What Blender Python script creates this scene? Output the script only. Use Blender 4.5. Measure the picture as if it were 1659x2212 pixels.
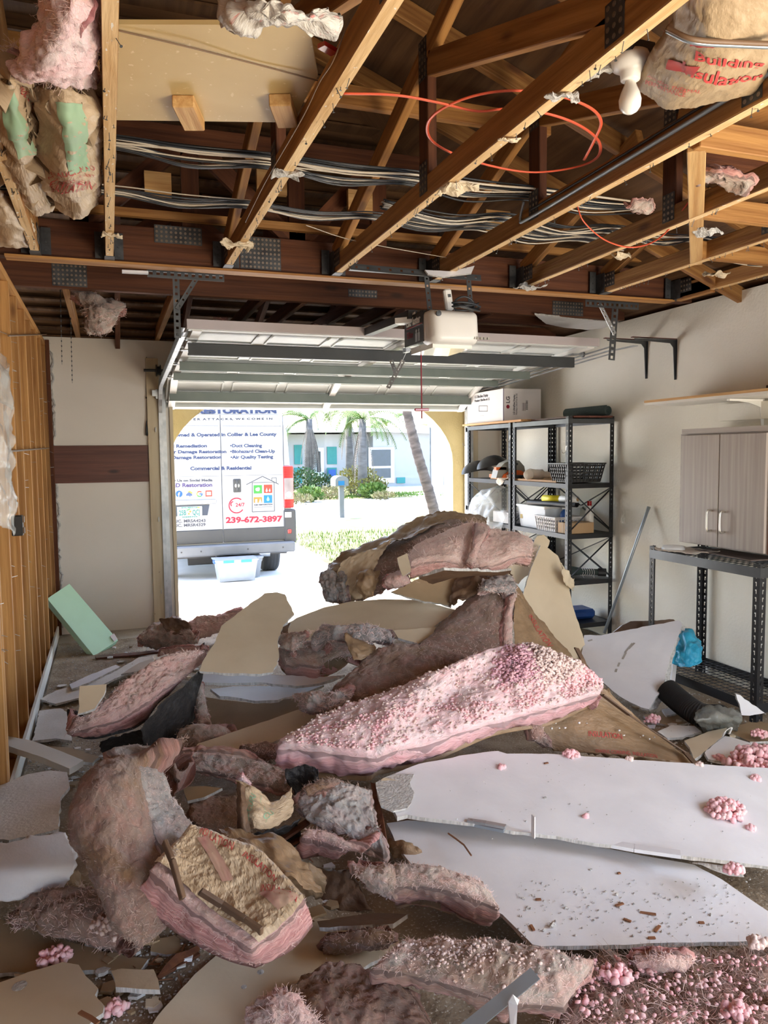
import bpy, bmesh, math, random
from mathutils import Vector as V, Matrix, noise
for o in list(bpy.data.objects): bpy.data.objects.remove(o, do_unlink=True)
SC = bpy.context.scene; COL = SC.collection
PI = math.pi
# ---------------------------------------------------------------- camera
F = 1650.0; CX, CY = 829.5, 1106.0; H = 1.5
def _n(v): return v.normalized()
_y = _n(V((236-CX, 985-CY, F))); _x = _n(V((5440-CX, 929-CY, F))); _x = _n(_x-_y*_x.dot(_y)); _z = _x.cross(_y)
if _z.y > 0: _z = -_z
RW = Matrix((_x, _y, _z))
CAM = V((0, 0, H))
cd = bpy.data.cameras.new('camera'); cam = bpy.data.objects.new('camera', cd); COL.objects.link(cam)
c0, c1, c2 = [V((RW[0][i], RW[1][i], RW[2][i])) for i in range(3)]
m = Matrix.Identity(4)
for i in range(3): m[i][0] = c0[i]; m[i][1] = -c1[i]; m[i][2] = -c2[i]; m[i][3] = CAM[i]
cam.matrix_world = m
cd.sensor_fit = 'HORIZONTAL'; cd.sensor_width = 36; cd.lens = F/1659*36; cd.clip_start = .05; cd.clip_end = 300
SC.camera = cam
# ---------------------------------------------------------------- light
W = bpy.data.worlds.new('sky'); SC.world = W; W.use_nodes = True
nt = W.node_tree; nt.nodes.clear()
sk = nt.nodes.new('ShaderNodeTexSky'); sk.sky_type = 'NISHITA'; sk.sun_disc = False
sk.sun_elevation = math.radians(62); sk.sun_rotation = math.radians(-35); sk.air_density = 1.0; sk.dust_density = 2.5; sk.ozone_density = 1.0
bg = nt.nodes.new('ShaderNodeBackground'); bg.inputs['Strength'].default_value = 0.5
wo = nt.nodes.new('ShaderNodeOutputWorld'); nt.links.new(sk.outputs[0], bg.inputs[0]); nt.links.new(bg.outputs[0], wo.inputs[0])
sd = bpy.data.lights.new('sun', 'SUN'); sd.energy = 7.6; sd.angle = math.radians(0.6); sd.color = (1, .95, .87)
sun = bpy.data.objects.new('sun', sd); COL.objects.link(sun)
sun.rotation_euler = V((.26, -.46, -1.0)).to_track_quat('-Z', 'Y').to_euler()
# unseen fill lamp added behind the photographer to brighten the interior
def area(name, loc, to, sx, sy, e, col):
    d = bpy.data.lights.new(name, 'AREA'); d.shape = 'RECTANGLE'; d.size = sx; d.size_y = sy; d.energy = e; d.color = col
    o = bpy.data.objects.new(name, d); COL.objects.link(o); o.location = loc
    o.rotation_euler = (V(to)-V(loc)).to_track_quat('-Z', 'Y').to_euler(); return o
area('added_rear_fill', (1.6, -2.8, .9), (1.5, 2.6, 1.6), 2.4, .9, 14, (1, .92, .82))
# unseen lamp added low behind the photographer to light the roof timbers from below
area('added_low_uplight', (2.75, -.7, .10), (2.75, -.55, 2.5), 1.7, 1.8, 70, (1, .86, .66))
area('side_window_daylight', (3.66, .45, 1.55), (.9, 2.3, .2), 1.3, 1.0, 15, (.72, .84, 1))
SC.view_settings.view_transform = 'Standard'; SC.view_settings.look = 'None'
SC.view_settings.gamma = 1; SC.view_settings.use_curve_mapping = False
SC.view_settings.exposure = 1.95
SC.cycles.diffuse_bounces = 6; SC.cycles.max_bounces = 10
# ---------------------------------------------------------------- helpers
def ray(px, py):
    return RW @ V((px-CX, py-CY, F))
def PY(px, py, Y):
    d = ray(px, py); return CAM+d*(Y/d.y)
def PX(px, py, X):
    d = ray(px, py); return CAM+d*(X/d.x)
def PZ(px, py, Z):
    d = ray(px, py); return CAM+d*((Z-H)/d.z)
def on(mode, t):
    return {'Y': PY, 'X': PX, 'Z': PZ}[mode](*t)
def fbm(p, o=4):
    return noise.fractal(p, .6, 2.1, o)
def tag(o, label=None, cat=None, group=None, kind=None):
    if label: o['label'] = label
    if cat: o['category'] = cat
    if group: o['group'] = group
    if kind: o['kind'] = kind
    return o
def empty(name, loc, label=None, cat=None, group=None):
    o = bpy.data.objects.new(name, None); COL.objects.link(o); o.location = loc; o.empty_display_size = .05
    return tag(o, label, cat, group)
def copy_tree(o, parent=None):
    c = o.copy(); COL.objects.link(c)
    if parent: c.parent = parent
    for ch in [k for k in bpy.data.objects if k.parent == o]: copy_tree(ch, c)
    return c
def wloc(o):
    l = V((0, 0, 0))
    while o: l += o.location; o = o.parent
    return l
class MB:
    """collects shapes in world coordinates and links them as one mesh"""
    def __init__(s): s.v = []; s.f = []; s.l = []; s.m = []; s.h = []
    def add(s, vs, fs, lay=None, mi=0, hh=None):
        b = len(s.v); s.v += [V(v) for v in vs]; s.l += [V(q) for q in (lay or vs)]
        s.h += list(hh) if hh else [0.0]*len(vs)
        s.f += [tuple(b+i for i in f) for f in fs]; s.m += [mi]*len(fs); return s
    def box(s, lo, hi, mi=0, bev=0):
        x0, y0, z0 = lo; x1, y1, z1 = hi
        c = V(((x0+x1)/2, (y0+y1)/2, (z0+z1)/2)); return s.obox(c, (1, 0, 0), (0, 1, 0), (x1-x0, y1-y0, z1-z0), mi, bev)
    def obox(s, c, ax, ay, size, mi=0, bev=0):
        c = V(c); ax = V(ax).normalized(); ay = V(ay); ay = (ay-ax*ay.dot(ax)).normalized(); az = ax.cross(ay)
        a, b, d = [k/2 for k in size]
        off = random.uniform(0, 20)
        dims = [(a, 0), (b, 1), (d, 2)]; dims.sort(key=lambda q: -q[0]); long = dims[0][1]
        bm = bmesh.new(); bmesh.ops.create_cube(bm, size=1)
        for v in bm.verts: v.co = V((v.co.x*2*a, v.co.y*2*b, v.co.z*2*d))
        if bev: bmesh.ops.bevel(bm, geom=list(bm.edges), offset=min(bev, a*.9, b*.9, d*.9), segments=1, affect='EDGES')
        vs = [c+ax*v.co.x+ay*v.co.y+az*v.co.z for v in bm.verts]
        lay = []
        for v in bm.verts:
            q = list(v.co); L = q.pop(long); lay.append((q[0]+off, q[1]+off*.7, L+off*1.3))
        bm.verts.ensure_lookup_table()
        s.add(vs, [[v.index for v in f.verts] for f in bm.faces], lay, mi); bm.free(); return s
    def bar(s, p, q, w, h, up=(0, 0, 1), mi=0, bev=0):
        p = V(p); q = V(q); d = q-p; u = V(up)
        if abs(d.normalized().dot(u)) > .98: u = V((0, 1, 0))
        side = d.cross(u).normalized()
        return s.obox((p+q)/2, d, side, (d.length, w, h), mi, bev)
    def tube(s, pts, r, n=8, mi=0, caps=True, flat=1.0):
        pts = [V(p) for p in pts]; vs = []; fs = []; lay = []; L = 0
        prev = None
        for i, p in enumerate(pts):
            t = (pts[min(i+1, len(pts)-1)]-pts[max(i-1, 0)]).normalized()
            if prev is None:
                u = t.orthogonal().normalized()
                if flat != 1.0: u = t.cross(V((0, 0, 1))).normalized() if abs(t.z) < .9 else u
            else: u = (prev-t*prev.dot(t)).normalized()
            prev = u; w = t.cross(u)
            if i: L += (p-pts[i-1]).length
            rr = r[i] if isinstance(r, (list, tuple)) else r
            for k in range(n):
                a = 2*PI*k/n; vs.append(p+u*math.cos(a)*rr+w*math.sin(a)*rr*flat); lay.append((math.cos(a)*rr, math.sin(a)*rr, L))
        for i in range(len(pts)-1):
            for k in range(n): fs.append((i*n+k, i*n+(k+1) % n, (i+1)*n+(k+1) % n, (i+1)*n+k))
        if caps: fs.append(tuple(range(n))[::-1]); fs.append(tuple(range((len(pts)-1)*n, len(pts)*n)))
        return s.add(vs, fs, lay, mi)
    def prism(s, poly, off, mi=0, ms=None):
        """poly: 3-D points of one face; off: extrusion vector"""
        n = len(poly); P = [V(p) for p in poly]; off = V(off)
        bm = bmesh.new(); vv = [bm.verts.new(p) for p in P]; f = bm.faces.new(vv); f.normal_update(); bm.verts.index_update()
        r = bmesh.ops.triangulate(bm, faces=[f]); tr = [[v.index for v in g.verts] for g in bm.faces]; bm.free()
        ms = mi if ms is None else ms
        s.add(P, [t for t in tr], None, mi); s.add([p+off for p in P], [t[::-1] for t in tr], None, mi)
        s.add(P+[p+off for p in P], [(i, i+n, (i+1) % n+n, (i+1) % n) for i in range(n)], None, ms)
        return s
    def lathe(s, c, prof, axis=(0, 0, 1), n=24, mi=0):
        c = V(c); ax = V(axis).normalized(); u = ax.orthogonal().normalized(); w = ax.cross(u); vs = []; fs = []
        for r, z in prof:
            for k in range(n):
                a = 2*PI*k/n; vs.append(c+ax*z+u*math.cos(a)*r+w*math.sin(a)*r)
        for i in range(len(prof)-1):
            for k in range(n): fs.append((i*n+k, i*n+(k+1) % n, (i+1)*n+(k+1) % n, (i+1)*n+k))
        return s.add(vs, fs, None, mi)
    def ball(s, c, r, sub=1, rough=0, mi=0, seed=0, sq=(1, 1, 1)):
        bm = bmesh.new(); bmesh.ops.create_icosphere(bm, subdivisions=sub, radius=1)
        vs = []
        for v in bm.verts:
            q = v.co.copy()
            if rough: q *= 1+rough*noise.noise(q*1.7+V((seed*3.1, seed, 0)))
            vs.append(V(c)+V((q.x*r*sq[0], q.y*r*sq[1], q.z*r*sq[2])))
        s.add(vs, [[v.index for v in f.verts] for f in bm.faces], None, mi); bm.free(); return s
    def build(s, name, mats, parent=None, smooth=False, kind=None, label=None):
        if not isinstance(mats, (list, tuple)): mats = [mats]
        o0 = wloc(parent) if parent else V((0, 0, 0))
        if not parent and s.v:     # origin at the base of the thing
            xs = [v.x for v in s.v]; ys = [v.y for v in s.v]; zs = [v.z for v in s.v]
            o0 = V(((min(xs)+max(xs))/2, (min(ys)+max(ys))/2, min(zs)))
        me = bpy.data.meshes.new(name); me.from_pydata([v-o0 for v in s.v], [], s.f)
        for mm in mats: me.materials.append(mm)
        if len(mats) > 1: me.polygons.foreach_set('material_index', s.m)
        a = me.attributes.new('lay', 'FLOAT_VECTOR', 'POINT'); a.data.foreach_set('vector', [c for q in s.l for c in q])
        a = me.attributes.new('hh', 'FLOAT', 'POINT'); a.data.foreach_set('value', s.h)
        bm = bmesh.new(); bm.from_mesh(me); bmesh.ops.recalc_face_normals(bm, faces=bm.faces); bm.to_mesh(me); bm.free()
        if smooth: me.polygons.foreach_set('use_smooth', [True]*len(me.polygons))
        o = bpy.data.objects.new(name, me); COL.objects.link(o)
        if parent: o.parent = parent
        else: o.location = o0
        if kind: o['kind'] = kind
        if label: o['label'] = label
        return o
def struct(name, mb, mt, parent=None, smooth=False):
    o = mb.build(name, mt, parent, smooth)
    if not parent: o['kind'] = 'structure'
    return o
# ---------------------------------------------------------------- materials
def mat(name, c1, c2=None, rough=.6, metal=0, sc=(4, 4, 4), det=4, bump=0, bs=60, spec=.4, speck=None, speck_sc=60, speck_th=.72, lo=.35, hi=.65,
        src='lay', rnd=0, alpha=1, trans=0, emit=0, coat=0, kn=None, sheen=0, sss=0):
    m = bpy.data.materials.new(name); m.use_nodes = True; t = m.node_tree; N = t.nodes; L = t.links
    b = N['Principled BSDF']; b.inputs['Roughness'].default_value = rough; b.inputs['Metallic'].default_value = metal
    b.inputs['Specular IOR Level'].default_value = spec
    def new(k): return N.new('ShaderNode'+k)
    if src == 'lay': at = new('Attribute'); at.attribute_name = 'lay'; vec = at.outputs['Vector']
    else: at = new('TexCoord'); vec = at.outputs['Object']
    c2 = c2 or tuple(k*.85 for k in c1)
    def noi(scale, d=4, ds=0):
        mp = new('Mapping'); mp.inputs['Scale'].default_value = scale if isinstance(scale, tuple) else (scale,)*3
        L.new(vec, mp.inputs['Vector']); n = new('TexNoise'); n.inputs['Scale'].default_value = 1; n.inputs['Detail'].default_value = d
        n.inputs['Distortion'].default_value = ds; L.new(mp.outputs[0], n.inputs['Vector']); return n.outputs['Fac']
    def ramp(fac, a, c, x0, x1):
        r = new('ValToRGB'); r.color_ramp.elements[0].position = x0; r.color_ramp.elements[1].position = x1
        r.color_ramp.elements[0].color = (*a, 1); r.color_ramp.elements[1].color = (*c, 1); L.new(fac, r.inputs[0]); return r.outputs[0]
    col = ramp(noi(sc, det, .3), c1, c2, lo, hi)
    def mix(fac, a, c, ty='MIX'):
        x = new('Mix'); x.data_type = 'RGBA'; x.blend_type = ty
        for i, val in ((0, fac), (6, a), (7, c)):
            if hasattr(val, 'links'): L.new(val, x.inputs[i])
            else: x.inputs[i].default_value = val if i == 0 else (*val, 1)
        return x.outputs[2]
    if speck:
        f = ramp(noi(speck_sc, 3), (0, 0, 0), (1, 1, 1), speck_th, speck_th+.04); col = mix(f, col, speck)
    if kn:   # knots
        vo = new('TexVoronoi'); mp = new('Mapping'); mp.inputs['Scale'].default_value = (6, 6, 2.2); L.new(vec, mp.inputs['Vector']); L.new(mp.outputs[0], vo.inputs['Vector']); vo.inputs['Scale'].default_value = 1
        f = ramp(vo.outputs['Distance'], (1, 1, 1), (0, 0, 0), .06, .14); col = mix(f, col, kn)
    if rnd:
        oi = new('ObjectInfo'); r2 = ramp(oi.outputs['Random'], (1-rnd,)*3, (1, 1, 1), 0, 1); col = mix(1.0, col, r2, 'MULTIPLY')
    L.new(col, b.inputs['Base Color'])
    if bump:
        bp = new('Bump'); bp.inputs['Strength'].default_value = min(1, bump); bp.inputs['Distance'].default_value = .01
        L.new(noi(bs, 5), bp.inputs['Height']); L.new(bp.outputs[0], b.inputs['Normal'])
    if alpha < 1: b.inputs['Alpha'].default_value = alpha
    if trans: b.inputs['Transmission Weight'].default_value = trans
    if coat: b.inputs['Coat Weight'].default_value = coat
    if sheen: b.inputs['Sheen Weight'].default_value = sheen
    if emit: L.new(col, b.inputs['Emission Color']); b.inputs['Emission Strength'].default_value = emit
    return m
def ins_mat(name, pink, deep, top, topc2, topw=1.0, stain=None, stain_w=.5):
    """fibre-glass batt: laminated pink edge, dusty top skin"""
    m = bpy.data.materials.new(name); m.use_nodes = True; t = m.node_tree; N = t.nodes; L = t.links
    b = N['Principled BSDF']; b.inputs['Roughness'].default_value = .95; b.inputs['Specular IOR Level'].default_value = .1
    b.inputs['Sheen Weight'].default_value = .25; b.inputs['Sheen Roughness'].default_value = .6
    new = lambda k: N.new('ShaderNode'+k)
    at = new('Attribute'); at.attribute_name = 'lay'; hh = new('Attribute'); hh.attribute_name = 'hh'
    def noi(scale, d=4, ds=.0, off=0):
        mp = new('Mapping'); mp.inputs['Scale'].default_value = scale; mp.inputs['Location'].default_value = (off, off, off); L.new(at.outputs['Vector'], mp.inputs['Vector'])
        n = new('TexNoise'); n.inputs['Scale'].default_value = 1; n.inputs['Detail'].default_value = d; n.inputs['Distortion'].default_value = ds
        L.new(mp.outputs[0], n.inputs['Vector']); return n.outputs['Fac']
    def ramp(fac, a, c, x0, x1):
        r = new('ValToRGB'); r.color_ramp.elements[0].position = x0; r.color_ramp.elements[1].position = x1
        r.color_ramp.elements[0].color = (*a, 1); r.color_ramp.elements[1].color = (*c, 1); L.new(fac, r.inputs[0]); return r.outputs[0]
    def mix(fac, a, c, ty='MIX'):
        x = new('Mix'); x.data_type = 'RGBA'; x.blend_type = ty
        for i, val in ((0, fac), (6, a), (7, c)):
            if hasattr(val, 'links'): L.new(val, x.inputs[i])
            else: x.inputs[i].default_value = val if i == 0 else (*val, 1)
        return x.outputs[2]
    strata = noi((9, 9, 130), 6, 1.4)
    side = ramp(strata, deep, pink, .38, .60)
    tn = noi((9, 9, 9), 6, .6, 3)
    tcol = mix(ramp(noi((22, 22, 22), 5, .6), (0, 0, 0), (.6, .6, .6), .42, .70), mix(ramp(tn, (0, 0, 0), (1, 1, 1), .38, .62), top, topc2), pink)
    tmask = ramp(hh.outputs['Fac'], (topw,)*3, (0, 0, 0), .02, .30)
    col = mix(tmask, side, tcol)
    if stain:
        f = ramp(noi((4.5, 4.5, 12), 4, .5, 9), (0, 0, 0), (stain_w,)*3, .52, .66); col = mix(f, col, stain)
    L.new(col, b.inputs['Base Color'])
    b1 = new('Bump'); b1.inputs['Strength'].default_value = .9; b1.inputs['Distance'].default_value = .009
    L.new(noi((40, 40, 110), 6, .9, 5), b1.inputs['Height'])
    b2 = new('Bump'); b2.inputs['Strength'].default_value = .55; b2.inputs['Distance'].default_value = .004
    L.new(noi((260, 120, 420), 5, 2.5, 7), b2.inputs['Height']); L.new(b1.outputs[0], b2.inputs['Normal']); L.new(b2.outputs[0], b.inputs['Normal'])
    return m
M = {}
M['wood'] = mat('pine_lumber', (.50, .25, .075), (.29, .12, .03), .65, sc=(38, 38, 1.6), det=5, bump=.25, bs=(90, 90, 6), rnd=.35, kn=(.16, .06, .02))
M['wood_light'] = mat('fresh_pine', (.72, .46, .20), (.52, .28, .10), .65, sc=(38, 38, 1.6), det=5, bump=.25, bs=(90, 90, 6), rnd=.2, kn=(.22, .09, .03))
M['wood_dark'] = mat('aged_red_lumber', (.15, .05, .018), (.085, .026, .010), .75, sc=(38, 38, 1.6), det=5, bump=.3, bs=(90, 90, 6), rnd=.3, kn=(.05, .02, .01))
M['stud'] = mat('stud_lumber', (.62, .33, .11), (.40, .18, .05), .7, sc=(38, 38, 1.6), det=5, bump=.25, bs=(90, 90, 6), rnd=.3, kn=(.18, .07, .02))
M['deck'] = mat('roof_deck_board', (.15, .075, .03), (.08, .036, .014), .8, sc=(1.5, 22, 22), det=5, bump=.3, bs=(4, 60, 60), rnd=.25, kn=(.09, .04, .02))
M['board'] = mat('stained_board', (.16, .055, .035), (.09, .03, .02), .45, sc=(30, 30, 1.8), det=5, bump=.15, bs=(90, 90, 5), kn=(.04, .015, .01))
M['mdf'] = mat('hardboard', (.58, .43, .20), (.52, .37, .16), .55, sc=(3, 3, 3), speck=(.66, .52, .28), speck_sc=45, speck_th=.66, spec=.5)
M['galv'] = mat('galvanised_steel', (.50, .52, .53), (.36, .38, .40), .42, .75, sc=(14, 14, 14), speck=(.28, .28, .27), speck_sc=25)
M['wood_pale'] = mat('painted_light_dusty_pine', (.80, .58, .32), (.60, .37, .16), .8, sc=(30, 30, 2.5), det=6, bump=.3, bs=(90, 90, 9), speck=(.82, .78, .70), speck_sc=(70, 70, 30), speck_th=.66)  # pale tone stands for light from below; specks are plaster residue
M['plate_hole'] = mat('truss_plate_punched_hole', (.26, .21, .17), (.18, .14, .11), .6, .4)
M['plate'] = mat('dark_truss_plate', (.10, .105, .11), (.05, .05, .055), .55, .6, sc=(14, 14, 14))
M['steel_dark'] = mat('black_powder_coat', (.028, .03, .034), (.018, .018, .02), .42, .2)
M['steel_gray'] = mat('grey_enamel_steel', (.11, .12, .13), (.07, .075, .08), .4, .5)
M['wallp'] = mat('painted_plaster', (.84, .81, .72), (.79, .755, .66), .85, sc=(1.6, 1.6, 1.6), bump=.35, bs=55, speck=(.52, .48, .42), speck_sc=9, speck_th=.80, src='obj')
M['wall_l'] = mat('smooth_wall_paint', (.84, .80, .73), (.79, .75, .68), .8, sc=(1.2, 1.2, 1.2), bump=.08, bs=30, speck=(.46, .41, .35), speck_sc=11, speck_th=.78, src='obj')
M['arch'] = mat('cream_stucco', (.78, .66, .36), (.70, .58, .30), .9, bump=.5, bs=70, src='obj')
M['conc'] = mat('dusty_concrete', (.40, .36, .31), (.27, .24, .20), .9, sc=(3, 3, 3), bump=.4, bs=40, speck=(.5, .46, .40), speck_sc=120, speck_th=.62, src='obj')
M['drive'] = mat('concrete_driveway', (.74, .72, .68), (.66, .64, .61), .9, sc=(1.5, 1.5, 1.5), src='obj')
M['road'] = mat('sunlit_road', (.34, .34, .33), (.30, .30, .29), .9, src='obj')
M['lawn'] = mat('lawn_soil', (.045, .065, .012), (.15, .135, .06), .95, sc=(2.5, 2.5, 2.5), det=6, src='obj')
M['blade'] = mat('grass_blade', (.055, .12, .012), (.09, .15, .02), .7, src='obj')
M['dry_w'] = mat('white_ceiling_drywall', (.76, .76, .79), (.70, .70, .73), .75, sc=(5, 5, 5), bump=.12, bs=45, speck=(.50, .48, .46), speck_sc=(60, 60, 60), speck_th=.74)
M['dry_ws'] = mat('textured_drywall_with_grit', (.74, .72, .70), (.66, .64, .61), .8, sc=(6, 6, 6), bump=.3, bs=60, speck=(.26, .17, .11), speck_sc=(42, 42, 42), speck_th=.71)
M['dry_t'] = mat('tan_drywall_paper', (.64, .54, .39), (.57, .47, .33), .85, sc=(4, 4, 4), bump=.08, bs=50, speck=(.28, .21, .15), speck_sc=(24, 24, 24), speck_th=.78)
M['dry_b'] = mat('brown_drywall_paper', (.36, .255, .15), (.28, .195, .11), .85, sc=(4, 4, 4), bump=.1, bs=50, speck=(.13, .09, .06), speck_sc=(24, 24, 24), speck_th=.74)
M['gyp'] = mat('gypsum_core', (.60, .59, .57), (.40, .39, .37), .95, sc=(60, 60, 60), bump=.5, bs=120)
M['kraft'] = mat('kraft_paper', (.30, .195, .11), (.22, .14, .075), .55, sc=(5, 5, 5), det=6, bump=.55, bs=(16, 16, 16), spec=.5)
M['kraft_l'] = mat('pale_kraft_paper', (.56, .43, .29), (.44, .32, .20), .5, sc=(5, 5, 5), det=6, bump=.5, bs=(18, 18, 18), spec=.5)
M['kraft_m'] = mat('tan_kraft_paper', (.42, .31, .19), (.34, .24, .14), .5, sc=(5, 5, 5), det=6, bump=.5, bs=(18, 18, 18), spec=.5)
M['kraft_d'] = mat('dark_kraft_paper', (.17, .10, .058), (.095, .055, .035), .6, sc=(5, 5, 5), det=6, bump=.5, bs=(18, 18, 18))
M['tar'] = mat('black_asphalt_backing', (.022, .020, .02), (.04, .035, .032), .55, sc=(9, 9, 9), bump=.6, bs=25)
M['print_r'] = mat('red_print', (.52, .06, .055), (.42, .05, .05), .6)
M['print_g'] = mat('green_print', (.26, .42, .26), (.34, .48, .32), .6)
M['ins'] = ins_mat('pink_glass_wool', (.68, .35, .32), (.42, .16, .15), (.66, .48, .43), (.50, .41, .35), .8)
M['ins_c'] = ins_mat('dusty_glass_wool', (.60, .31, .26), (.36, .145, .125), (.50, .42, .36), (.33, .28, .24), 1.0, (.26, .17, .10), .5)
M['ins_b'] = ins_mat('stained_glass_wool', (.36, .175, .14), (.25, .115, .09), (.27, .195, .155), (.20, .135, .105), .9, (.20, .11, .045), .8)
M['ins_p'] = ins_mat('pale_fluffy_glass_wool', (.80, .48, .43), (.52, .24, .21), (.88, .70, .63), (.74, .58, .50), .9)
M['ins_g'] = ins_mat('grey_glass_wool', (.55, .40, .37), (.38, .22, .20), (.40, .38, .36), (.25, .24, .24), 1.0, (.16, .13, .12), .5)
M['ins_h'] = ins_mat('bright_pink_glass_wool', (.90, .52, .54), (.72, .34, .36), (.92, .66, .68), (.86, .74, .74), .9)
M['nod'] = mat('pink_fibre_crumb', (.86, .46, .50), (.80, .56, .56), .95, src='obj', sc=(30, 30, 30))
M['nod_c'] = mat('pale_fibre_crumb', (.78, .62, .58), (.66, .52, .48), .95, src='obj', sc=(30, 30, 30))
M['nod_m'] = mat('mauve_fibre_crumb', (.62, .34, .42), (.74, .46, .50), .95, src='obj', sc=(30, 30, 30))
M['hair'] = mat('loose_glass_fibre', (.84, .66, .61), (.78, .56, .52), .8, src='obj')
M['hair_b'] = mat('dusty_glass_fibre', (.56, .43, .37), (.44, .31, .26), .8, src='obj')
M['white'] = mat('white_plastic', (.80, .79, .76), (.77, .76, .73), .35)
M['black'] = mat('black_plastic', (.02, .02, .022), (.03, .03, .03), .4)
M['blackcable'] = mat('black_cable_sheath', (.03, .035, .045), (.02, .02, .02), .35)
M['whitecable'] = mat('cream_cable_sheath', (.62, .56, .46), (.52, .45, .36), .45)
M['redcable'] = mat('orange_red_cable_sheath', (.78, .13, .06), (.66, .10, .05), .4)
M['doorp'] = mat('garage_door_steel', (.66, .68, .66), (.60, .62, .60), .5)
M['strut'] = mat('grey_green_strut', (.20, .23, .21), (.16, .19, .175), .5, .2, speck=(.18, .2, .19), speck_sc=22)
M['strut_d'] = mat('dark_grey_strut', (.065, .07, .073), (.05, .054, .058), .5, .2)
M['jamb'] = mat('weathered_jamb', (.66, .58, .42), (.55, .46, .31), .8, sc=(20, 20, 1.2), speck=(.3, .22, .15), speck_sc=14, speck_th=.72)
M['van'] = mat('white_van_paint', (.27, .275, .28), (.265, .27, .275), .3, coat=.5)
M['vangrey'] = mat('grey_bumper_plastic', (.040, .040, .039), (.035, .035, .035), .6)
M['tyre'] = mat('tyre_rubber', (.035, .035, .035), (.05, .05, .05), .85)
M['redlens'] = mat('red_lens', (.34, .006, .006), (.28, .004, .006), .2, coat=.5)
M['clearlens'] = mat('clear_lens', (.24, .21, .20), (.15, .12, .12), .15, coat=.5)
M['navy'] = mat('navy_vinyl', (.016, .028, .075), (.016, .028, .075), .5)
M['purple'] = mat('purple_vinyl', (.035, .022, .09), (.035, .022, .09), .5)
M['greytxt'] = mat('grey_vinyl', (.035, .037, .05), (.035, .037, .05), .5)
M['crimson'] = mat('crimson_vinyl', (.24, .003, .02), (.24, .003, .02), .5)
def flat(name, c): return mat(name, c, c, .5)
M['c_blue'] = flat('blue_vinyl', (.006, .06, .24)); M['c_green'] = flat('green_vinyl', (.025, .17, .025)); M['c_orange'] = flat('orange_vinyl', (.30, .12, .015))
M['c_red'] = flat('red_vinyl', (.28, .025, .012)); M['c_yellow'] = flat('yellow_vinyl', (.32, .21, .02)); M['c_cyan'] = flat('cyan_vinyl', (.0, .10, .21)); M['c_teal'] = flat('teal_ink', (.006, .10, .09))
M['line'] = flat('panel_gap', (.05, .055, .07))
M['clearpl'] = mat('translucent_polythene', (.86, .88, .86), (.80, .83, .82), .15, alpha=.26, bump=.5, bs=18)
M['tub'] = mat('clear_storage_plastic', (.80, .83, .86), (.76, .80, .83), .3, alpha=.6)
M['tub_out'] = mat('sunlit_clear_plastic', (.30, .33, .36), (.26, .29, .32), .3, alpha=.75)
M['cab'] = mat('grey_oak_laminate', (.42, .37, .33), (.34, .29, .26), .5, sc=(55, 55, 1.4), det=5)
M['chrome'] = mat('brushed_nickel', (.72, .69, .64), (.65, .62, .58), .28, .9)
M['shelfwood'] = mat('shelf_board', (.56, .31, .13), (.42, .22, .09), .6, sc=(30, 30, 1.5), det=5)
M['shelfdark'] = mat('dark_shelf_board', (.20, .14, .11), (.14, .10, .08), .7, sc=(30, 30, 1.5))
M['whiteboard_wood'] = mat('white_painted_shelf', (.74, .72, .67), (.70, .68, .62), .6)
M['cardboard'] = mat('brown_cardboard', (.44, .29, .16), (.40, .26, .14), .8)
M['carton'] = mat('white_carton', (.72, .69, .68), (.68, .65, .64), .6)
M['mat'] = mat('dark_green_rubber', (.05, .075, .07), (.035, .05, .05), .8, bump=.6, bs=90)
M['orange'] = mat('orange_plastic', (.82, .16, .03), (.78, .14, .03), .4)
M['grayp'] = mat('grey_plastic', (.33, .32, .27), (.27, .26, .23), .5)
M['cloth'] = mat('off_white_cloth', (.72, .64, .55), (.62, .54, .46), .9, bump=.4, bs=30)
M['yellow'] = mat('yellow_plastic', (.80, .68, .03), (.75, .62, .03), .4)
M['blue'] = mat('blue_vinyl_roll', (.015, .06, .24), (.02, .08, .28), .4)
M['bluebag'] = mat('cyan_plastic_bag', (.03, .33, .55), (.05, .45, .68), .35, bump=.8, bs=20)
M['greybag'] = mat('grey_green_plastic_bag', (.16, .17, .15), (.22, .22, .20), .35, bump=.7, bs=20)
M['conduit'] = mat('pale_steel_tube', (.36, .42, .47), (.30, .35, .40), .35, .6)
M['foam'] = mat('mint_foam_board', (.60, .93, .72), (.56, .88, .67), .7)
M['glass'] = mat('frosted_bulb_glass', (.86, .84, .78), (.84, .82, .76), .25, coat=.6)
M['dirt'] = mat('dark_debris', (.12, .08, .055), (.06, .04, .03), .9, bump=.6, bs=50)
M['chip'] = mat('wood_splinter', (.30, .13, .06), (.18, .08, .04), .8)
M['grit'] = mat('plaster_crumb', (.62, .60, .57), (.40, .38, .36), .9, src='obj', sc=(20, 20, 20))
M['browncable'] = mat('brown_wire', (.20, .12, .07), (.16, .10, .06), .5)
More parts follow.
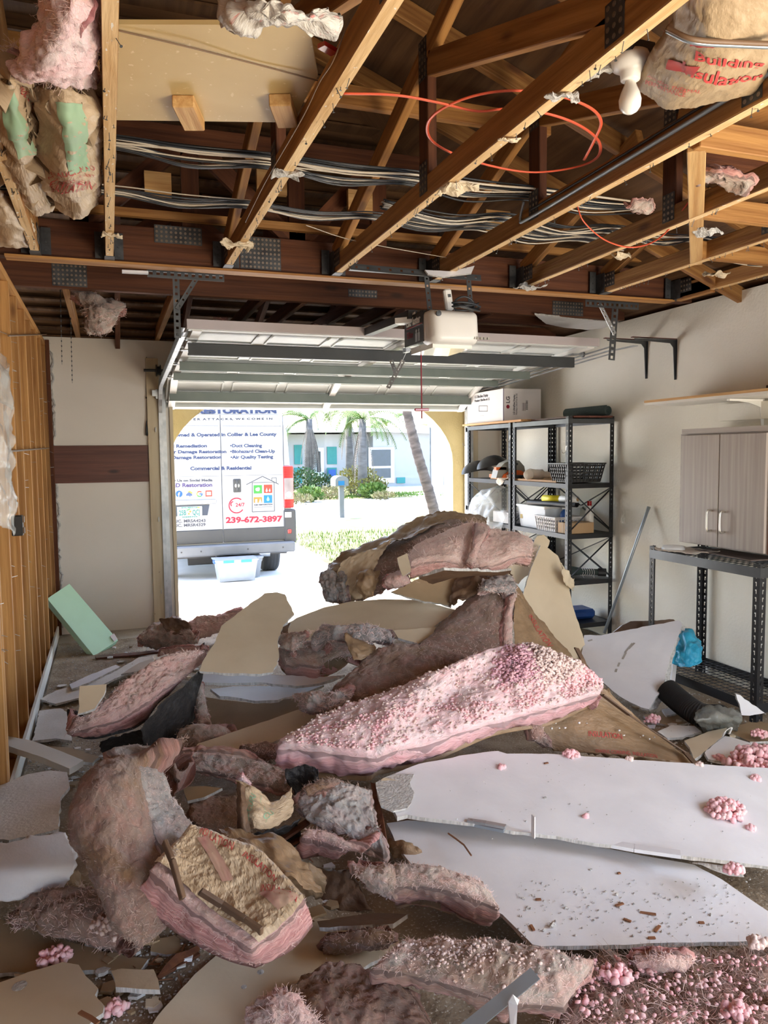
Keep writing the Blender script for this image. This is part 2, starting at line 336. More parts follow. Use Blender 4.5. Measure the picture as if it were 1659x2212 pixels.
# ---------------------------------------------------------------- surfaces
def _cr(a, b, c, d, t):
    return (b*2+(c-a)*t+(a*2-b*5+c*4-d)*t*t+(b*3-a-c*3+d)*t*t*t)*.5
def _line(P, n):
    P = [P[0]*2-P[1]]+P+[P[-1]*2-P[-2]]; k = len(P)-3; out = []
    for i in range(n+1):
        x = i/n*k; j = min(int(x), k-1); out.append(_cr(P[j], P[j+1], P[j+2], P[j+3], x-j))
    return out
def grid(rows, nu, nv):
    cols = [_line([V(p) for p in r], nu) for r in rows]
    return [list(r) for r in zip(*[_line([c[i] for c in cols], nv) for i in range(nu+1)])]    # [j][i]
def normals(G):
    nv = len(G); nu = len(G[0]); N = []
    for j in range(nv):
        r = []
        for i in range(nu):
            a = G[j][min(i+1, nu-1)]-G[j][max(i-1, 0)]; b = G[min(j+1, nv-1)][i]-G[max(j-1, 0)][i]
            n = a.cross(b); r.append(n.normalized() if n.length > 1e-9 else V((0, 0, 1)))
        N.append(r)
    s = sum(N[j][i].dot(CAM-G[j][i]) for j in range(nv) for i in range(nu))
    if s < 0: N = [[-n for n in r] for r in N]
    return N
def slab(rows, th, nu=60, nv=30, amp=.012, freq=6, ragged=.01, bulge=.01, seed=0, K=7, wrinkle=0, rnd=.5, inner=None, fine=.003):
    """closed thick sheet over a control grid (far row first); returns mesh builder, grid, normals"""
    G = grid(rows, nu, nv); N = normals(G); so = V((seed*7.3, seed*3.1, seed*1.7))
    nU = nu+1; nV = nv+1
    LU = sum((G[nv//2][i+1]-G[nv//2][i]).length for i in range(nu)); LV = sum((G[j+1][nu//2]-G[j][nu//2]).length for j in range(nv))
    mb = MB(); vs = []; lay = []; hh = []
    def edge(i, j): return min(i*LU/nu, (nu-i)*LU/nu, j*LV/nv, (nv-j)*LV/nv)
    T = []
    for j in range(nV):
        for i in range(nU):
            p = G[j][i]; e = edge(i, j); R = th*rnd
            d = 0
            if e < R: d = -(R-math.sqrt(max(0, R*R-(R-e)**2)))*.55
            q = p*freq+so
            d += .8*amp*fbm(q)+.75*fine*fbm(q*5.3, 3)+.0016*fbm(q*19, 2)
            if wrinkle: d += wrinkle*abs(noise.noise(V((i/nu*LU*freq*1.4, j/nv*LV*freq*.5, seed))))*-1
            t = p+N[j][i]*d; vs.append(t); T.append(t); lay.append((i/nu*LU+seed, j/nv*LV, -d*1.2)); hh.append(max(0, min(.3, e and 0)) if e > R*.5 else .12*(1-e/(R*.5+1e-9)))
    bot = len(vs)
    for j in range(nV):
        for i in range(nU):
            p = G[j][i]; t = p-N[j][i]*(th+.4*amp*fbm(p*freq-so)); vs.append(t); lay.append((i/nu*LU+seed, j/nv*LV, th)); hh.append(1)
    fs = []
    for j in range(nv):
        for i in range(nu):
            a = j*nU+i; fs.append((a, a+1, a+1+nU, a+nU)); fs.append((bot+a, bot+a+nU, bot+a+1+nU, bot+a+1))
    B = [(i, 0) for i in range(nu)]+[(nu, j) for j in range(nv)]+[(i, nv) for i in range(nu, 0, -1)]+[(0, j) for j in range(nv, 0, -1)]
    cc = sum((G[j][i] for i, j in B), V((0, 0, 0)))/len(B)
    rings = []
    for k in range(1, K):
        h = k/K; st = len(vs); run = 0
        for b, (i, j) in enumerate(B):
            p = T[j*nU+i].lerp(vs[bot+j*nU+i], h); n = N[j][i]
            ii = i+(1 if i == 0 else -1 if i == nu else 0); jj = j+(1 if j == 0 else -1 if j == nv else 0)
            out = G[j][i]-G[jj][ii]; out = (out-n*out.dot(n)).normalized() if out.length > 1e-9 else n*0
            q = G[j][i]*(freq*3.2)-n*(h*th*34)+so
            p = p+out*(bulge*math.sin(PI*h)+ragged*noise.noise(q)+ragged*.5*noise.noise(q*2.7))
            vs.append(p); lay.append((p.x+p.y+seed, p.y*.3, h*th)); hh.append(h)
        rings.append(st)
    nb = len(B); seq = [[j*nU+i for i, j in B]]+[[st+b for b in range(nb)] for st in rings]+[[bot+j*nU+i for i, j in B]]
    for a, c in zip(seq[:-1], seq[1:]):
        for b in range(nb):
            b2 = (b+1) % nb; fs.append((a[b], c[b], c[b2], a[b2]))
    mb.add(vs, fs, lay, 0, hh); mb.G = G; mb.N = N; mb.T = T; mb.nU = nU; mb.LU = LU; mb.LV = LV; mb.th = th; mb.B = B
    return mb
def surf(mb, u, v, off=.003):
    nu = len(mb.G[0])-1; nv = len(mb.G)-1; x = min(max(u, 0), .9999)*nu; y = min(max(v, 0), .9999)*nv; i = int(x); j = int(y); fx = x-i; fy = y-j
    g = lambda jj, ii: mb.T[jj*mb.nU+ii]
    p = g(j, i).lerp(g(j, i+1), fx).lerp(g(j+1, i).lerp(g(j+1, i+1), fx), fy); return p+mb.N[j][i]*off
def fuzz(mb, n, seed, L=.03, w=.00026, lift=.35, edge=.5, parent=None, m=None):
    """loose fibres standing off the surface of a batt"""
    R = random.Random(seed); f = MB(); n = int(n*1.9); L *= .8; w *= max(1.0, (mb.G[len(mb.G)//2][len(mb.G[0])//2]-CAM).length/1.7)
    for k in range(n):
        if R.random() < edge:
            i, j = R.choice(mb.B); h = R.random()**.7*.8; u = i/(len(mb.G[0])-1); v = j/(len(mb.G)-1)
            p = surf(mb, u, v, 0)-mb.N[j][i]*h*mb.th; c = surf(mb, .5, .5, 0); nn = (p-c); nn = (nn-mb.N[j][i]*nn.dot(mb.N[j][i])).normalized(); nn = (nn+mb.N[j][i]*.3*(1-h)).normalized()
        else:
            u, v = R.random(), R.random(); p = surf(mb, u, v, -.001); nn = mb.N[int(v*(len(mb.G)-1))][int(u*(len(mb.G[0])-1))]
        t = V((R.gauss(0, 1), R.gauss(0, 1), R.gauss(0, .6))); t = (t-nn*t.dot(nn)).normalized()
        l = L*R.uniform(.4, 1.2); d = (t+nn*lift*.7*R.uniform(-.3, 1.3)).normalized(); s = d.cross(nn).normalized()*w; pts = []
        cur = s.normalized()*R.uniform(-.5, .5)
        for q in range(4):
            pts.append(p); p = p+d*l/3; d = (d+cur*.5+V((R.gauss(0, .2), R.gauss(0, .2), R.gauss(0, .2)))-nn*.1).normalized()
        vs = []
        for q in pts: vs += [q-s, q+s]
        f.add(vs, [(2*a, 2*a+1, 2*a+3, 2*a+2) for a in range(3)])
    return f.build('loose_fibres', m or M['hair'], parent, kind='stuff')
def sheetof(mb, grow=.02, off=0, th=.0012, sub=1, amp=.004, fr=18, u0=0, u1=1, v0=0, v1=1, under=True, seed=0):
    """paper facing that follows a batt (under it, or on it)"""
    nu = len(mb.G[0])-1; nv = len(mb.G)-1; rows = []
    for j in range(0, nv+1, sub):
        r = []
        for i in range(0, nu+1, sub):
            fu, fv = i/nu, j/nv
            if not (u0-1e-6 <= fu <= u1+1e-6 and v0-1e-6 <= fv <= v1+1e-6): continue
            c = mb.G[nv//2][nu//2]; p = mb.G[j][i]; n = mb.N[j][i]
            out = V((0, 0, 0))
            if i in (0, nu): out += (p-mb.G[j][1 if i == 0 else nu-1]).normalized()*grow
            if j in (0, nv): out += (p-mb.G[1 if j == 0 else nv-1][i]).normalized()*grow
            q = (p-n*(mb.th+off)) if under else (mb.T[j*mb.nU+i]+n*off)
            k_ = p*fr+V((seed, 0, 0)); k_ = k_+V(noise.noise_vector(k_*.7))*.4; r.append(q+out+n*amp*(1.6*(noise.voronoi(k_*.7)[0][0]-.3)+.7*(noise.voronoi(k_*1.8)[0][0]-.3)))
        if r: rows.append(r)
    return shell(rows, th)
def shell(G, th, mi=0):
    """thin closed sheet over an explicit grid"""
    N = normals(G); nV = len(G); nU = len(G[0]); mb = MB(); vs = []; lay = []
    for s in (0, 1):
        for j in range(nV):
            for i in range(nU): vs.append(G[j][i]-N[j][i]*th*s); lay.append((i*.02, j*.02, s*th))
    fs = []; o = nU*nV
    for j in range(nV-1):
        for i in range(nU-1):
            a = j*nU+i; fs.append((a, a+1, a+1+nU, a+nU)); fs.append((o+a, o+a+nU, o+a+1+nU, o+a+1))
    B = [i for i in range(nU-1)]+[j*nU+nU-1 for j in range(nV-1)]+[(nV-1)*nU+i for i in range(nU-1, 0, -1)]+[j*nU for j in range(nV-1, 0, -1)]
    for k in range(len(B)):
        a, b = B[k], B[(k+1) % len(B)]; fs.append((a, b, b+o, a+o))
    mb.add(vs, fs, lay, mi); mb.G = G; mb.N = N; mb.T = [p for r in G for p in r]; mb.nU = nU; mb.th = th
    return mb
def crumple(rows, nu, nv, amp, freq, th=.0012, seed=0, jag=.006, ridge=.6):
    G = grid(rows, nu, nv); N = normals(G); s0 = V((seed*5.1, seed, seed*2.3)); out = []
    for j, r in enumerate(G):
        rr = []
        for i, p in enumerate(r):
            q = p*freq+s0
            q = q+V(noise.noise_vector(q*.9))*.35; a_ = noise.voronoi(q*.8)[0]; b_ = noise.voronoi(q*1.9+V((7, 3, 1)))[0]
            d = amp*(1.5*(a_[0]-.45)*ridge+.8*(b_[0]-.4)*ridge+fbm(q*.5, 3)*(1-ridge*.6)+.12*noise.noise(q*6))
            e = V((0, 0, 0))
            if i in (0, nu) or j in (0, nv): e = V(noise.noise_vector(p*40+s0))*jag
            rr.append(p+N[j][i]*d+e)
        out.append(rr)
    return shell(out, th)
def plane_of(mode, anchors):
    a, b, c = [on(mode, t) for t in anchors]; n = (b-a).cross(c-a).normalized()
    if n.dot(CAM-a) < 0: n = -n
    return a, n
def hit(px, py, pl):
    d = ray(px, py); a, n = pl; return CAM+d*((a-CAM).dot(n)/d.dot(n))
def jagged(P, jag, step=.03, seed=0, straight=()):
    out = []; R = random.Random(seed)
    for k in range(len(P)):
        a = P[k]; b = P[(k+1) % len(P)]; out.append(a)
        if k in straight: continue
        n = int((b-a).length/step)
        for q in range(1, n):
            p = a.lerp(b, q/n); out.append(p+V(noise.noise_vector(p*28+V((seed, 0, 0))))*jag+V((R.gauss(0, 1), R.gauss(0, 1), R.gauss(0, 1)))*jag*.18)
    return out
def board(px, mode, anchors, th=.0127, jag=.006, seed=0, straight=(), up=True, step=.03):
    """broken sheet traced on its own real plane, with real thickness behind it; slots front, core, back"""
    pl = plane_of(mode, anchors); P = [hit(x, y, pl) for x, y in px]
    P = jagged(P, jag, step, seed, straight); P = [p-pl[1]*(p-pl[0]).dot(pl[1]) for p in P]
    mb = MB(); n = len(P); bm = bmesh.new(); vv = [bm.verts.new(p) for p in P]; f = bm.faces.new(vv); f.normal_update(); bm.verts.index_update()
    bmesh.ops.triangulate(bm, faces=[f]); tr = [[v.index for v in g.verts] for g in bm.faces]; bm.free()
    ux = pl[1].orthogonal().normalized(); uy = pl[1].cross(ux); L2 = [((p).dot(ux), p.dot(uy), seed*.1) for p in P]; off = -pl[1]*th
    R = random.Random(seed+5)
    mb.add(P, tr, L2, 0); Q = [p+off+V((R.gauss(0, 1), R.gauss(0, 1), R.gauss(0, 1)))*jag*.25 for p in P]; mb.add(Q, [t[::-1] for t in tr], L2, 2)
    mb.add(P+Q, [(i, i+n, (i+1) % n+n, (i+1) % n) for i in range(n)], L2+L2, 1); mb.pl = pl; return mb
def debris(mb, name, mt, label, cat, group=None, smooth=False):
    return tag(mb.build(name, mt, None, smooth), label, cat, group)
WHT = lambda: [M['dry_w'], M['gyp'], M['dry_t']]
TAN = lambda: [M['dry_t'], M['gyp'], M['dry_w']]
BRN = lambda: [M['dry_b'], M['gyp'], M['dry_w']]
GRT = lambda: [M['dry_ws'], M['gyp'], M['dry_t']]
def text(s, size, o, r, u, m, parent=None, name='lettering', sx=1.0, wrap=None, bold=0, align='LEFT', space=1.0, spc=None):
    """lettering: s at origin o along unit r with up u (or mapped through wrap(x, y))"""
    c = bpy.data.curves.new(name, 'FONT'); c.body = s; c.size = size; c.align_x = align; c.offset = bold; c.space_character = space; c.resolution_u = 3
    if not wrap: c.extrude = .0006
    t = bpy.data.objects.new('tmp', c); COL.objects.link(t)
    dg = bpy.context.evaluated_depsgraph_get(); me = bpy.data.meshes.new_from_object(t.evaluated_get(dg)); bpy.data.objects.remove(t, do_unlink=True)
    o0 = wloc(parent) if parent else V((0, 0, 0)); r = V(r); u = V(u); n = r.cross(u)
    if wrap:
        bm = bmesh.new(); bm.from_mesh(me); bmesh.ops.subdivide_edges(bm, edges=[e for e in bm.edges if e.calc_length() > size*.25], cuts=2, use_grid_fill=False); bmesh.ops.triangulate(bm, faces=bm.faces); bm.to_mesh(me); bm.free()
    for v in me.vertices:
        q = v.co; v.co = (wrap(q.x*sx, q.y) if wrap else V(o)+r*q.x*sx+u*q.y+n*q.z)-o0
    me.materials.clear(); me.materials.append(m)
    a = me.attributes.new('lay', 'FLOAT_VECTOR', 'POINT'); a.data.foreach_set('vector', [c for v in me.vertices for c in v.co])
    ob = bpy.data.objects.new(name, me); COL.objects.link(ob)
    if parent: ob.parent = parent
    return ob
def txt2(s, p0, p1, hgt, f, m, parent, name='lettering', bold=0, spc=1.0):
    bold += .0022 if hgt > 5 else .0016
    """fit s between two points given in the plane function f(px,py): cap height hgt px"""
    a = f(*p0); b = f(*p1); r = (b-a).normalized(); up = f(p0[0], p0[1]-hgt)-a; size = up.length/.73; up.normalize(); up = (up-r*up.dot(r)).normalized()
    c = bpy.data.curves.new('t', 'FONT'); c.body = s; c.size = size; c.space_character = spc; t = bpy.data.objects.new('t', c); COL.objects.link(t); bpy.context.view_layer.update(); w = t.dimensions.x; bpy.data.objects.remove(t, do_unlink=True)
    return text(s, size, a, r, up, m, parent, name, sx=(b-a).length/max(w, 1e-4), bold=bold, space=spc)
# ================================================================ SETTING
random.seed(4)
XL, XR, YB, ZT = -.46, 3.72, 6.9, 2.48
m_ = MB().box((XL-.15, -3.2, -.12), (XR+.2, 7.42, 0)); struct('floor', m_, M['conc'])
m_ = MB().box((XR, -3.2, 0), (XR+.18, -.2, ZT)).box((XR, -.2, 0), (XR+.18, 1.1, 1.05)).box((XR, -.2, 2.05), (XR+.18, 1.1, ZT)).box((XR, 1.1, 0), (XR+.18, 7.1, ZT)); struct('wall_right', m_, M['wallp'])
struct('window_1', MB().box((XR+.05, -.2, 1.05), (XR+.1, -.15, 2.05)).box((XR+.05, 1.05, 1.05), (XR+.1, 1.1, 2.05)).box((XR+.05, -.2, 1.05), (XR+.1, 1.1, 1.1)).box((XR+.05, -.2, 2.0), (XR+.1, 1.1, 2.05)).box((XR+.05, -.2, 1.52), (XR+.1, 1.1, 1.56)), M['whiteboard_wood'])
m_ = MB().box((XL-.12, YB, 0), (.5, 7.1, ZT)).box((3.42, YB, 0), (XR, 7.1, ZT)).box((.5, YB, 2.14), (3.42, 7.1, ZT)); struct('wall_back', m_, M['wall_l'])
# arch wall outside the door
AY = 7.12; ax0, ax1 = .50, 3.30; ac = (ax0+ax1)/2; aa = (ax1-ax0)/2; az0 = 1.40; ab = .80
poly = [(-1.6, AY, -.1), (ax0, AY, -.1)]+[(ac-aa*math.cos(PI*k/28), AY, az0+ab*math.sin(PI*k/28)) for k in range(29)]+[(ax1, AY, -.1), (5.6, AY, -.1), (5.6, AY, 2.44), (-1.6, AY, 2.44)]
m_ = MB().prism(poly, (0, .22, 0)); struct('wall_front', m_, M['arch'])
# rear wall of the garage with a wide opening behind the camera (lets daylight in)
m_ = MB().box((XL-.15, -3.2, 0), (1.0, -3.05, ZT)).box((3.4, -3.2, 0), (XR, -3.05, ZT)).box((1.0, -3.2, 2.3), (3.4, -3.05, ZT)).box((1.0, -3.2, 0), (3.4, -3.05, .8)); struct('wall_rear', m_, M['wall_l'])
# left: drywall of the next room seen between the studs, sole plates
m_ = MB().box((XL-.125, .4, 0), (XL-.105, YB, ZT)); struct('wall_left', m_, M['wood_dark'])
m_ = MB().bar((XL-.045, .2, .02), (XL-.045, YB, .02), .09, .04, mi=0).bar((XL-.045, .2, ZT-.06), (XL-.045, YB, ZT-.06), .09, .04); struct('trim_1', m_, M['stud'])
m_ = MB().bar((XL+.008, .6, .05), (XL+.008, 6.8, .05), .014, .09); struct('baseboard_left', m_, M['whiteboard_wood'])
# roof
def zroof(x, y): return min(2.30+(7.55-y)/3.0, 2.36+(4.15-x)/2.6, 4.35)
nx, ny = 30, 44; vs = []; lay = []
for j in range(ny+1):
    for i in range(nx+1):
        x = -2.6+6.9*i/nx; y = -3.4+11.1*j/ny; vs.append((x, y, zroof(x, y)+.0)); lay.append((x, y, 0) if 2.30+(7.55-y)/3 < 2.36+(4.15-x)/2.6 else (y, x, 0))
fs = [(j*(nx+1)+i, j*(nx+1)+i+1, (j+1)*(nx+1)+i+1, (j+1)*(nx+1)+i) for j in range(ny) for i in range(nx)]
n0 = len(vs); vs2 = vs+[(x, y, z+.03) for x, y, z in vs]; fs2 = fs+[tuple(k+n0 for k in f[::-1]) for f in fs]
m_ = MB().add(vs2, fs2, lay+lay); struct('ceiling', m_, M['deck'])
m_ = MB().box((XL-2.3, -3.4, ZT), (XL-2.2, 7.1, 4.6)).box((XL-2.3, -3.4, ZT-.02), (4.2, -3.3, 4.6)).box((XL-2.3, -3.3, -.1), (XL-2.2, -3.1, ZT)).box((XL-2.2, 7.1, 2.44), (XR+.5, 7.16, 2.55)); struct('trim_2', m_, M['wood_dark'])
m_ = MB().box((XL-2.3, -3.4, -.1), (XL-2.2, 7.1, ZT)); struct('wall_far_left', m_, M['wall_l'])
# deck board seams: battens of shadow come from real gaps between boards on the underside
mb = MB()
for k in range(26):
    y = 7.4-k*.145
    mb.bar((-2.4, y, zroof(-2, y)-.006), (min(4.1, 4.15-((2.30+(7.55-y)/3)-2.36)*2.6), y, 2.30+(7.55-y)/3-.006), .136, .012)
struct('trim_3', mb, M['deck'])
# ---- studs
ys = [6.86, 6.45, 6.05, 5.64, 5.24, 4.83, 4.42, 4.02, 3.61, 3.57, 3.2, 2.8, 2.4, 2.0]
for k, y in enumerate(ys):
    o = MB().bar((XL-.045+random.uniform(-.003, .003), y, .04), (XL-.045+random.uniform(-.004, .004), y+random.uniform(-.01, .01), ZT-.08), .038, .089, up=(1, 0, 0), bev=.002).build('wall_stud', M['stud'])
    tag(o, 'bare upright timber stud of the opened left wall', 'stud', 'studs of the left wall')
# ---- roof trusses (bottom chords run toward the camera)
def truss(x, y0=4.16, y1=-2.4, diag=True, label=None, vert=2.83):
    b = MB().bar((x, y0, ZT+.0445), (x, y1, ZT+.0445), .038, .089, bev=.003)
    t = empty('roof_truss', (x, y0, ZT), label, 'truss')
    b.build('bottom_chord', M['wood'], t)
    MB().box((x-.0175, y1, ZT-.0012), (x+.0175, y0-.1, ZT+.0005)).build('painted_light_dusty_underside', M['wood_pale'], t)  # thin strip painting upward light onto the chord underside, plus plaster residue
    zt = lambda y: 2.575+(4.1-y)*.34
    e = min(y0-.02, 4.12)
    zh = 2.36+(4.15-x)/2.6-.09; ye = max(-.6, 4.1-(zh-2.595)/.34); ye = min(ye, e-.3)
    MB().bar((x, e, min(zh, zt(e)+.02)), (x, ye, min(zh, zt(ye)+.02)), .038, .089, bev=.003).build('top_chord', M['wood'], t)
    if diag:
        zv = min(zt(vert), zh)
        MB().bar((x, vert, ZT+.08), (x, vert, zv), .038, .089, up=(0, 1, 0), bev=.003).build('web', M['wood_dark'], t)
        MB().bar((x, vert-.04, zv-.03), (x, vert-1.2, ZT+.1), .038, .089, up=(0, 0, 1), bev=.003).build('web', M['wood'], t)
        MB().bar((x, vert-1.2, ZT+.1), (x, vert-1.9, min(zh, zt(vert-1.9))), .038, .089, bev=.003).build('web', M['wood'], t)
        for (yy, zz, hh_) in ((vert, ZT+.085, .12), (vert, zv, .15), (vert-1.2, ZT+.06, .10)):
            for s in (-1, 1): nail_plate((x+s*.0205, yy, zz), (0, 1, 0), .075, hh_, (s, 0, 0), t)
    for s in (-1, 1): nail_plate((x+s*.0205, y0-.10, ZT+.07), (0, 1, 0), .15, .085, (s, 0, 0), t)
    # nails and staples left from the torn ceiling
    R = random.Random(int(x*100)+7); nb = MB()
    for k in range(30):
        y = R.uniform(1.3, 4.0); px = x+R.uniform(-.014, .014); q = V((px, y, ZT)); d = V((R.uniform(-.5, .5), R.uniform(-.5, .5), -1)).normalized()*R.uniform(.008, .03)
        nb.tube([q, q+d], .0011, 5); nb.lathe(q+d, [(0, 0), (.004, 0), (.004, .0012), (0, .0012)], d, 6)
    nb.build('nails', M['steel_gray'], t, kind='stuff')
    return t
def nail_plate(c, u, w, h, n, parent, mt=None):
    u = V(u).normalized(); n = V(n).normalized(); v = n.cross(u); c = V(c); mb = MB().obox(c, u, v, (w, h, .0016))
    k = max(2, int(w/.022)); l = max(2, int(h/.022))
    for i in range(k):
        for j in range(l):
            q = c+u*((i+.5)/k-.5)*w+v*((j+.5)/l-.5)*h+n*.0009
            mb.lathe(q, [(.0068, 0), (.0068, .0012), (.0030, .0014), (0, .0002)], n, 8, mi=1)
    return mb.build('nail_plate', [mt or M['plate'], M['plate_hole']], parent)
TX = [-.30, .037, .62, 1.21, 1.79, 2.38, 2.95, 3.53]
names = ['roof truss whose bottom chord shows nearest the left stud wall, behind the hanging kraft insulation', 'roof truss with the bottom chord right beside the hardboard panel, left of it', 'roof truss whose bottom chord passes the right edge of the hardboard panel',
         'roof truss whose bottom chord crosses the left side of the red cable loop', 'roof truss carrying the white conduit-like cable, right of the bulb', 'short roof truss above the small hanging red cable', 'short roof truss ending at the crossing timber, third from the right wall', 'roof truss closest to the plastered right wall']
for k, x in enumerate(TX):
    truss(x, y1=-2.4, diag=0 < k < 7, label=names[k], vert=2.83 if k != 4 else 2.98)
# hangers on the girder
for k, x in enumerate(TX):
    mb = MB(); w = .023
    mb.box((x-w, 4.06, ZT-.003), (x+w, 4.17, ZT-.0005)).box((x-w-.0015, 4.08, ZT-.003), (x-w, 4.17, ZT+.12)).box((x+w, 4.08, ZT-.003), (x+w+.0015, 4.17, ZT+.12))
    mb.box((x-w-.045, 4.168, ZT+.01), (x-w, 4.1705, ZT+.14)).box((x+w, 4.168, ZT+.01), (x+w+.045, 4.1705, ZT+.14))
    for s in (-1, 1):
        for z in (.03, .07, .11): mb.lathe((x+s*(w+.022), 4.168, ZT+z), [(0, 0), (.005, 0), (.005, .003), (0, .003)], (0, -1, 0), 8)
    tag(mb.build('joist_hanger', M['plate']), 'dark steel hanger fixing a truss end to the front girder', 'joist hanger', 'joist hangers along the front girder')
# ---- girder trusses across the garage
def girder(y, label, top=3.16, h=.19, plies=1):
    t = empty('girder_truss', (1.6, y, ZT), label, 'girder')
    for p in range(plies):
        yy = y+p*.04+.019
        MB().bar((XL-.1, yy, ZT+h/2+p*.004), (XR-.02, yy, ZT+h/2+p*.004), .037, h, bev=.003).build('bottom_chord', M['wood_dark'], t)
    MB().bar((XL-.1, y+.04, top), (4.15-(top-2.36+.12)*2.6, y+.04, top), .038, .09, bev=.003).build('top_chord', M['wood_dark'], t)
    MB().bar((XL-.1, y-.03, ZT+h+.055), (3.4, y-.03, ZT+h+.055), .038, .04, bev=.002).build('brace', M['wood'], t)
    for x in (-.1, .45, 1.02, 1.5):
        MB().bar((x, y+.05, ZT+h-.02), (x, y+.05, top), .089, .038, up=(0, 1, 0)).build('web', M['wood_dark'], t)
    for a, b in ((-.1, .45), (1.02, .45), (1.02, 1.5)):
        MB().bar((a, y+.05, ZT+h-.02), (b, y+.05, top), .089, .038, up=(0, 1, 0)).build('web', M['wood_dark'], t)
    return t
g1 = girder(4.19, 'dark red girder beam across the garage carrying the truss ends in hangers', plies=3)
for px, w in ((385, .24), (563, .22)): c = PY(px, 505 if w == .24 else 545, 4.188); nail_plate((c.x, 4.188, ZT+.10 if w == .22 else ZT+.16), (1, 0, 0), w, .17 if w == .22 else .09, (0, -1, 0), g1)
g2 = girder(4.9, 'second dark girder beam behind the front one, above the raised garage door', top=3.0, h=.16, plies=2)
nail_plate((-.18, 4.898, ZT+.075), (1, 0, 0), .19, .13, (0, -1, 0), g2); nail_plate((1.62, 4.898, ZT+.075), (1, 0, 0), .2, .05, (0, -1, 0), g2); nail_plate((3.2, 4.898, ZT+.06), (1, 0, 0), .26, .1, (0, -1, 0), g2)
for k in ():
    pass
o = MB().bar((XL+.02, 4.19, ZT-.009), (XR-.2, 4.19, ZT-.006), .09, .011).build('furring_strip', M['wood']); tag(o, 'thin pale timber strip nailed under the front girder beam', 'strip')
# hardboard-like light blocks on the girder webs
for x, z, w in ((.28, 2.86, .13), (1.35, 2.88, .14), (.86, 2.93, .16), (2.2, 2.85, .16)):
    o = MB().box((x-w/2, 4.10, z-.06), (x+w/2, 4.13, z+.06)).build('scab_board', M['wood_light']); tag(o, 'short pale plywood scab fixed high behind the cable bundles', 'board', 'plywood scabs behind the cables')
# ---- short rafters between second girder and the front wall
for k, px in enumerate((165, 345, 490, 560, 655, 720, 885)):
    a = PY(px, 722, 6.55); x = a.x
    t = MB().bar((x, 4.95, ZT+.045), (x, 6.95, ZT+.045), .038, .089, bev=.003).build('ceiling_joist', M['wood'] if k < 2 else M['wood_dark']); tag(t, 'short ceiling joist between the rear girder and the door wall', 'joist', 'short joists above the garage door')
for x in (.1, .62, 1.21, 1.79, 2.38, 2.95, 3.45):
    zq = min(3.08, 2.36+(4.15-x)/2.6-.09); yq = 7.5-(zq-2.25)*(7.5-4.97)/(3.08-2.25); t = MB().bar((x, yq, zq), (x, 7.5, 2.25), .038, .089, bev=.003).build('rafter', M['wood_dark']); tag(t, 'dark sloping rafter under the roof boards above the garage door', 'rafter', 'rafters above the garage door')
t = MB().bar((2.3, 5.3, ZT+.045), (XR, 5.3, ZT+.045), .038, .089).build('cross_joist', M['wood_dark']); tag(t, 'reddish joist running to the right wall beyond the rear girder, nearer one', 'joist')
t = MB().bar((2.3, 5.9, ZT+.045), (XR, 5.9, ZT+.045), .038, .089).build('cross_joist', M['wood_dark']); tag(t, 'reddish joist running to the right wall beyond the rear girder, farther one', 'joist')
for k in ():
    pass
# ---- jack members meeting the right wall
a = PZ(1480, 330, ZT+.045); 
t = empty('jack_truss', (2.4, 2.6, ZT), 'cross frame of upright and level pine timbers at the right edge of the roof', 'truss')
MB().bar((1.86, 2.10, ZT+.02), (2.98, 3.35, ZT+.02), .06, .04, bev=.003).build('upright', M['wood_light'], t)
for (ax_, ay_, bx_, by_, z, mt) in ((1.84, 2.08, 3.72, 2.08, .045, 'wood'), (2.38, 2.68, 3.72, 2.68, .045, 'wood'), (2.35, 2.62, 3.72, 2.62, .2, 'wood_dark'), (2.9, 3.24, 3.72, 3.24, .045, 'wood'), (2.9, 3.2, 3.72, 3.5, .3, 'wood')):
    MB().bar((ax_, ay_, ZT+z), (bx_, by_, ZT+z), .038, .089, bev=.003).build('jack_chord', M[mt], t)
MB().bar((1.98, 2.2, ZT+.09), (2.0, 2.2, ZT+.55), .06, .038, up=(0, 1, 0)).build('web', M['wood_light'], t)
MB().bar((2.5, 2.75, ZT+.09), (3.3, 2.75, ZT+.3), .038, .089).build('web', M['wood'], t)
MB().bar((2.0, 2.15, ZT+.1), (2.9, 2.15, ZT+.42), .038, .089).build('web', M['wood'], t)
# rafters of the right hip and some upper bracing for depth
for y in (.2, .8, 1.4, 2.0, 2.6, 3.2, 3.8):
    t = MB().bar((4.05, y, 2.33), (.9, y, 3.53), .038, .089, bev=.003).build('hip_rafter', M['wood']); tag(t, 'sloping rafter rising from the right wall under the roof boards', 'rafter', 'rafters above the right wall')
for y, z in ((3.3, 3.05), (2.4, 3.3), (1.6, 3.0)):
    t = MB().bar((XL-.1, y, z), (4.15-(z-2.36+.12)*2.6, y, z), .038, .089, bev=.003).build('bracing_rail', M['wood']); tag(t, 'level bracing rail crossing the webs high in the roof', 'brace', 'bracing rails between the roof webs')
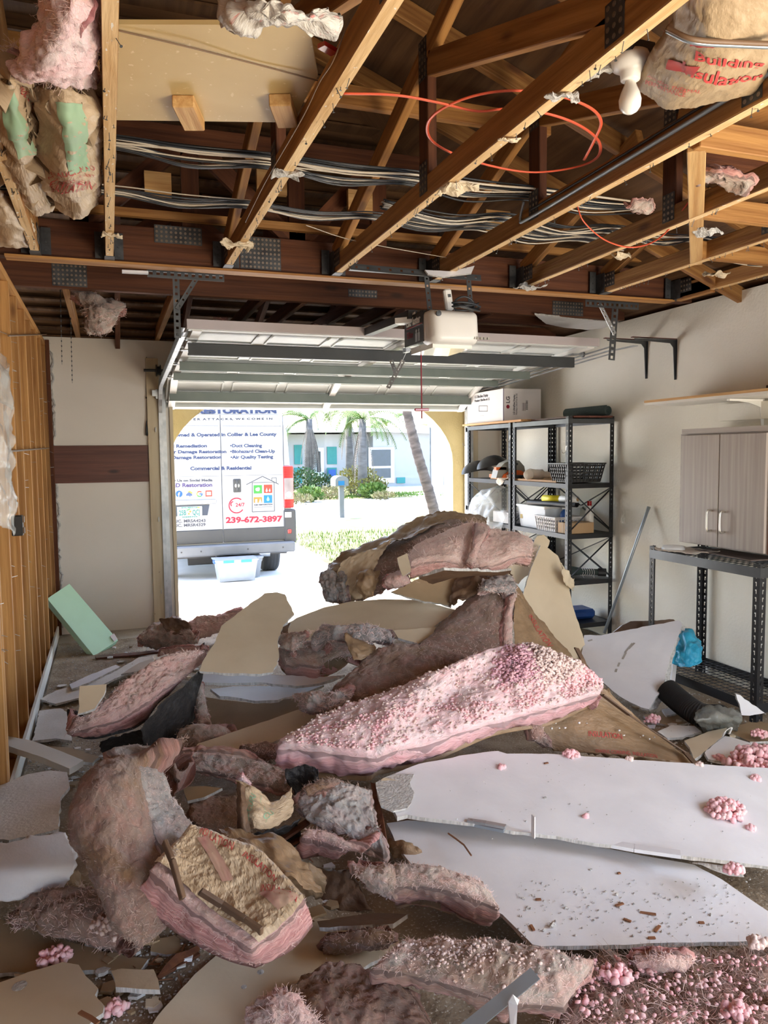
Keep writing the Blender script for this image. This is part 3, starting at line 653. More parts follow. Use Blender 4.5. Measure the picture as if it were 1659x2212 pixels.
# ---- outdoors
def ground(y): return 0 if y < 7.4 else (-.072*(y-7.4) if y < 12.2 else min(-.25, -.3456+.025*(y-12.2)))
def gmesh(poly, z0=0, n=1):
    mb = MB(); P = []
    for x, y in poly: P.append((x, y, ground(y)+z0))
    mb.prism(P, (0, 0, -.1)); return mb
vs = []; ny = 40
ysg = [7.4+.35*k for k in range(21)]+[16.5, 20.2]
vs = [(x, y, ground(y)) for y in ysg for x in (-12, 3.4)]
struct('ground_driveway', MB().add(vs, [(2*k, 2*k+1, 2*k+3, 2*k+2) for k in range(len(ysg)-1)]), M['drive'])
struct('ground_lawn', MB().add([(x, y, ground(y)+.005) for y in [7.4+.35*k for k in range(21)]+[16.5, 19.6] for x in (3.38, 20)], [(2*k, 2*k+1, 2*k+3, 2*k+2) for k in range(22)]), M['lawn'])
struct('ground_road', MB().box((-40, 19.6, -.4), (60, 28, -.25)), M['road'])
struct('ground_verge', MB().box((-40, 28, -.4), (60, 80, -.24)), M['lawn'])
struct('ground_house_drive', MB().box((11.4, 27, -.4), (30, 40, -.235)), M['road'])
# ================================================================ GARAGE DOOR
def frange(a, b, n): return [a+(b-a)*i/n for i in range(n+1)]
gd = empty('garage_door', (1.9, 5.9, 1.9), 'half-open sectional garage door hanging under the ceiling, ribbed by grey struts', 'garage door')
prof = [(4.72, 2.27), (5.28, 2.235), (5.30, 2.233), (5.86, 2.20), (5.88, 2.198), (6.42, 2.16), (6.44, 2.155), (6.93, 1.925)]
for k in range(4):
    (y0, z0), (y1, z1) = prof[2*k], prof[2*k+1]; d = V((0, y1-y0, z1-z0)); n = V((0, -d.z, d.y)).normalized(); up = n if n.z > 0 else -n
    mb = MB(); c = V((1.9, (y0+y1)/2, (z0+z1)/2)); mb.obox(c+up*.012, (1, 0, 0), d, (2.86, d.length, .02))
    dn = d.normalized()
    for s in range(6):   # raised frames pressed in the inner skin
        cx = .5+.233+s*.467; lo, w2, l2 = c-up*.001, .19, d.length*.30; o_ = V((cx-1.9, 0, 0))
        for a, b, ww, ll in ((0, l2, w2*2, .014), (0, -l2, w2*2, .014)): mb.obox(c+o_+dn*b-up*.003, (1, 0, 0), d, (ww, ll, .010))
        for sx_ in (-1, 1): mb.obox(c+o_+V((sx_*w2, 0, 0))-up*.003, (1, 0, 0), d, (.014, l2*2, .010))
    for e in (-1, 1): mb.obox(c+dn*e*(d.length/2-.02)-up*.012, (1, 0, 0), d, (2.86, .04, .03))
    p = mb.build('door_panel', M['doorp'], gd)
    for x in (.52, 1.90, 3.28): MB().obox(V((x, c.y, c.z))-up*.02, (1, 0, 0), d, (.055, d.length*.98, .03)).build('stile', M['white'], p)
MB().obox((1.9, 4.715, 2.275), (1, 0, 0), (0, 1, 0), (2.88, .02, .055)).build('top_rail', mat('pinkish_white_paint', (.55, .49, .50), (.5, .45, .46), .5), gd)
MB().obox((1.9, 6.945, 1.915), (1, 0, 0), (0, 1, 0), (2.86, .03, .022)).build('bottom_seal', M['black'], gd)
MB().obox((1.9, 6.93, 1.932), (1, 0, 0), (0, 1, 0), (2.86, .045, .02)).build('bottom_rail', M['white'], gd)
for k, (xa, xb, y, z, hh_) in enumerate(((.49, 3.32, 4.99, 2.165, .075), (.49, 3.31, 5.62, 2.13, .062), (.49, 3.31, 6.17, 2.11, .055), (.49, 3.30, 6.66, 1.995, .08))):
    mb = MB(); mb.box((xa, y-.002, z-hh_/2), (xb, y+.001, z+hh_/2)).box((xa, y-.002, z+hh_/2-.002), (xb, y+.035, z+hh_/2)).box((xa, y-.002, z-hh_/2), (xb, y+.03, z-hh_/2+.002)).box((xa, y+.028, z-hh_/2), (xb, y+.03, z-hh_/2+.015))
    s = mb.build('strut', M['strut_d'] if k == 0 else M['strut'], gd)
    if k < 3:
        q = MB()
        for x in (.56, 1.9, 3.24): q.box((x-.035, y+.04, z+.01), (x+.035, y+.16, z+.02)).tube([(x-.045, y+.09, z+.012), (x+.045, y+.09, z+.012)], .008, 8)
        q.build('hinge', M['galv'], gd)
for x, sg in ((.49, -1), (3.31, 1)):
    for y, z in ((4.95, 2.22), (5.3, 2.20), (5.87, 2.17), (6.43, 2.13), (6.86, 1.96)):
        MB().tube([(x, y, z), (x+sg*.07, y, z)], .006, 8).lathe((x+sg*.055, y, z), [(0, -.008), (.022, -.008), (.022, .008), (0, .008)], (1, 0, 0), 14).obox((x+sg*-.02, y, z), (1, 0, 0), (0, 1, 0), (.07, .06, .012)).build('roller_bracket', M['galv'], gd)
mb = MB().box((1.885, 4.80, 2.17), (1.915, 4.86, 2.20)); mb.build('lift_bracket', M['galv'], gd)
# tracks
def channel(pts, w, h, name, mt, parent):
    mb = MB()
    for a, b in zip(pts[:-1], pts[1:]):
        a = V(a); b = V(b); d = (b-a).normalized(); mb.bar(a-d*.004, b+d*.004, w, .003, up=(0, d.z, -d.y) if abs(d.y) > .2 or abs(d.z) > .2 else (0, 0, 1))
        up = V((0, -d.z, d.y)); up = up if up.z >= 0 else -up
        for s in (-1, 1): mb.bar(a+up*s*h/2-d*.004, b+up*s*h/2+d*.004, w, .003, up=up)
    return mb.build(name, mt, parent)
arc = [(6.60+.26*math.sin(t), 1.80+.30*(math.cos(t))) for t in [PI/2*k/7 for k in range(8)]]
for x, nm in ((.425, 'left'), (3.375, 'right')):
    t = empty('door_track', (x, 6.8, 0), 'galvanised %s track of the garage door, upright then curving back under the ceiling' % nm, 'door track')
    pts = [(x, 4.62, 2.21)]+[(x, 6.60-1.98*k/4, 2.10+.11*k/4) for k in (3, 2, 1)]+[(x, y, z) for y, z in arc]+[(x, 6.86, .05)]
    channel(pts, .03, .05, 'rail', M['galv'], t)
    MB().bar((x+(.03 if x < 1 else -.03), 6.87, .03), (x+(.03 if x < 1 else -.03), 6.87, 2.08), .03, .05).build('angle', M['galv'], t)
    for z in (.32, .95, 1.72): MB().box((x-.05, 6.872, z-.025), (x+.03, 6.878, z+.025)).box((x-.045, 6.84, z-.02), (x-.04, 6.878, z+.02)).lathe((x-.03, 6.872, z), [(0, 0), (.008, 0), (.006, .006), (0, .006)], (0, -1, 0), 6).build('track_bracket', M['galv'], t)
# spring shaft stub and pulleys at left top
t = empty('spring_drum', (.40, 6.8, 1.95), 'dark pulley and bolt assembly at the top of the left door track', 'pulley')
MB().lathe((.42, 6.83, 2.22), [(0, -.02), (.05, -.02), (.05, -.015), (.035, -.01), (.035, .01), (.05, .015), (.05, .02), (0, .02)], (1, 0, 0), 20).build('wheel', M['black'], t)
MB().tube([(.30, 6.83, 2.22), (.50, 6.83, 2.22)], .012, 10).build('axle', M['steel_gray'], t)
MB().box((.39, 6.8, 1.98), (.43, 6.86, 2.06)).box((.36, 6.79, 2.0), (.42, 6.80, 2.05)).build('bracket', M['galv'], t)
# hangers of angle iron
def angle_iron(mb, a, b, w=.03, up=(0, 0, 1), holes=True):
    mb.bar(a, b, w, .003, up=up)
    a = V(a); b = V(b); d = (b-a); s = d.cross(V(up)).normalized(); mb.bar(a+s*w/2+V(up).normalized()*-w/2, b+s*w/2+V(up).normalized()*-w/2, .003, w, up=up)
def holes_on(a, b, n, nrm, r=.006, w2=0):
    a = V(a); b = V(b); q = MB()
    for k in range(n): c = a.lerp(b, (k+.5)/n); q.lathe(c, [(r, 0), (0, .0004)], nrm, 8)
    return q
def perf(parent, a, b, w, nrm, name='angle_iron', n=None, mt='steel_gray', hm='black', label=None):
    """perforated flat: strip with a row of through holes"""
    a = V(a); b = V(b); d = (b-a); L = d.length; d.normalize(); nn = V(nrm).normalized(); s = d.cross(nn).normalized(); n = n or int(L/.035); mb = MB(); th = .0025; r = w*.2
    # side rails and bridges between holes give real openings
    e = (w/2-r)
    for sg in (-1, 1): mb.obox((a+b)/2+s*sg*(w/2-e/2), d, s, (L, e, th))
    step = L/n
    for k in range(n+1):
        c = a+d*(k*step); l = step-2*r; lo = max(0, k*step-l/2); hi = min(L, k*step+l/2)
        mb.obox(a+d*((lo+hi)/2), d, s, (hi-lo, 2*r, th))
    return mb.build(name, M[mt], parent, label=label)
t = empty('track_hanger', (.42, 4.66, 2.2), 'dark angle-iron hanger with diagonal brace holding the left door track', 'hanger')
A = PZ(317, 590, ZT-.012); B = PZ(482, 600, ZT-.012); A.y = B.y = 4.30
perf(t, (A.x, 4.28, ZT-.02), (B.x, 4.28, ZT-.02), .045, (0, -1, 0))
MB().obox(((A.x+B.x)/2, 4.30, ZT-.005), (1, 0, 0), (0, 1, 0), (B.x-A.x, .04, .003)).build('flange', M['steel_gray'], t)
c = PY(380, 600, 4.29); c2_ = PY(382, 730, 4.29); perf(t, (c.x, 4.29, ZT-.03), (c.x, 4.29, c2_.z), .035, (0, -1, 0))
c = PY(425, 606, 4.285); d_ = PY(383, 668, 4.285); perf(t, (c.x, 4.283, ZT-.03), (d_.x, 4.283, d_.z), .025, (0, -1, 0), name='diagonal_brace')
t2 = MB().obox(PY(292, 588, 4.26), (1, 0, .02), (0, 1, 0), (.13, .035, .012)).build('plaster_scrap', M['dry_w']); tag(t2, 'thin white plaster scrap stuck to the left hanger under the girder', 'scrap')
t = empty('track_hanger', (3.36, 4.5, 2.2), 'perforated steel hanger holding the right door track near the wall', 'hanger')
A = PZ(1262, 652, ZT-.01); B = PZ(1368, 662, ZT-.01)
perf(t, (A.x, 4.32, ZT-.02), (B.x, 4.32, ZT-.02), .045, (0, -1, 0))
c = PY(1327, 662, 4.36); d_ = PY(1319, 775, 4.36); perf(t, (c.x, 4.35, ZT-.03), (d_.x, 4.35, d_.z-.01), .05, (0, -1, 0))
c = PY(1294, 656, 4.33); d_ = PY(1327, 722, 4.33); perf(t, (c.x, 4.325, c.z), (d_.x, 4.325, d_.z), .028, (0, -1, 0), name='diagonal_brace', mt='galv')
MB().obox((3.375, 4.5, 2.205), (1, 0, 0), (0, 1, 0), (.04, .3, .004)).build('foot', M['galv'], t)
# ================================================================ OPENER
op = empty('garage_door_opener', PY(968, 740, 3.9), 'white-fronted garage door opener motor hanging from the girder on steel straps', 'opener')
Y0, Y1 = 3.62, 3.98
fl = lambda x, y: PY(x, y, Y0)
def rrect(x0, x1, z0, z1, r, n=5):
    out = []
    for cx, cz, a0 in ((x1-r, z1-r, 0), (x0+r, z1-r, 90), (x0+r, z0+r, 180), (x1-r, z0+r, 270)):
        for k in range(n+1): a = math.radians(a0+90*k/n); out.append((cx+r*math.cos(a), cz+r*math.sin(a)))
    return out
p0 = fl(932, 735); p1 = fl(1036, 668); ox0, ox1, oz0, oz1 = p0.x, p1.x, p0.z-.01, p1.z
# body: dark box; front: bulging white shell
MB().box((ox0+.01, Y0+.05, oz0+.03), (ox1-.01, Y1, oz1-.005)).build('chassis', M['black'], op)
mb = MB(); rings = [(0, .035, 0), (.02, .012, 0), (.10, 0, 0), (.13, .004, 0)]; vs = []; fs = []
sects = []
for yy, ins, _ in [(-.03, .05, 0), (-.025, .03, 0), (-.01, .012, 0), (.03, .0, 0), (.10, .0, 0), (.13, .006, 0)]:
    sects.append([V((x, Y0+yy+(.02*((z-oz0)/(oz1-oz0))), z+(.018*math.sin(PI*(x-ox0)/(ox1-ox0))*-1 if z > (oz0+oz1)/2 else -.012*math.sin(PI*(x-ox0)/(ox1-ox0))))) for x, z in rrect(ox0+ins, ox1-ins, oz0+ins*.8, oz1-ins*.8, .03)])
n = len(sects[0]); vs = [p for s in sects for p in s]
for i in range(len(sects)-1):
    for k in range(n): fs.append((i*n+k, i*n+(k+1) % n, (i+1)*n+(k+1) % n, (i+1)*n+k))
fs.append(tuple(range(n))); fs.append(tuple(range((len(sects)-1)*n, len(sects)*n)))
mb.add(vs, fs); mb.build('front_cover', M['white'], op, smooth=True)
MB().box((ox0+.02, Y0+.03, oz0-.022), (ox1-.03, Y1-.03, oz0+.012)).build('light_lens', M['glass'], op)
mb = MB()
for k in range(9): mb.box((ox0+.14+k*.021, Y0-.022, oz0+.022), (ox0+.152+k*.021, Y0-.010, oz0+.034))
mb.build('vent_slots', M['grayp'], op)
sp = lambda x, y: PX(x, y, ox0+.006)
side = MB().box((ox0-.002, Y0+.10, oz0+.02), (ox0+.012, Y1+.01, oz1+.0)).build('side_panel', M['black'], op)
a = V((ox0-.003, Y1-.02, oz0+.125)); text('LiftMaster', .058, a, (0, -1, 0), (0, 0, 1), M['white'], side, bold=.0015, sx=.84)
MB().box((ox0-.004, Y0+.12, oz0+.112), (ox0-.002, Y1-.02, oz0+.118)).build('red_stripe', M['redlens'], side)
text('CHAMBERLAIN', .018, (ox0-.003, Y1-.02, oz0+.178), (0, -1, 0), (0, 0, 1), M['white'], side, sx=1.1)
text('Elite', .05, (ox0-.003, Y1-.03, oz0+.06), (0, -1, 0), (0, 0, 1), M['crimson'], side)
mb = MB(); 
for q in (0, .035): mb.ball((ox0-.003, Y0+.16+q, oz0+.085), .011, 1, sq=(.2, 1, 1)).box((ox0-.004, Y0+.147+q, oz0+.03), (ox0-.002, Y0+.173+q, oz0+.075))
mb.build('picture_of_two_figures', M['galv'], side)
MB().lathe((ox0+.035, Y0-.006, oz1-.035), [(.014, 0), (.014, .012), (0, .013)], (0, -1, 0), 14).build('button', M['steel_gray'], op)
# rail and carriage arm
ra = V((ox0+.03, Y0+.25, oz0+.14)); rb = PY(800, 728, 6.2); rb = V((1.66, 6.88, 2.36))
MB().bar(V((ox0+.0, Y0+.25, 2.24)), rb, .05, .045).build('rail', M['black'], op)
MB().bar(V((ox0-.05, Y0+.35, 2.215)), V((ox0+.02, Y0+.28, 2.215)), .07, .03).build('carriage', M['white'], op)
E1 = PY(896, 722, 4.2); E2 = PY(862, 795, 4.6); E3 = PY(838, 838, 4.75)
perf(op, E1, E2, .035, (0, -1, .3), name='arm', mt='galv'); perf(op, E2+V((.03, .0, .05)), E3, .028, (0, -1, .3), name='arm', mt='galv')
perf(op, PY(845, 778, 4.72), PY(856, 812, 4.7), .028, (0, -1, .2), name='arm', mt='galv')
# hanging straps
hy = 4.05
A = PY(760, 576, 3.88); B = PY(1025, 600, 3.98)
perf(op, (A.x, 3.9, 2.475), (B.x, 3.9, 2.465), .035, (0, -1, .25), name='mounting_strap', n=12)
c = PY(921, 598, 3.9); d_ = PY(927, 672, 3.9); perf(op, (c.x, 3.9, 2.46), (d_.x, 3.88, oz1-.01), .028, (0, -1, 0), name='mounting_strap')
c = PY(1012, 598, 3.9); d_ = PY(1016, 672, 3.9); perf(op, (c.x, 3.9, 2.46), (d_.x, 3.88, oz1-.01), .028, (0, -1, 0), name='mounting_strap')
MB().box((A.x, 3.9, 2.462), (B.x, 3.94, 2.467)).build('mounting_strap', M['steel_gray'], op)
o = board([(918, 583), (975, 586), (1025, 574), (1018, 590), (960, 598), (925, 592)], 'Y', [(918, 583, 3.86), (1025, 574, 3.86), (925, 598, 3.84)], .01, .003).build('plaster_scrap', WHT()); tag(o, 'broken white plaster sliver caught on the opener straps', 'scrap')
# receiver, cord coil, emergency pull
c = PY(968, 648, 3.85); o = MB().obox(c, (1, 0, .15), (0, 1, 0), (.045, .03, .115), bev=.008).obox(c+V((0, -.016, .02)), (1, 0, .15), (0, 1, 0), (.016, .004, .016), 1).build('receiver', [M['white'], M['steel_gray']], op)
pts = []; c = PY(1005, 662, 3.85)
for k in range(90): a = k/90*2*PI*4; pts.append(c+V((math.cos(a)*(.075+.02*math.sin(a*.37)), math.sin(a)*.03, .012*math.sin(a*1.3)+.01*math.cos(a*.5)+(.03*max(0, math.cos(a+2.2)) if k < 45 else 0))))
MB().tube(pts, .006, 6).build('power_cord', M['blackcable'], op, smooth=True)
pts = [PY(x, y, 3.85) for x, y in ((903, 718), (915, 735), (922, 742), (930, 738), (938, 728))]; MB().tube(_line(pts, 20), .002, 5).build('wire', M['whitecable'], op)
pts = [PY(x, y, 3.82) for x, y in ((900, 725), (908, 752), (918, 757), (932, 745))]; MB().tube(_line(pts, 20), .0015, 5).build('wire', M['whitecable'], op)
a = PY(909, 730, 3.95); b = PY(911, 885, 3.95)
cd_ = MB().tube([a, b, b+V((0, 0, -.05))], .0035, 6).build('pull_cord', M['crimson'], op); MB().obox(b, (1, 0, .03), (0, 1, 0), (.085, .014, .016), bev=.003).build('pull_handle', M['redlens'], cd_)
# ================================================================ WALL THINGS, LEFT AND BACK
fB = lambda x, y: PY(x, y, YB)
a = fB(113, 963); b = fB(322, 1040)
o = MB().box((XL+.02, YB-.02, b.z), (b.x, YB-.001, a.z), bev=.002).build('mounting_board', M['board']); tag(o, 'dark stained wide board fixed level across the white wall left of the door', 'board')
a = fB(320, 775)
o = MB().box((.32, YB-.04, .02), (.42, YB-.001, a.z)).build('jamb_board', M['jamb']); tag(o, 'pale weathered timber plank upright beside the left door track', 'plank')
o = MB().box((.502, YB-.03, .0), (.53, YB+.18, 2.0)).build('door_stop_board', M['jamb']); tag(o, 'narrow cream timber lining the left edge of the door opening', 'plank')
o = MB().box((3.40, YB-.03, .0), (3.46, YB-.001, 2.0)).build('door_stop_board', M['jamb']); tag(o, 'narrow cream timber lining the right edge of the door opening', 'plank')
t = empty('pull_rope', fB(317, 1000), 'black pull rope with a long grip hanging on the wall above the stained board', 'rope')
MB().tube([fB(316, 772)+V((0, -.03, 0)), fB(317, 900)+V((0, -.03, 0)), fB(317, 915)+V((0, -.03, 0))], .002, 6).build('rope', M['black'], t)
MB().lathe(fB(317, 942)+V((0, -.03, 0)), [(.002, 0), (.012, .01), (.010, .06), (.005, .11), (.002, .13)], (0, 0, 1), 12).ball(fB(317, 860)+V((0, -.03, 0)), .012).build('grip', M['black'], t, smooth=True)
for (x, y0, y1, Y, nm) in ((130, 620, 788, 5.6, 'longer left one'), (152, 650, 828, 5.9, 'longer right one')):
    a = PY(x, y0, Y); b = PY(x+4, y1, Y); mb = MB(); n = int((a-b).length/.016)
    for k in range(n):
        p = a.lerp(b, (k+.5)/n); mb.obox(p, (1, 0, 0) if k % 2 else (0, 1, 0), (0, 0, 1), (.007, .014, .002))
    mb.tube([a+V((0, 0, .0)), V((a.x, a.y, ZT+.02))], .0015, 4)
    tag(mb.build('hanging_chain', M['steel_gray']), 'thin rusty chain hanging before the white wall in the left corner, '+('nearer the studs' if x == 130 else 'nearer the door'), 'chain')
o = MB().box((XL+.0, YB-.03, 0), (XL+.03, YB-.001, ZT-.03)).build('corner_lath', M['wood_dark']); tag(o, 'narrow dark lath left upright in the corner of the stud wall and white wall', 'lath')
mb = MB(); R = random.Random(3)
pts = [V((XL+.04+.035*fbm(V((0, 0, z*9))), YB-.004, z)) for z in [ZT-.05-.03*k for k in range(80)]]
mb.tube(pts, [.008+.007*abs(fbm(p*20)) for p in pts], 6); o = mb.build('torn_wall_edge', M['gyp']); tag(o, 'ragged torn plaster edge down the left corner of the white wall', 'plaster edge')
# green foam board leaning on the corner
mb = board([(102, 1293), (150, 1261), (255, 1383), (203, 1417)], 'Y', [(150, 1261, 6.55), (203, 1417, 6.05), (255, 1383, 6.25)], .05, 0, straight=(0, 1, 2, 3))
o = mb.build('foam_board', [M['foam'], M['foam'], M['foam']]); tag(o, 'pale mint green rigid foam board leaning in the back left corner', 'foam board')
text('TIO', .04, hit(231, 1376, mb.pl)+mb.pl[1]*.002, (.35, 0, -.6), (.5, .2, .5), M['white'], o) if False else None
q = board([(238, 1374), (246, 1368), (254, 1380), (247, 1386)], 'Y', [(150, 1261, 6.54), (203, 1417, 6.04), (255, 1383, 6.24)], .001, 0, straight=(0, 1, 2, 3)).build('sticker', [M['carton']]*3)
q.parent = o; q.location -= o.location
# steel rods through the studs, outlet box, plastic
for px0, py0, px1, py1 in ((20, 975, 106, 968), (18, 725, 108, 722)):
    a = PX(px0, py0, XL+.01); b = PX(px1, py1, XL+.01)
    o = MB().tube([a, b], .005, 6).build('cable_rod', M['browncable']); tag(o, 'thin dark wire running level across the studs, '+('at the height of the stained board' if py0 > 900 else 'just under the top plate'), 'wire')
c = PX(38, 1135, XL+.02); t = empty('outlet_box', c, 'black outlet box fixed on a stud of the left wall', 'outlet box')
MB().obox(c, (0, 1, 0), (0, 0, 1), (.06, .10, .05), bev=.004).build('box', M['black'], t)
MB().obox(c+V((.028, 0, .03)), (0, 1, 0), (0, 0, 1), (.034, .03, .008)).obox(c+V((.028, 0, -.025)), (0, 1, 0), (0, 0, 1), (.034, .03, .008)).build('receptacle', M['browncable'], t)
mb = crumple([[PX(-30, 700, XL+.03), PX(8, 760, XL+.03), PX(12, 800, XL+.05)], [PX(-40, 900, XL+.05), PX(5, 930, XL+.05), PX(22, 950, XL+.06)], [PX(-40, 1040, XL+.05), PX(8, 1040, XL+.07), PX(30, 1060, XL+.09)], [PX(-30, 1120, XL+.05), PX(5, 1140, XL+.08), PX(26, 1160, XL+.10)]], 24, 40, .04, 9, .0008, 3)
o = mb.build('plastic_sheet', M['clearpl'], smooth=True); tag(o, 'crinkled clear plastic sheet hanging on the nearest left studs', 'plastic sheet')
mb = MB(); R = random.Random(9)
for k in range(60):
    y = R.choice(ys[:10])+R.uniform(-.012, .012); z = R.uniform(.5, 2.3); q = V((XL, y, z)); mb.tube([q, q+V((R.uniform(.01, .03), R.uniform(-.01, .01), R.uniform(-.012, .006)))], .0014, 4)
tag(mb.build('stud_nails', M['galv']), 'bent drywall nails left in the bare studs of the left wall', 'nails', kind='stuff')
# ================================================================ SHELVING UNITS (two, along the right wall)
def post(mb, x, y, z1, sx, sy, w=.036, th=.002, step=.038):
    for ax in (0, 1):
        L = z1; n = int(L/step); r = .0042; e = w/2-r
        if ax == 0:
            for s in (0, 1): mb.box((min(x, x+sx*w) if s == 0 else min(x, x+sx*w)+e+2*r, y-th/2, 0), ((min(x, x+sx*w)+e) if s == 0 else max(x, x+sx*w), y+th/2, z1))
            for k in range(n+1):
                lo = max(0, k*step-(step-.012)/2); hi = min(z1, k*step+(step-.012)/2); mb.box((min(x, x+sx*w)+e, y-th/2, lo), (min(x, x+sx*w)+e+2*r, y+th/2, hi))
        else:
            for s in (0, 1): mb.box((x-th/2, min(y, y+sy*w) if s == 0 else min(y, y+sy*w)+e+2*r, 0), (x+th/2, (min(y, y+sy*w)+e) if s == 0 else max(y, y+sy*w), z1))
            for k in range(n+1):
                lo = max(0, k*step-(step-.012)/2); hi = min(z1, k*step+(step-.012)/2); mb.box((x-th/2, min(y, y+sy*w)+e, lo), (x+th/2, min(y, y+sy*w)+e+2*r, hi))
def unit(y0, y1, zs, label, top='shelfwood'):
    x0, x1 = 3.28, 3.69; t = empty('shelving_unit', ((x0+x1)/2, (y0+y1)/2, 0), label, 'shelving unit')
    for x, sx in ((x0, 1), (x1, -1)):
        for y, sy in ((y0, 1), (y1, -1)):
            mb = MB(); post(mb, x, y, 1.765, sx, sy); mb.build('post', M['steel_dark'], t)
    for k, z in enumerate(zs):
        mb = MB(); mb.box((x0+.003, y0+.003, z-.006), (x1-.003, y1-.003, z)); 
        for a, b in (((x0, y0), (x1, y0)), ((x0, y1), (x1, y1)), ((x0, y0), (x0, y1)), ((x1, y0), (x1, y1))): mb.bar((a[0], a[1], z-.018), (b[0], b[1], z-.018), .003, .036)
        mb.build('shelf', M['steel_dark'] if k else M['steel_gray'], t)
    for x, (ya, yb) in ((x0+.41-.008, (y0, y1)),):
        for za, zb in ((zs[2]+.01, zs[1]-.03), (zs[3]+.01, zs[2]-.03)):
            MB().bar((x, ya, za), (x, yb, zb), .003, .02, up=(1, 0, 0)).build('cross_brace', M['steel_dark'], t); MB().bar((x, yb, za), (x, ya, zb), .003, .02, up=(1, 0, 0)).build('cross_brace', M['steel_dark'], t)
    for y in (y0+.004, y1-.004):
        for za, zb in ((zs[2]+.01, zs[1]-.03), (zs[3]+.01, zs[2]-.03)):
            MB().bar((x0, y, za), (x1, y, zb), .003, .018, up=(0, 1, 0)).build('cross_brace', M['steel_dark'], t); MB().bar((x1, y, za), (x0, y, zb), .003, .018, up=(0, 1, 0)).build('cross_brace', M['steel_dark'], t)
    return t
ZS = [1.745, 1.25, .86, .50, .16]
u1 = unit(5.0, 5.85, ZS, 'black perforated-steel shelving unit nearer the camera, holding the black basket and boxes')
u2 = unit(5.89, 6.74, ZS, 'black perforated-steel shelving unit farther back beside the door track')
o = MB().box((3.25, 5.66, 1.752), (3.69, 6.79, 1.770), bev=.002).build('shelf_plank', M['shelfwood']); tag(o, 'orange plywood plank on top of the farther shelving unit under the white monitor box', 'plank')
o = MB().obox((3.50, 5.33, 1.760), (.05, 1, 0), (1, 0, 0), (.72, .34, .014), bev=.002).build('shelf_plank', M['board']); tag(o, 'reddish brown plank on top of the nearer shelving unit under the rolled mat', 'plank')
o = MB().box((3.30, 5.2, 1.252), (3.60, 6.3, 1.268)).build('shelf_plank', M['shelfwood']); tag(o, 'brown plank lying on the second shelf under the basket and cloth', 'plank')
# monitor carton
bx0, bx1, by0, by1, bz0, bz1 = 3.28, 3.66, 6.02, 6.74, 1.771, 2.055
t = empty('monitor_carton', ((bx0+bx1)/2, (by0+by1)/2, bz0), 'white printed monitor carton on top of the farther shelving unit', 'box')
MB().box((bx0, by0, bz0), (bx1, by1, bz1), bev=.002).build('carton', M['carton'], t)
MB().box((bx0-.0006, by0-.0006, bz0), (bx0+.004, by0+.004, bz1)).build('purple_edge', M['purple'], t)
T = lambda s, size, yy, x, z, m, **k: text(s, size, (x, by0-.0012, z), (0, 0, 1), (-1, 0, 0), m, t, **k)
T('LG', .05, 0, bx0+.062, bz0+.155, M['greytxt'], bold=.001); MB().lathe((bx0+.045, by0-.002, bz0+.125), [(.017, 0), (0, .001)], (0, -1, 0), 20).build('red_disc_logo', M['crimson'], t)
T('LG UltraFine Display', .026, 0, bx0+.115, bz0+.055, M['greytxt'], sx=.8, bold=.0004); T('Moniteur UltraFine de LG', .022, 0, bx0+.138, bz0+.055, M['greytxt'], sx=.8)
mb = MB(); R = random.Random(2)
z = bz0+.10
for k in range(22): w = R.uniform(.001, .003); mb.box((bx0+.225, by0-.001, z), (bx0+.245, by0-.0004, z+w)); z += w+.0018
for k in range(4): mb.box((bx0+.19+k*.009, by0-.001, bz0+.09), (bx0+.193+k*.009, by0-.0004, bz0+.16))
mb.build('barcode_print', M['greytxt'], t)
T2 = lambda s, size, y, z, m, **k: text(s, size, (bx0-.0012, y, z), (0, -1, 0), (0, 0, 1), m, t, **k)
T2('LG UltraFine Display', .038, by1-.16, bz0+.235, M['greytxt'], sx=.85); T2('Moniteur UltraFine de LG', .034, by1-.16, bz0+.20, M['greytxt'], sx=.85)
mb = MB().bar((bx0-.001, by1-.25, bz0+.11), (bx0-.001, by1-.42, bz0+.10), .002, .004).bar((bx0-.001, by1-.25, bz0+.11), (bx0-.001, by1-.25, bz0+.16), .002, .004).bar((bx0-.001, by1-.25, bz0+.16), (bx0-.001, by1-.42, bz0+.15), .002, .004).bar((bx0-.001, by1-.42, bz0+.10), (bx0-.001, by1-.42, bz0+.15), .002, .004)
mb.build('display_drawing', M['greytxt'], t)
T2('- - - - -', .03, by1-.27, bz0+.06, M['greytxt'])
# rolled mat
a = PY(1235, 884, 5.28); a = V((3.36, 5.55, 1.812)); b = V((3.62, 5.12, 1.815)); a = V((3.59, 5.50, 1.808)); b = V((3.655, 5.03, 1.812))
mb = MB(); d = (b-a).normalized(); pts = []
u_ = V((0, 0, 1)); w_ = d.cross(u_).normalized(); vs = []; lay = []; NS = 60
for k in range(NS+1):
    ang = k/NS*2*PI*2.2; r = .014+.020*k/NS; vs += [a+u_*math.sin(ang)*r+w_*math.cos(ang)*r, b+u_*math.sin(ang)*r+w_*math.cos(ang)*r]
    r2 = r+.009; vs += [a+u_*math.sin(ang)*r2+w_*math.cos(ang)*r2, b+u_*math.sin(ang)*r2+w_*math.cos(ang)*r2]
fs = []
for k in range(NS):
    i = 4*k; j = i+4; fs += [(i, i+1, j+1, j), (i+2, j+2, j+3, i+3), (i, j, j+2, i+2), (i+1, i+3, j+3, j+1)]
mb.add(vs, fs); tag(mb.build('rolled_mat', M['mat'], None, True), 'dark green rolled rubber mat on top of the nearer shelving unit', 'mat')
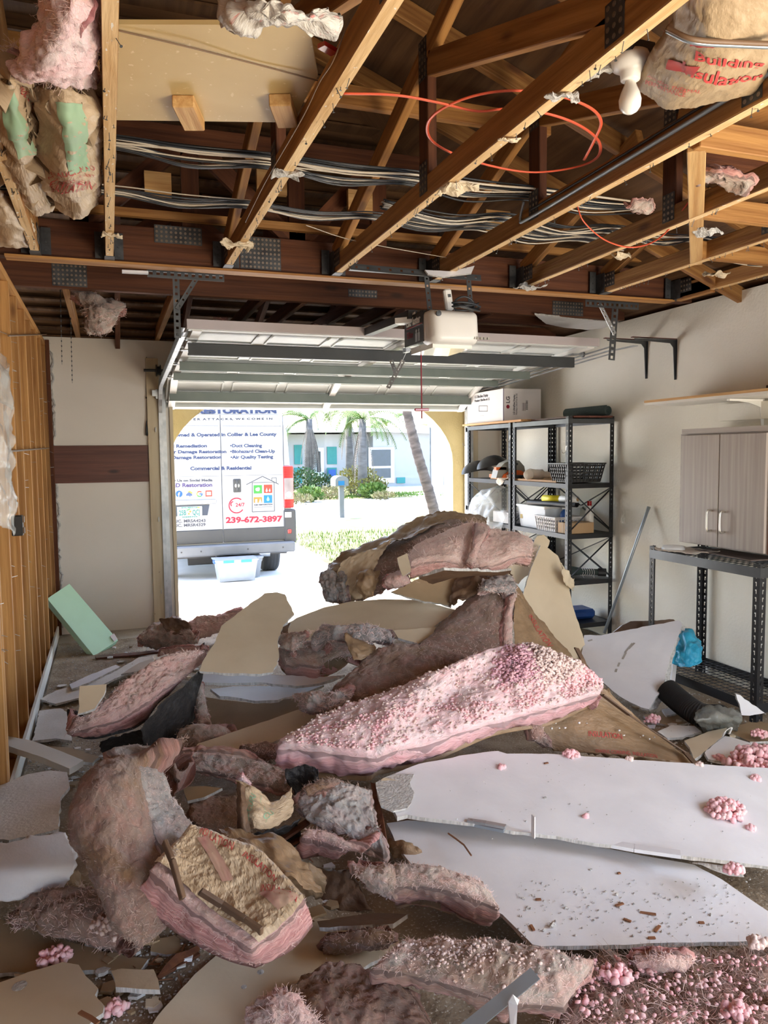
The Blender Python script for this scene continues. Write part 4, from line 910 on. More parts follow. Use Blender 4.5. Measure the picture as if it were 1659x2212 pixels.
# black basket
def basket(c, L, Wd, Hh, mt, name, label, yaw=0, parent=None, holes=(4, 9), taper=.82):
    t = empty(name, c, label, 'basket'); c = V(c); ux = V((math.cos(yaw), math.sin(yaw), 0)); uy = V((-ux.y, ux.x, 0))
    def P(sx, sy, h): f = taper+(1-taper)*h; return c+ux*sx*L/2*f+uy*sy*Wd/2*f+V((0, 0, h*Hh))
    mb = MB(); th = .003
    for (s0, s1) in (((-1, -1), (1, -1)), ((1, -1), (1, 1)), ((1, 1), (-1, 1)), ((-1, 1), (-1, -1))):
        rows, nc = holes[0], holes[1]; n_ = (P(*s0, .5)+P(*s1, .5)-c*2-V((0, 0, Hh))).normalized()
        q = lambda u, h: P(s0[0]+(s1[0]-s0[0])*u, s0[1]+(s1[1]-s0[1])*u, h)
        for r in range(rows+1):
            h = .12+.74*r/rows; mb.bar(q(0, h), q(1, h), (.0028), Hh*.10, up=(q(.5, h+.05)-q(.5, h)).normalized())
        for k in range(nc+1): mb.bar(q(k/nc, .02), q(k/nc, .95), .0028, .013, up=n_)
        mb.bar(q(-.01, .03), q(1.01, .03), .003, Hh*.10, up=(0, 0, 1)); mb.bar(q(-.02, .97), q(1.02, .97), .018, Hh*.07)
    mb.add([P(-1, -1, 0), P(1, -1, 0), P(1, 1, 0), P(-1, 1, 0)], [(0, 1, 2, 3)]); mb.build('body', mt, t); return t
t = basket((3.44, 5.13, 1.262), .33, .28, .145, M['black'], 'storage_basket', 'black perforated plastic basket on the second shelf of the nearer unit', yaw=.0)
# brush cutter / trimmer kit: grey helmet with orange, black mesh visor
t = empty('hedge_tool', (3.42, 6.3, 1.25), 'orange and grey power tool housing beside the black mesh visor on the farther shelf', 'power tool')
c = PY(1075, 1015, 6.15)
mb = MB(); prof = [V((0, 0, 0)), V((0, 0, .0))]
prf = [(-.16, 0), (-.14, .07), (-.08, .13), (0, .16), (.07, .15), (.12, .10), (.14, 0)]
mb.prism([V((3.36+x, 6.0, 1.27+z)) for x, z in prf], (0, .10, 0)); mb.build('housing', M['grayp'], t)
mb = MB(); mb.prism([V((3.36+x*.8+.02, 5.985, 1.27+z*.42)) for x, z in prf], (0, .13, 0)); mb.box((3.20, 6.0, 1.34), (3.30, 6.04, 1.365)); mb.box((3.22, 6.1, 1.272), (3.52, 6.17, 1.30)); mb.build('guard', M['orange'], t)
MB().lathe((3.40, 5.99, 1.39), [(.012, 0), (.01, .004), (0, .004)], (0, -1, 0), 10).build('bolt', M['black'], t)
mb = MB()
for s in (0, 1):
    c = V((3.30-.06*s+.12*s, 6.5-.2*s, 1.36)); vs = []; fs = []; nu, nv = 14, 8
    for j in range(nv+1):
        for i in range(nu+1):
            th_ = PI*(i/nu); ph = PI/2*(j/nv); vs.append(c+V((-math.cos(th_)*.17*math.cos(ph)-.03, -math.sin(th_)*.13*math.cos(ph), math.sin(ph)*.11-.02*math.cos(2*th_)*(1-j/nv)-.05+.05*s)))
    for j in range(nv):
        for i in range(nu): a_ = j*(nu+1)+i; fs.append((a_, a_+1, a_+nu+2, a_+nu+1))
    mb.add(vs, fs)
tag(mb.build('mesh_visor', M['black'], None, True), 'black curved mesh visor on the second shelf of the farther unit', 'visor')
# cloth roll
pts = [V((3.30, 5.62, 1.305)), V((3.34, 5.66, 1.31)), V((3.42, 5.60, 1.305)), V((3.50, 5.50, 1.30))]
L_ = _line(pts, 24); mb = MB().tube(L_, [.042+.006*fbm(p*40)-(.014 if i > 16 else 0) for i, p in enumerate(L_)], 16); tag(mb.build('cloth_roll', M['cloth'], None, True), 'off-white rolled cloth on the second shelf left of the black basket', 'cloth')
mb = crumple([[V((3.27, 6.10, 1.30)), V((3.29, 6.0, 1.30)), V((3.32, 5.94, 1.29))], [V((3.265, 6.12, 1.22)), V((3.27, 6.05, 1.20)), V((3.275, 5.98, 1.25))]], 10, 8, .015, 30, .001, 5); tag(mb.build('white_rag', M['cloth'], None, True), 'small white rag dangling over the second shelf edge below the orange tool', 'rag')
mb = MB()
for k in range(5): mb.tube([V((3.33+.02*k, 5.85, 1.275+.012*(k % 2))), V((3.36+.02*k, 6.0, 1.285)), V((3.4+.02*k, 6.2, 1.28))], .009, 8)
tag(mb.build('tool_shafts', M['black'], None, True), 'black tool shafts lying behind the cloth roll on the second shelf', 'tool')
# third shelf: tub, tubes, basket, bottles, cardboard box
t = empty('storage_tub', (3.46, 5.6, .865), 'clear storage tub with a pale lid and yellow label on the third shelf', 'tub')
def tub(t, x0, x1, y0, y1, z0, z1, ta=.02, lid='white'):
    mb = MB(); lo = [V((x0+ta, y0+ta, z0)), V((x1-ta, y0+ta, z0)), V((x1-ta, y1-ta, z0)), V((x0+ta, y1-ta, z0))]; hi = [V((x0, y0, z1)), V((x1, y0, z1)), V((x1, y1, z1)), V((x0, y1, z1))]
    mb.add(lo+hi, [(0, 1, 2, 3)]+[(i, (i+1) % 4, (i+1) % 4+4, i+4) for i in range(4)]); 
    for a, b in zip(hi, hi[1:]+hi[:1]): mb.bar(a, b, .014, .012)
    mb.build('tub_body', M['tub'], t)
    if lid: MB().box((x0-.012, y0-.012, z1), (x1+.012, y1+.012, z1+.018), bev=.005).build('lid', M[lid], t)
tub(t, 3.30, 3.64, 5.36, 5.80, .863, 1.035, lid='white')
MB().box((3.308, 5.73, .93), (3.309, 5.77, 1.0)).build('yellow_label', M['c_yellow'], t)
fs3 = lambda x, y: PY(x, y, 5.2)
a = V((3.34, 5.45, 1.115)); b = V((3.46, 5.14, 1.12)); 
t = empty('yellow_roll', a, 'yellow and white plastic roll lying on the black tubes of the third shelf', 'roll'); MB().tube([a, a.lerp(b, .5)], .028, 16).build('yellow_sleeve', M['yellow'], t, True); MB().tube([a.lerp(b, .5), b], .027, 16).build('white_sleeve', M['white'], t, True); MB().lathe(b, [(.018, .0005), (0, .001)], b-a, 14).build('core', M['cardboard'], t)
for k, (xx, zz) in enumerate(((3.36, 1.076), (3.43, 1.078))):
    mb = MB(); a = V((xx-.06, 5.62, zz)); b = V((xx+.03, 5.15, zz)); mb.tube([a, b], .023, 16, caps=False); mb.tube([a, b], .019, 16, caps=False); tag(mb.build('drain_pipe', M['black'], None, True), 'black plastic pipe on the tub lid of the third shelf, '+('front one' if k == 0 else 'rear one'), 'pipe')
t = basket((3.42, 5.34, .862), .26, .30, .115, M['carton'], 'storage_basket', 'small white perforated basket of bottles on the third shelf', holes=(3, 9), taper=.9)
def bottle(c, r, h, mt, cap, label):
    t = empty('bottle', c, label, 'bottle'); MB().lathe(c, [(0, 0), (r, 0), (r, h*.6), (r*.8, h*.72), (r*.35, h*.8), (r*.35, h*.86)], (0, 0, 1), 16).build('bottle_body', mt, t, True); MB().lathe(V(c)+V((0, 0, h*.84)), [(0, 0), (r*.5, 0), (r*.5, h*.16), (0, h*.16)], (0, 0, 1), 12).build('cap', cap, t); return t
bottle((3.36, 5.40, .90), .028, .17, M['grayp'], M['white'], 'grey bottle with a white cap in the small white basket')
bottle((3.43, 5.28, .90), .034, .16, M['blue'], M['white'], 'dark blue bottle with a white nozzle in the small white basket')
bottle((3.57, 5.14, .865), .035, .24, M['white'], M['redlens'], 'white jug with a red cap beside the near post on the third shelf')
o = MB().ball((3.33, 5.47, .955), .03, 2, .6, seed=4, sq=(1, 1, .6)).build('artificial_leaves', M['blade']); tag(o, 'small clump of green leaves in the small white basket', 'leaves')
t = empty('cardboard_box', (3.45, 5.1, .865), 'low brown cardboard box at the near end of the third shelf', 'box'); MB().box((3.295, 5.02, .863), (3.53, 5.16, .945), bev=.002).build('carton', M['cardboard'], t); MB().box((3.294, 5.08, .864), (3.296, 5.11, .946)).box((3.294, 5.08, .944), (3.53, 5.11, .9465)).build('tape', mat('brown_tape', (.38, .24, .12)), t)
t = empty('shoe_carton', (3.42, 6.1, .865), 'white carton on the third shelf of the farther unit before the plastic bag', 'box'); MB().box((3.30, 5.95, .863), (3.52, 6.25, .96), bev=.002).build('carton', M['carton'], t)
mb = crumple([[V((3.18, 6.75, .66)), V((3.35, 6.78, .95)), V((3.60, 6.74, 1.0))], [V((3.12, 6.5, .75)), V((3.27, 6.5, 1.08)), V((3.55, 6.5, 1.15))], [V((3.14, 6.2, .72)), V((3.27, 6.22, 1.10)), V((3.5, 6.2, 1.14))], [V((3.2, 6.0, .74)), V((3.28, 5.98, .9)), V((3.45, 5.98, .98))]], 40, 40, .05, 9, .001, 2)
tag(mb.build('plastic_bag', M['clearpl'], None, True), 'large crinkled clear plastic bag spilling from the farther shelving unit', 'plastic bag')
# fourth / fifth shelf
t = empty('blower_nozzle', (3.5, 5.1, .5), 'dark green tapered blower nozzle wrapped with cord on the fourth shelf', 'nozzle')
a = V((3.30, 5.22, .555)); b = V((3.60, 5.06, .545)); MB().tube([a, a.lerp(b, .3), a.lerp(b, .65), b], [.05, .048, .028, .026], 18, flat=.9).build('nozzle_body', M['mat'], t, True); MB().tube([b, b+(b-a)*.18], .032, 14).build('collar', M['black'], t)
mb = MB(); d = (b-a).normalized()
for k in range(6): c = a.lerp(b, .62+.05*k); mb.tube([c+V((0, math.cos(q)*.03, math.sin(q)*.03-.003)) for q in [2*PI*j/14 for j in range(15)]], .0022, 5, caps=False)
mb.tube(_line([a.lerp(b, .65)+V((0, 0, -.03)), a.lerp(b, .7)+V((-.01, -.03, -.06)), a.lerp(b, .85)+V((0, -.03, -.06)), a.lerp(b, .9)+V((0, 0, -.02))], 16), .002, 5); mb.build('cord', M['carton'], t)
o = MB().obox((3.45, 5.22, .20), (1, -.05, 0), (0, 1, 0), (.36, .2, .075), bev=.02).build('folded_tarp', M['blue']); tag(o, 'folded dark blue tarp on the bottom shelf of the nearer unit', 'tarp')
o = MB().box((3.3, 5.85, .505), (3.6, 6.3, .70), bev=.01).build('blue_crate', M['blue']); tag(o, 'dark blue crate on the fourth shelf behind the broken drywall', 'crate')
for k, (x, y, z) in enumerate(((3.26, 5.86, 1.60), (3.26, 5.0, 1.50), (3.26, 6.72, 1.58))):
    c = V((x, y, z)); pts = [c+V((0, 0, .04)), c+V((-.005, 0, 0)), c+V((-.02, -.002, -.015)), c+V((-.038, -.003, -.01)), c+V((-.042, -.003, .01))]
    o = MB().tube(_line(pts, 14), .003, 6).build('wire_hook', M['chrome']); tag(o, ['small wire hook on the double post between the two shelving units', 'small wire hook on the near front shelving post', 'small wire hook on the farthest front shelving post'][k], 'hook')
# ---- right wall brackets
for k, (px, py, tip) in enumerate(((1397, 737, (1292, 742)), (1460, 735, (1346, 735)))):
    a = PX(px, py, XR-.004); y = a.y; z = a.z; L_ = .33 if k == 0 else .33
    tp = PX(tip[0], tip[1], XR-.30)
    t = empty('shelf_bracket', a, 'empty dark shelf bracket on the right wall, '+('nearer the door track' if k == 0 else 'nearer the wall shelf'), 'bracket')
    e = V((XR-.36, y, z+.006))
    mb = MB().bar((XR-.004, y, z+.002), e, .022, .003).bar((XR-.002, y, z+.004), (XR-.002, y, z-.27), .022, .003, up=(1, 0, 0))
    mb.prism([(XR-.003, y, z), (XR-.35, y, z), (XR-.34, y, z-.010), (XR-.05, y, z-.022), (XR-.024, y, z-.05), (XR-.010, y, z-.27), (XR-.003, y, z-.27)], (0, .004, 0)); mb.build('arm', M['steel_gray'], t)
    MB().box((XR-.37, y-.011, z+.004), (XR-.003, y+.011, z+.010)).build('wood_residue', M['board'], t)
# ---- wall shelf, bracket
a = PX(1395, 867, 3.42)
t = empty('wall_shelf', (3.56, 3.6, 1.8), 'long white painted shelf with a raw plywood edge above the cabinet', 'shelf')
MB().box((3.40, 1.6, 1.800), (3.72, 4.28, 1.816)).build('shelf_panel', M['whiteboard_wood'], t); MB().box((3.397, 1.6, 1.816), (3.72, 4.28, 1.832)).build('plywood_edge', M['wood_light'], t)
MB().bar((3.44, 3.58, 1.79), (3.715, 3.58, 1.79), .022, .012).prism([(3.715, 3.58, 1.79), (3.46, 3.58, 1.79), (3.60, 3.58, 1.775), (3.685, 3.58, 1.75), (3.70, 3.58, 1.57), (3.715, 3.58, 1.57)], (0, .006, 0)).build('bracket', M['whiteboard_wood'], t)
MB().box((3.69, 1.6, 1.68), (3.715, 3.92, 1.785)).build('back_rail', M['wallp'], t)
o = MB().obox((3.5, 3.1, 1.845), (0, 1, 0), (1, 0, 0), (.5, .03, .022)).build('wood_scrap', M['dirt']); tag(o, 'dark ragged wood scrap lying on top of the wall shelf', 'wood scrap')
# ---- cabinet
cy0, cy1, cz0, cz1, cx = 3.27, 3.97, .91, 1.60, 3.42
t = empty('wall_cabinet', ((cx+XR)/2, (cy0+cy1)/2, cz0), 'grey oak two-door cabinet under the wall shelf on the right', 'cabinet')
MB().box((cx+.02, cy0, cz0), (XR-.002, cy1, cz1)).build('body', M['cab'], t); MB().box((cx+.02, cy0-.012, cz0), (XR-.002, cy0, cz1)).build('side_panel', M['board'], t)
MB().box((cx+.0, cy0-.01, cz1), (XR-.002, cy1-.03, cz1+.03)).build('top_rail', M['cab'], t)
for k, (a, b) in enumerate(((cy0+.005, (cy0+cy1)/2-.003), ((cy0+cy1)/2+.003, cy1-.03))):
    d = MB().box((cx, a, cz0+.005), (cx+.018, b, cz1-.01), bev=.002).build('door', M['cab'], t)
    y = b-.05 if k == 0 else a+.05; z = cz0+.16
    MB().tube(_line([V((cx, y, z-.06)), V((cx-.03, y, z-.06)), V((cx-.035, y, z)), V((cx-.03, y, z+.06)), V((cx, y, z+.06))], 20), .006, 8).build('handle', M['chrome'], d, True)
# ---- black wire rack
rx0, rx1, ry0, ry1, rz = 3.26, 3.69, 3.14, 4.03, .86
C1 = PY(1408, 1200, 4.30); 
t = empty('wire_rack', (3.4, 3.85, 0), 'black steel rack with wire shelves below the grey cabinet', 'rack')
fl_ = PX(1408, 1190, 3.3)
def kpost(x, y, sx, sy, z1=.885):
    mb = MB(); w = .045
    for ax in (0, 1):
        n = int(z1/.042)
        def B(u0, u1, z0, z1_):
            if ax == 0: mb.box((min(x+sx*u0, x+sx*u1), y-.001, z0), (max(x+sx*u0, x+sx*u1), y+.001, z1_))
            else: mb.box((x-.001, min(y+sy*u0, y+sy*u1), z0), (x+.001, max(y+sy*u0, y+sy*u1), z1_))
        B(0, .014, 0, z1); B(.031, w, 0, z1)
        for k in range(n+1):
            z = k*.042; B(.014, .031, max(0, z-.012), min(z1, z+.006)); B(.014, .019, z, min(z1, z+.030)); B(.026, .031, z+.006, min(z1, z+.022))
    return mb
for x, sx in ((rx0, 1), (rx1, -1)):
    for y, sy in ((ry0, 1), (ry1, -1)): kpost(x, y, sx, sy).build('post', M['steel_dark'], t)
for z, nm in ((.845, 'top_shelf'), (.10, 'lower_shelf')):
    for a, b in (((rx0, ry0), (rx1, ry0)), ((rx0, ry1), (rx1, ry1)), ((rx0, ry0), (rx0, ry1)), ((rx1, ry0), (rx1, ry1))): MB().bar((*a, z-.01), (*b, z-.01), .004, .055).build('beam', M['steel_dark'] if z < .5 else M['steel_gray'], t)
    mb = MB()
    for k in range(19): y = ry0+.03+k*(ry1-ry0-.06)/18; mb.tube([(rx0, y, z+.012), (rx1, y, z+.012)], .0022, 5)
    for k in range(8): x = rx0+.04+k*(rx1-rx0-.08)/7; mb.tube([(x, ry0, z+.008), (x, ry1, z+.008)], .0025, 5)
    mb.build(nm, M['steel_dark'], t)
t = empty('smoke_alarm', (3.36, 3.93, .862), 'round white plastic alarm cover lying on the corner of the wire rack', 'alarm cover'); c = V((3.36, 3.93, .862)); MB().lathe(c, [(0, 0), (.07, 0), (.072, .012), (.06, .03), (.03, .034), (0, .034)], (0, 0, 1), 28).build('cover', M['white'], t, True)
mb = crumple([[V((3.27, 4.02, .868)), V((3.36, 4.03, .868)), V((3.5, 4.02, .87))], [V((3.27, 3.85, .868)), V((3.36, 3.75, .866)), V((3.52, 3.7, .87))]], 20, 12, .01, 20, .004, 8); tag(mb.build('paper_scrap', M['cloth']), 'crumpled pale paper under the alarm cover on the wire rack', 'paper')
o = MB().obox((3.54, 3.6, .866), (.1, 1, 0), (1, 0, 0), (.5, .2, .008)).build('wood_scrap', M['shelfdark']); tag(o, 'flat brown board scrap lying on the wire rack under the cabinet', 'wood scrap')
# pole
a = PY(1305, 1365, 4.35); b = PX(1404, 1095, XR-.02); b = V((XR-.03, b.y, b.z)); a = PY(1305, 1368, 4.55)
o = MB().tube([a, a.lerp(b, .96), b], [.011, .011, .014], 12).build('steel_pole', M['conduit'], None, True); tag(o, 'pale steel tube leaning against the right wall beside the shelving unit', 'pole')
o = MB().tube([a+(a-b)*.35, a], .011, 12).build('steel_pole', M['conduit']); o.name = 'pole_foot'; bpy.data.objects.remove(o, do_unlink=True)
# blue bag, hose, grey bag, green crumb carton
mb = crumple([[PY(1452, 1372, 3.85), PY(1485, 1366, 3.8), PY(1512, 1385, 3.75)], [PY(1450, 1400, 3.75), PY(1485, 1395, 3.65), PY(1514, 1400, 3.65)], [PY(1455, 1435, 3.7), PY(1485, 1442, 3.6), PY(1512, 1432, 3.6)]], 26, 22, .04, 16, .0012, 4)
tag(mb.build('plastic_bag', M['bluebag'], None, True), 'crumpled bright blue plastic bag behind the wire rack legs', 'plastic bag')
c0_ = PZ(1448, 1500, .13); pts = _line([PZ(1440, 1490, .16), PZ(1475, 1520, .12), PZ(1515, 1545, .09), PZ(1560, 1548, .06)], 110)
mb = MB().tube(pts, [.062+.005*math.sin(i*2.1) for i in range(111)], 20); tag(mb.build('corrugated_hose', M['black'], None, True), 'black corrugated hose lying on the floor before the wire rack', 'hose')
mb = crumple([[PZ(1505, 1535, .12), PZ(1535, 1528, .14), PZ(1600, 1532, .1)], [PZ(1500, 1555, .16), PZ(1545, 1548, .17), PZ(1600, 1555, .12)], [PZ(1520, 1580, .05), PZ(1555, 1582, .05), PZ(1590, 1575, .04)]], 24, 20, .03, 14, .0015, 6)
tag(mb.build('plastic_bag', M['greybag'], None, True), 'crumpled dark grey plastic bag beside the corrugated hose', 'plastic bag')
# ================================================================ OUTSIDE: VAN
VY = 10.9; fV = lambda x, y: PY(x, y, VY-.012)
vc = fV(478, 1000).x; vg = ground(VY)
vg = ground(VY+.95); van = empty('cargo_van', (vc, VY+2.7, vg), 'white lettered cargo van backed up to the garage with twin rear doors', 'van')
hw = fV(628, 1050).x-vc
def vsect(y, w, z0, z1, tum=.10, r=.16):
    return [V((vc+s*x, y, z)) for s, x, z in [(-1, w, z0), (-1, w, z0+(z1-z0)*.45), (-1, w-tum*.5, z0+(z1-z0)*.8), (-1, w-tum-.03, z1-r*.6), (-1, w-tum-r, z1), (1, w-tum-r, z1), (1, w-tum-.03, z1-r*.6), (1, w-tum*.5, z0+(z1-z0)*.8), (1, w, z0+(z1-z0)*.45), (1, w, z0)]]
zb = fV(478, 1175).z; zroof_v = vg+2.52
secs = [vsect(VY, hw, zb, zroof_v-.03), vsect(VY+.05, hw+.02, zb, zroof_v), vsect(VY+4.0, hw+.02, zb, zroof_v), vsect(VY+4.7, hw, zb, vg+1.75, .12), vsect(VY+5.5, hw-.12, zb, vg+1.15, .1)]
vs = [p for s in secs for p in s]; n = 10; fs = [tuple(range(n)), tuple(range(4*n, 5*n))]
for i in range(4):
    for k in range(n): fs.append((i*n+k, i*n+(k+1) % n, (i+1)*n+(k+1) % n, (i+1)*n+k))
MB().add(vs, fs).build('body', M['van'], van)
# door skins, gaps and trims
zt_ = zroof_v-.14
zl = fV(478, 1143).z
for s in (-1, 1):
    x0, x1 = (vc+.006, vc+hw-.10) if s > 0 else (vc-hw+.10, vc-.006)
    d = MB().prism([(x0, VY, zl), (x1, VY, zl), (x1, VY, zb+1.1), (x1-s*.06 if s > 0 else x1, VY, zt_), (x0+.06 if s < 0 else x0, VY, zt_), (x0, VY, zb+1.1)], (0, -.012, 0)).build('rear_door', M['van'], van)
    MB().box((x0, VY-.03, zb+.02), (x1, VY, zl-.004), bev=.006).build('grey_lower_cladding', M['vangrey'], d)
    for z in (fV(478, 1028).z, fV(478, 920).z): MB().box((x0+.02, VY-.0135, z-.002), (x1-.02, VY-.012, z+.002)).build('crease_line', M['line'], d)
MB().box((vc-.004, VY-.006, zl), (vc+.004, VY-.001, zt_)).build('door_gap', M['line'], van)
xg = vc+hw-.095; MB().box((xg-.004, VY-.006, zb+.1), (xg+.004, VY+.001, zt_)).build('door_gap', M['line'], van)
# handle
c = fV(512, 1049); MB().lathe(c, [(0, .03), (.02, .03), (.05, .0), (.055, 0)], (0, -1, 0), 20).build('door_handle_cup', M['grayp'], van)
MB().obox(c+V((0, -.02, 0)), (1, 0, 0), (0, 1, 0), (.035, .03, .17), bev=.012).obox(c+V((0, -.005, 0)), (1, 0, 0), (0, 1, 0), (.11, .02, .19), bev=.01).build('door_handle', M['vangrey'], van)
# tail light
x0 = fV(612, 1050).x; x1 = fV(634, 1050).x; z0, z1 = fV(620, 1097).z, fV(620, 1006).z
tl = MB().box((x0, VY-.03, z0), (x1, VY+.12, z1), bev=.015).build('tail_light', M['redlens'], van)
za, zb2 = z0+(z1-z0)*.20, z0+(z1-z0)*.71
MB().box((x0+.008, VY-.036, za), (x1-.006, VY-.02, zb2), bev=.008).build('clear_lens', M['clearlens'], tl); MB().lathe((.5*(x0+x1), VY-.037, za+.07), [(.045, 0), (.04, .006), (.012, .002), (0, .004)], (0, -1, 0), 20).build('reversing_lamp', M['galv'], tl)
for k in range(7): pass
mb = MB()
for z_a, z_b in ((zb2+.01, z1-.02), (z0+.01, za-.01)):
    for k in range(6): z = z_a+(z_b-z_a)*k/6; mb.box((x0+.012, VY-.033, z), (x1-.02, VY-.028, z+.004))
mb.build('lens_ribs', M['crimson'], tl)
# corner cladding, reflector, bumper
x0c = fV(613, 1110).x; x1c = fV(637, 1110).x
MB().box((x0c, VY-.05, fV(620, 1172).z), (x1c+.01, VY+.3, fV(620, 1100).z), bev=.02).build('corner_cladding', M['vangrey'], van)
MB().box((x0c+.01, VY-.06, fV(620, 1117).z), (x0c+.10, VY-.045, fV(620, 1106).z)).build('white_sticker', M['white'], van)
c = fV(624, 1147); MB().obox(c+V((0, -.045, 0)), (1, 0, 0), (0, 1, 0), (.055, .02, .06), bev=.006).build('reflector', M['redlens'], van)
zb0, zb1 = fV(478, 1196).z-.01, fV(478, 1178).z+.02
mb = MB().box((vc-hw, VY-.16, zb0), (vc+hw+.02, VY+.02, zb1), bev=.02); mb.build('bumper', mat('bumper_grey', (.11, .115, .125), (.09, .095, .10), .5), van)
for px in (390, 432, 532, 607): MB().lathe(V((fV(px, 1187).x, VY-.161, (zb0+zb1)/2+.0)), [(.012, 0), (.01, .002), (0, .001)], (0, -1, 0), 12).build('parking_sensor', M['black'], van)
MB().box((vc-hw+.05, VY+.1, zb0-.05), (vc+hw-.05, VY+5.2, zb0+.05)).build('underbody', M['black'], van)
MB().tube([(vc-.45, VY+.5, zb0-.05), (vc+.42, VY+.5, zb0-.05)], .07, 18, flat=2.2).build('spare_wheel', M['tyre'], van)
MB().tube([(vc+.45, VY+.12, zb0-.02), (vc+.68, VY+.10, zb0-.02)], .06, 16).build('exhaust', M['galv'], van)
MB().tube([(vc-.9, VY+.9, vg+.33), (vc+.9, VY+.9, vg+.33)], .05, 10).build('axle', M['black'], van)
for s in (-1, 1):
    for yy in (.95, 4.6):
        c = V((vc+s*(hw-.16), VY+yy, vg+.345)); w_ = MB().lathe(c, [(.2, -.12), (.32, -.12), (.342, -.10), (.345, 0), (.342, .10), (.32, .12), (.2, .12)], (1, 0, 0), 36)
        w_ = w_.build('wheel', M['tyre'], van, True); MB().lathe(c, [(0, -.10), (.2, -.11), (.21, .11), (0, .10)], (1, 0, 0), 20).build('rim', M['galv'], w_)
        for k in range(4): MB().lathe(c+V((-.075+.05*k, 0, 0)), [(.346, -.004), (.3465, -.004), (.3465, .004), (.346, .004)], (1, 0, 0), 36).build('tread_groove', M['black'], w_)
MB().box((vc+hw-.3, VY+.6, zb0-.02), (vc+hw-.05, VY+.64, vg+.45)).build('mud_guard', M['vangrey'], van)
# chrome strip over the plate, plate recess, licence plate
a, b = fV(340, 1082), fV(467, 1088); MB().box((a.x, VY-.045, b.z-.0), (b.x, VY-.012, fV(467, 1079).z), bev=.01).build('handle_strip', mat('light_chrome', (.55, .56, .6), (.35, .36, .4), .25, .7), van)
a, b = fV(340, 1120), fV(452, 1090); MB().prism([(a.x, VY-.013, a.z+.02), (b.x-.03, VY-.013, a.z+.02), (b.x, VY-.013, b.z), (a.x, VY-.013, b.z)], (0, -.012, 0)).build('plate_recess', mat('slate_plastic', (.025, .032, .05), (.02, .028, .04), .5), van)
a, b = fV(383, 1119), fV(436, 1093); fp = lambda x, y: PY(x, y, VY-.033)
lp = MB().box((a.x, VY-.032, a.z), (b.x, VY-.027, b.z), bev=.002).build('licence_plate', mat('plate_white', (.36, .40, .36), (.30, .36, .31), .4), van)
txt2('25B', (387, 1113.5), (402, 1112.5), 11, fp, M['c_teal'], lp, bold=.001); txt2('QCJ', (416, 1112), (431, 1111), 11, fp, M['c_teal'], lp, bold=.001)
MB().ball(fp(408, 1110), .014, 2, sq=(1, .1, 1)).ball(fp(411, 1105), .015, 2, sq=(1, .1, 1)).build('orange_emblem', M['c_orange'], lp); MB().obox(fp(407, 1101), (1, 0, .4), (0, 1, 0), (.05, .002, .014)).build('leaf_emblem', M['c_green'], lp)
txt2('MYFLORIDA.COM', (392, 1098), (428, 1097), 2.5, fp, M['c_teal'], lp); txt2('SUNSHINE STATE', (394, 1118), (426, 1117), 2.2, fp, M['c_teal'], lp); MB().obox(fp(429, 1096), (1, 0, 0), (0, 1, 0), (.03, .002, .015)).build('registration_sticker', M['c_yellow'], lp)
# lettering
S = [('RESTORATION', (424, 893), (594, 892), 11.5, 'navy', .004), ('A F T E R  D I S A S T E R  A T T A C K S,  W E  C O M E  I N', (316, 908.5), (588, 906.5), 4.5, 'greytxt', 0),
     ('Locally Owned & Operated in Collier & Lee County', (330, 943.5), (596, 941), 7.5, 'navy', .0005), ('•Mold Remediation', (344, 967.5), (446, 966), 7, 'navy', .0005), ('•Duct Cleaning', (497, 966), (565, 965.5), 7, 'navy', .0005),
     ('•Water Damage Restoration', (341, 979.5), (488, 978.5), 7, 'navy', .0005), ('•Biohazard Clean-Up', (497, 978.5), (593, 977.5), 7, 'navy', .0005), ('•Fire Damage Restoration', (342, 992), (477, 990.5), 7, 'navy', .0005), ('•Air Quality Testing', (498, 991), (589, 989.5), 7, 'navy', .0005),
     ('Commercial & Residential', (411, 1015.5), (542, 1014), 7.5, 'navy', .001), ('Follow Us on Social Media', (352, 1041), (458, 1039.5), 5.5, 'greytxt', 0), ('D&D Restoration', (360, 1052.5), (457, 1051), 8.5, 'purple', .0005),
     ('LIC. MRSA4243', (376, 1129), (443, 1127.5), 6.5, 'greytxt', 0), ('LIC. MRSR4329', (376, 1138.5), (443, 1136), 6.5, 'greytxt', 0), ('239-672-3897', (488, 1129.5), (608, 1126), 12.5, 'crimson', .003)]
fT = lambda x, y: PY(x, y, VY-.0135)
for s, p, q, h_, m, bo in S: txt2(s, p, q, h_, fT, M[m], van, bold=bo)
def ringarc(c, r, a0, a1, w, m, name, par=van, n=30):
    mb = MB(); vs = []
    for k in range(n+1): a = math.radians(a0+(a1-a0)*k/n); d = V((math.cos(a), 0, math.sin(a))); vs += [c+d*(r-w/2), c+d*(r+w/2)]
    mb.add(vs, [(2*k, 2*k+1, 2*k+3, 2*k+2) for k in range(n)]); return mb.build(name, m, par)
c = fT(511, 1092); r = (fT(527, 1092)-c).length; ringarc(c, r, 50, 325, r*.17, M['crimson'], 'phone_ring'); txt2('24/7', (509, 1094.5), (528, 1093.5), 8, fT, M['crimson'], van); c2_ = fT(504, 1089); ringarc(c2_, r*.33, 90, 230, r*.16, M['crimson'], 'handset')
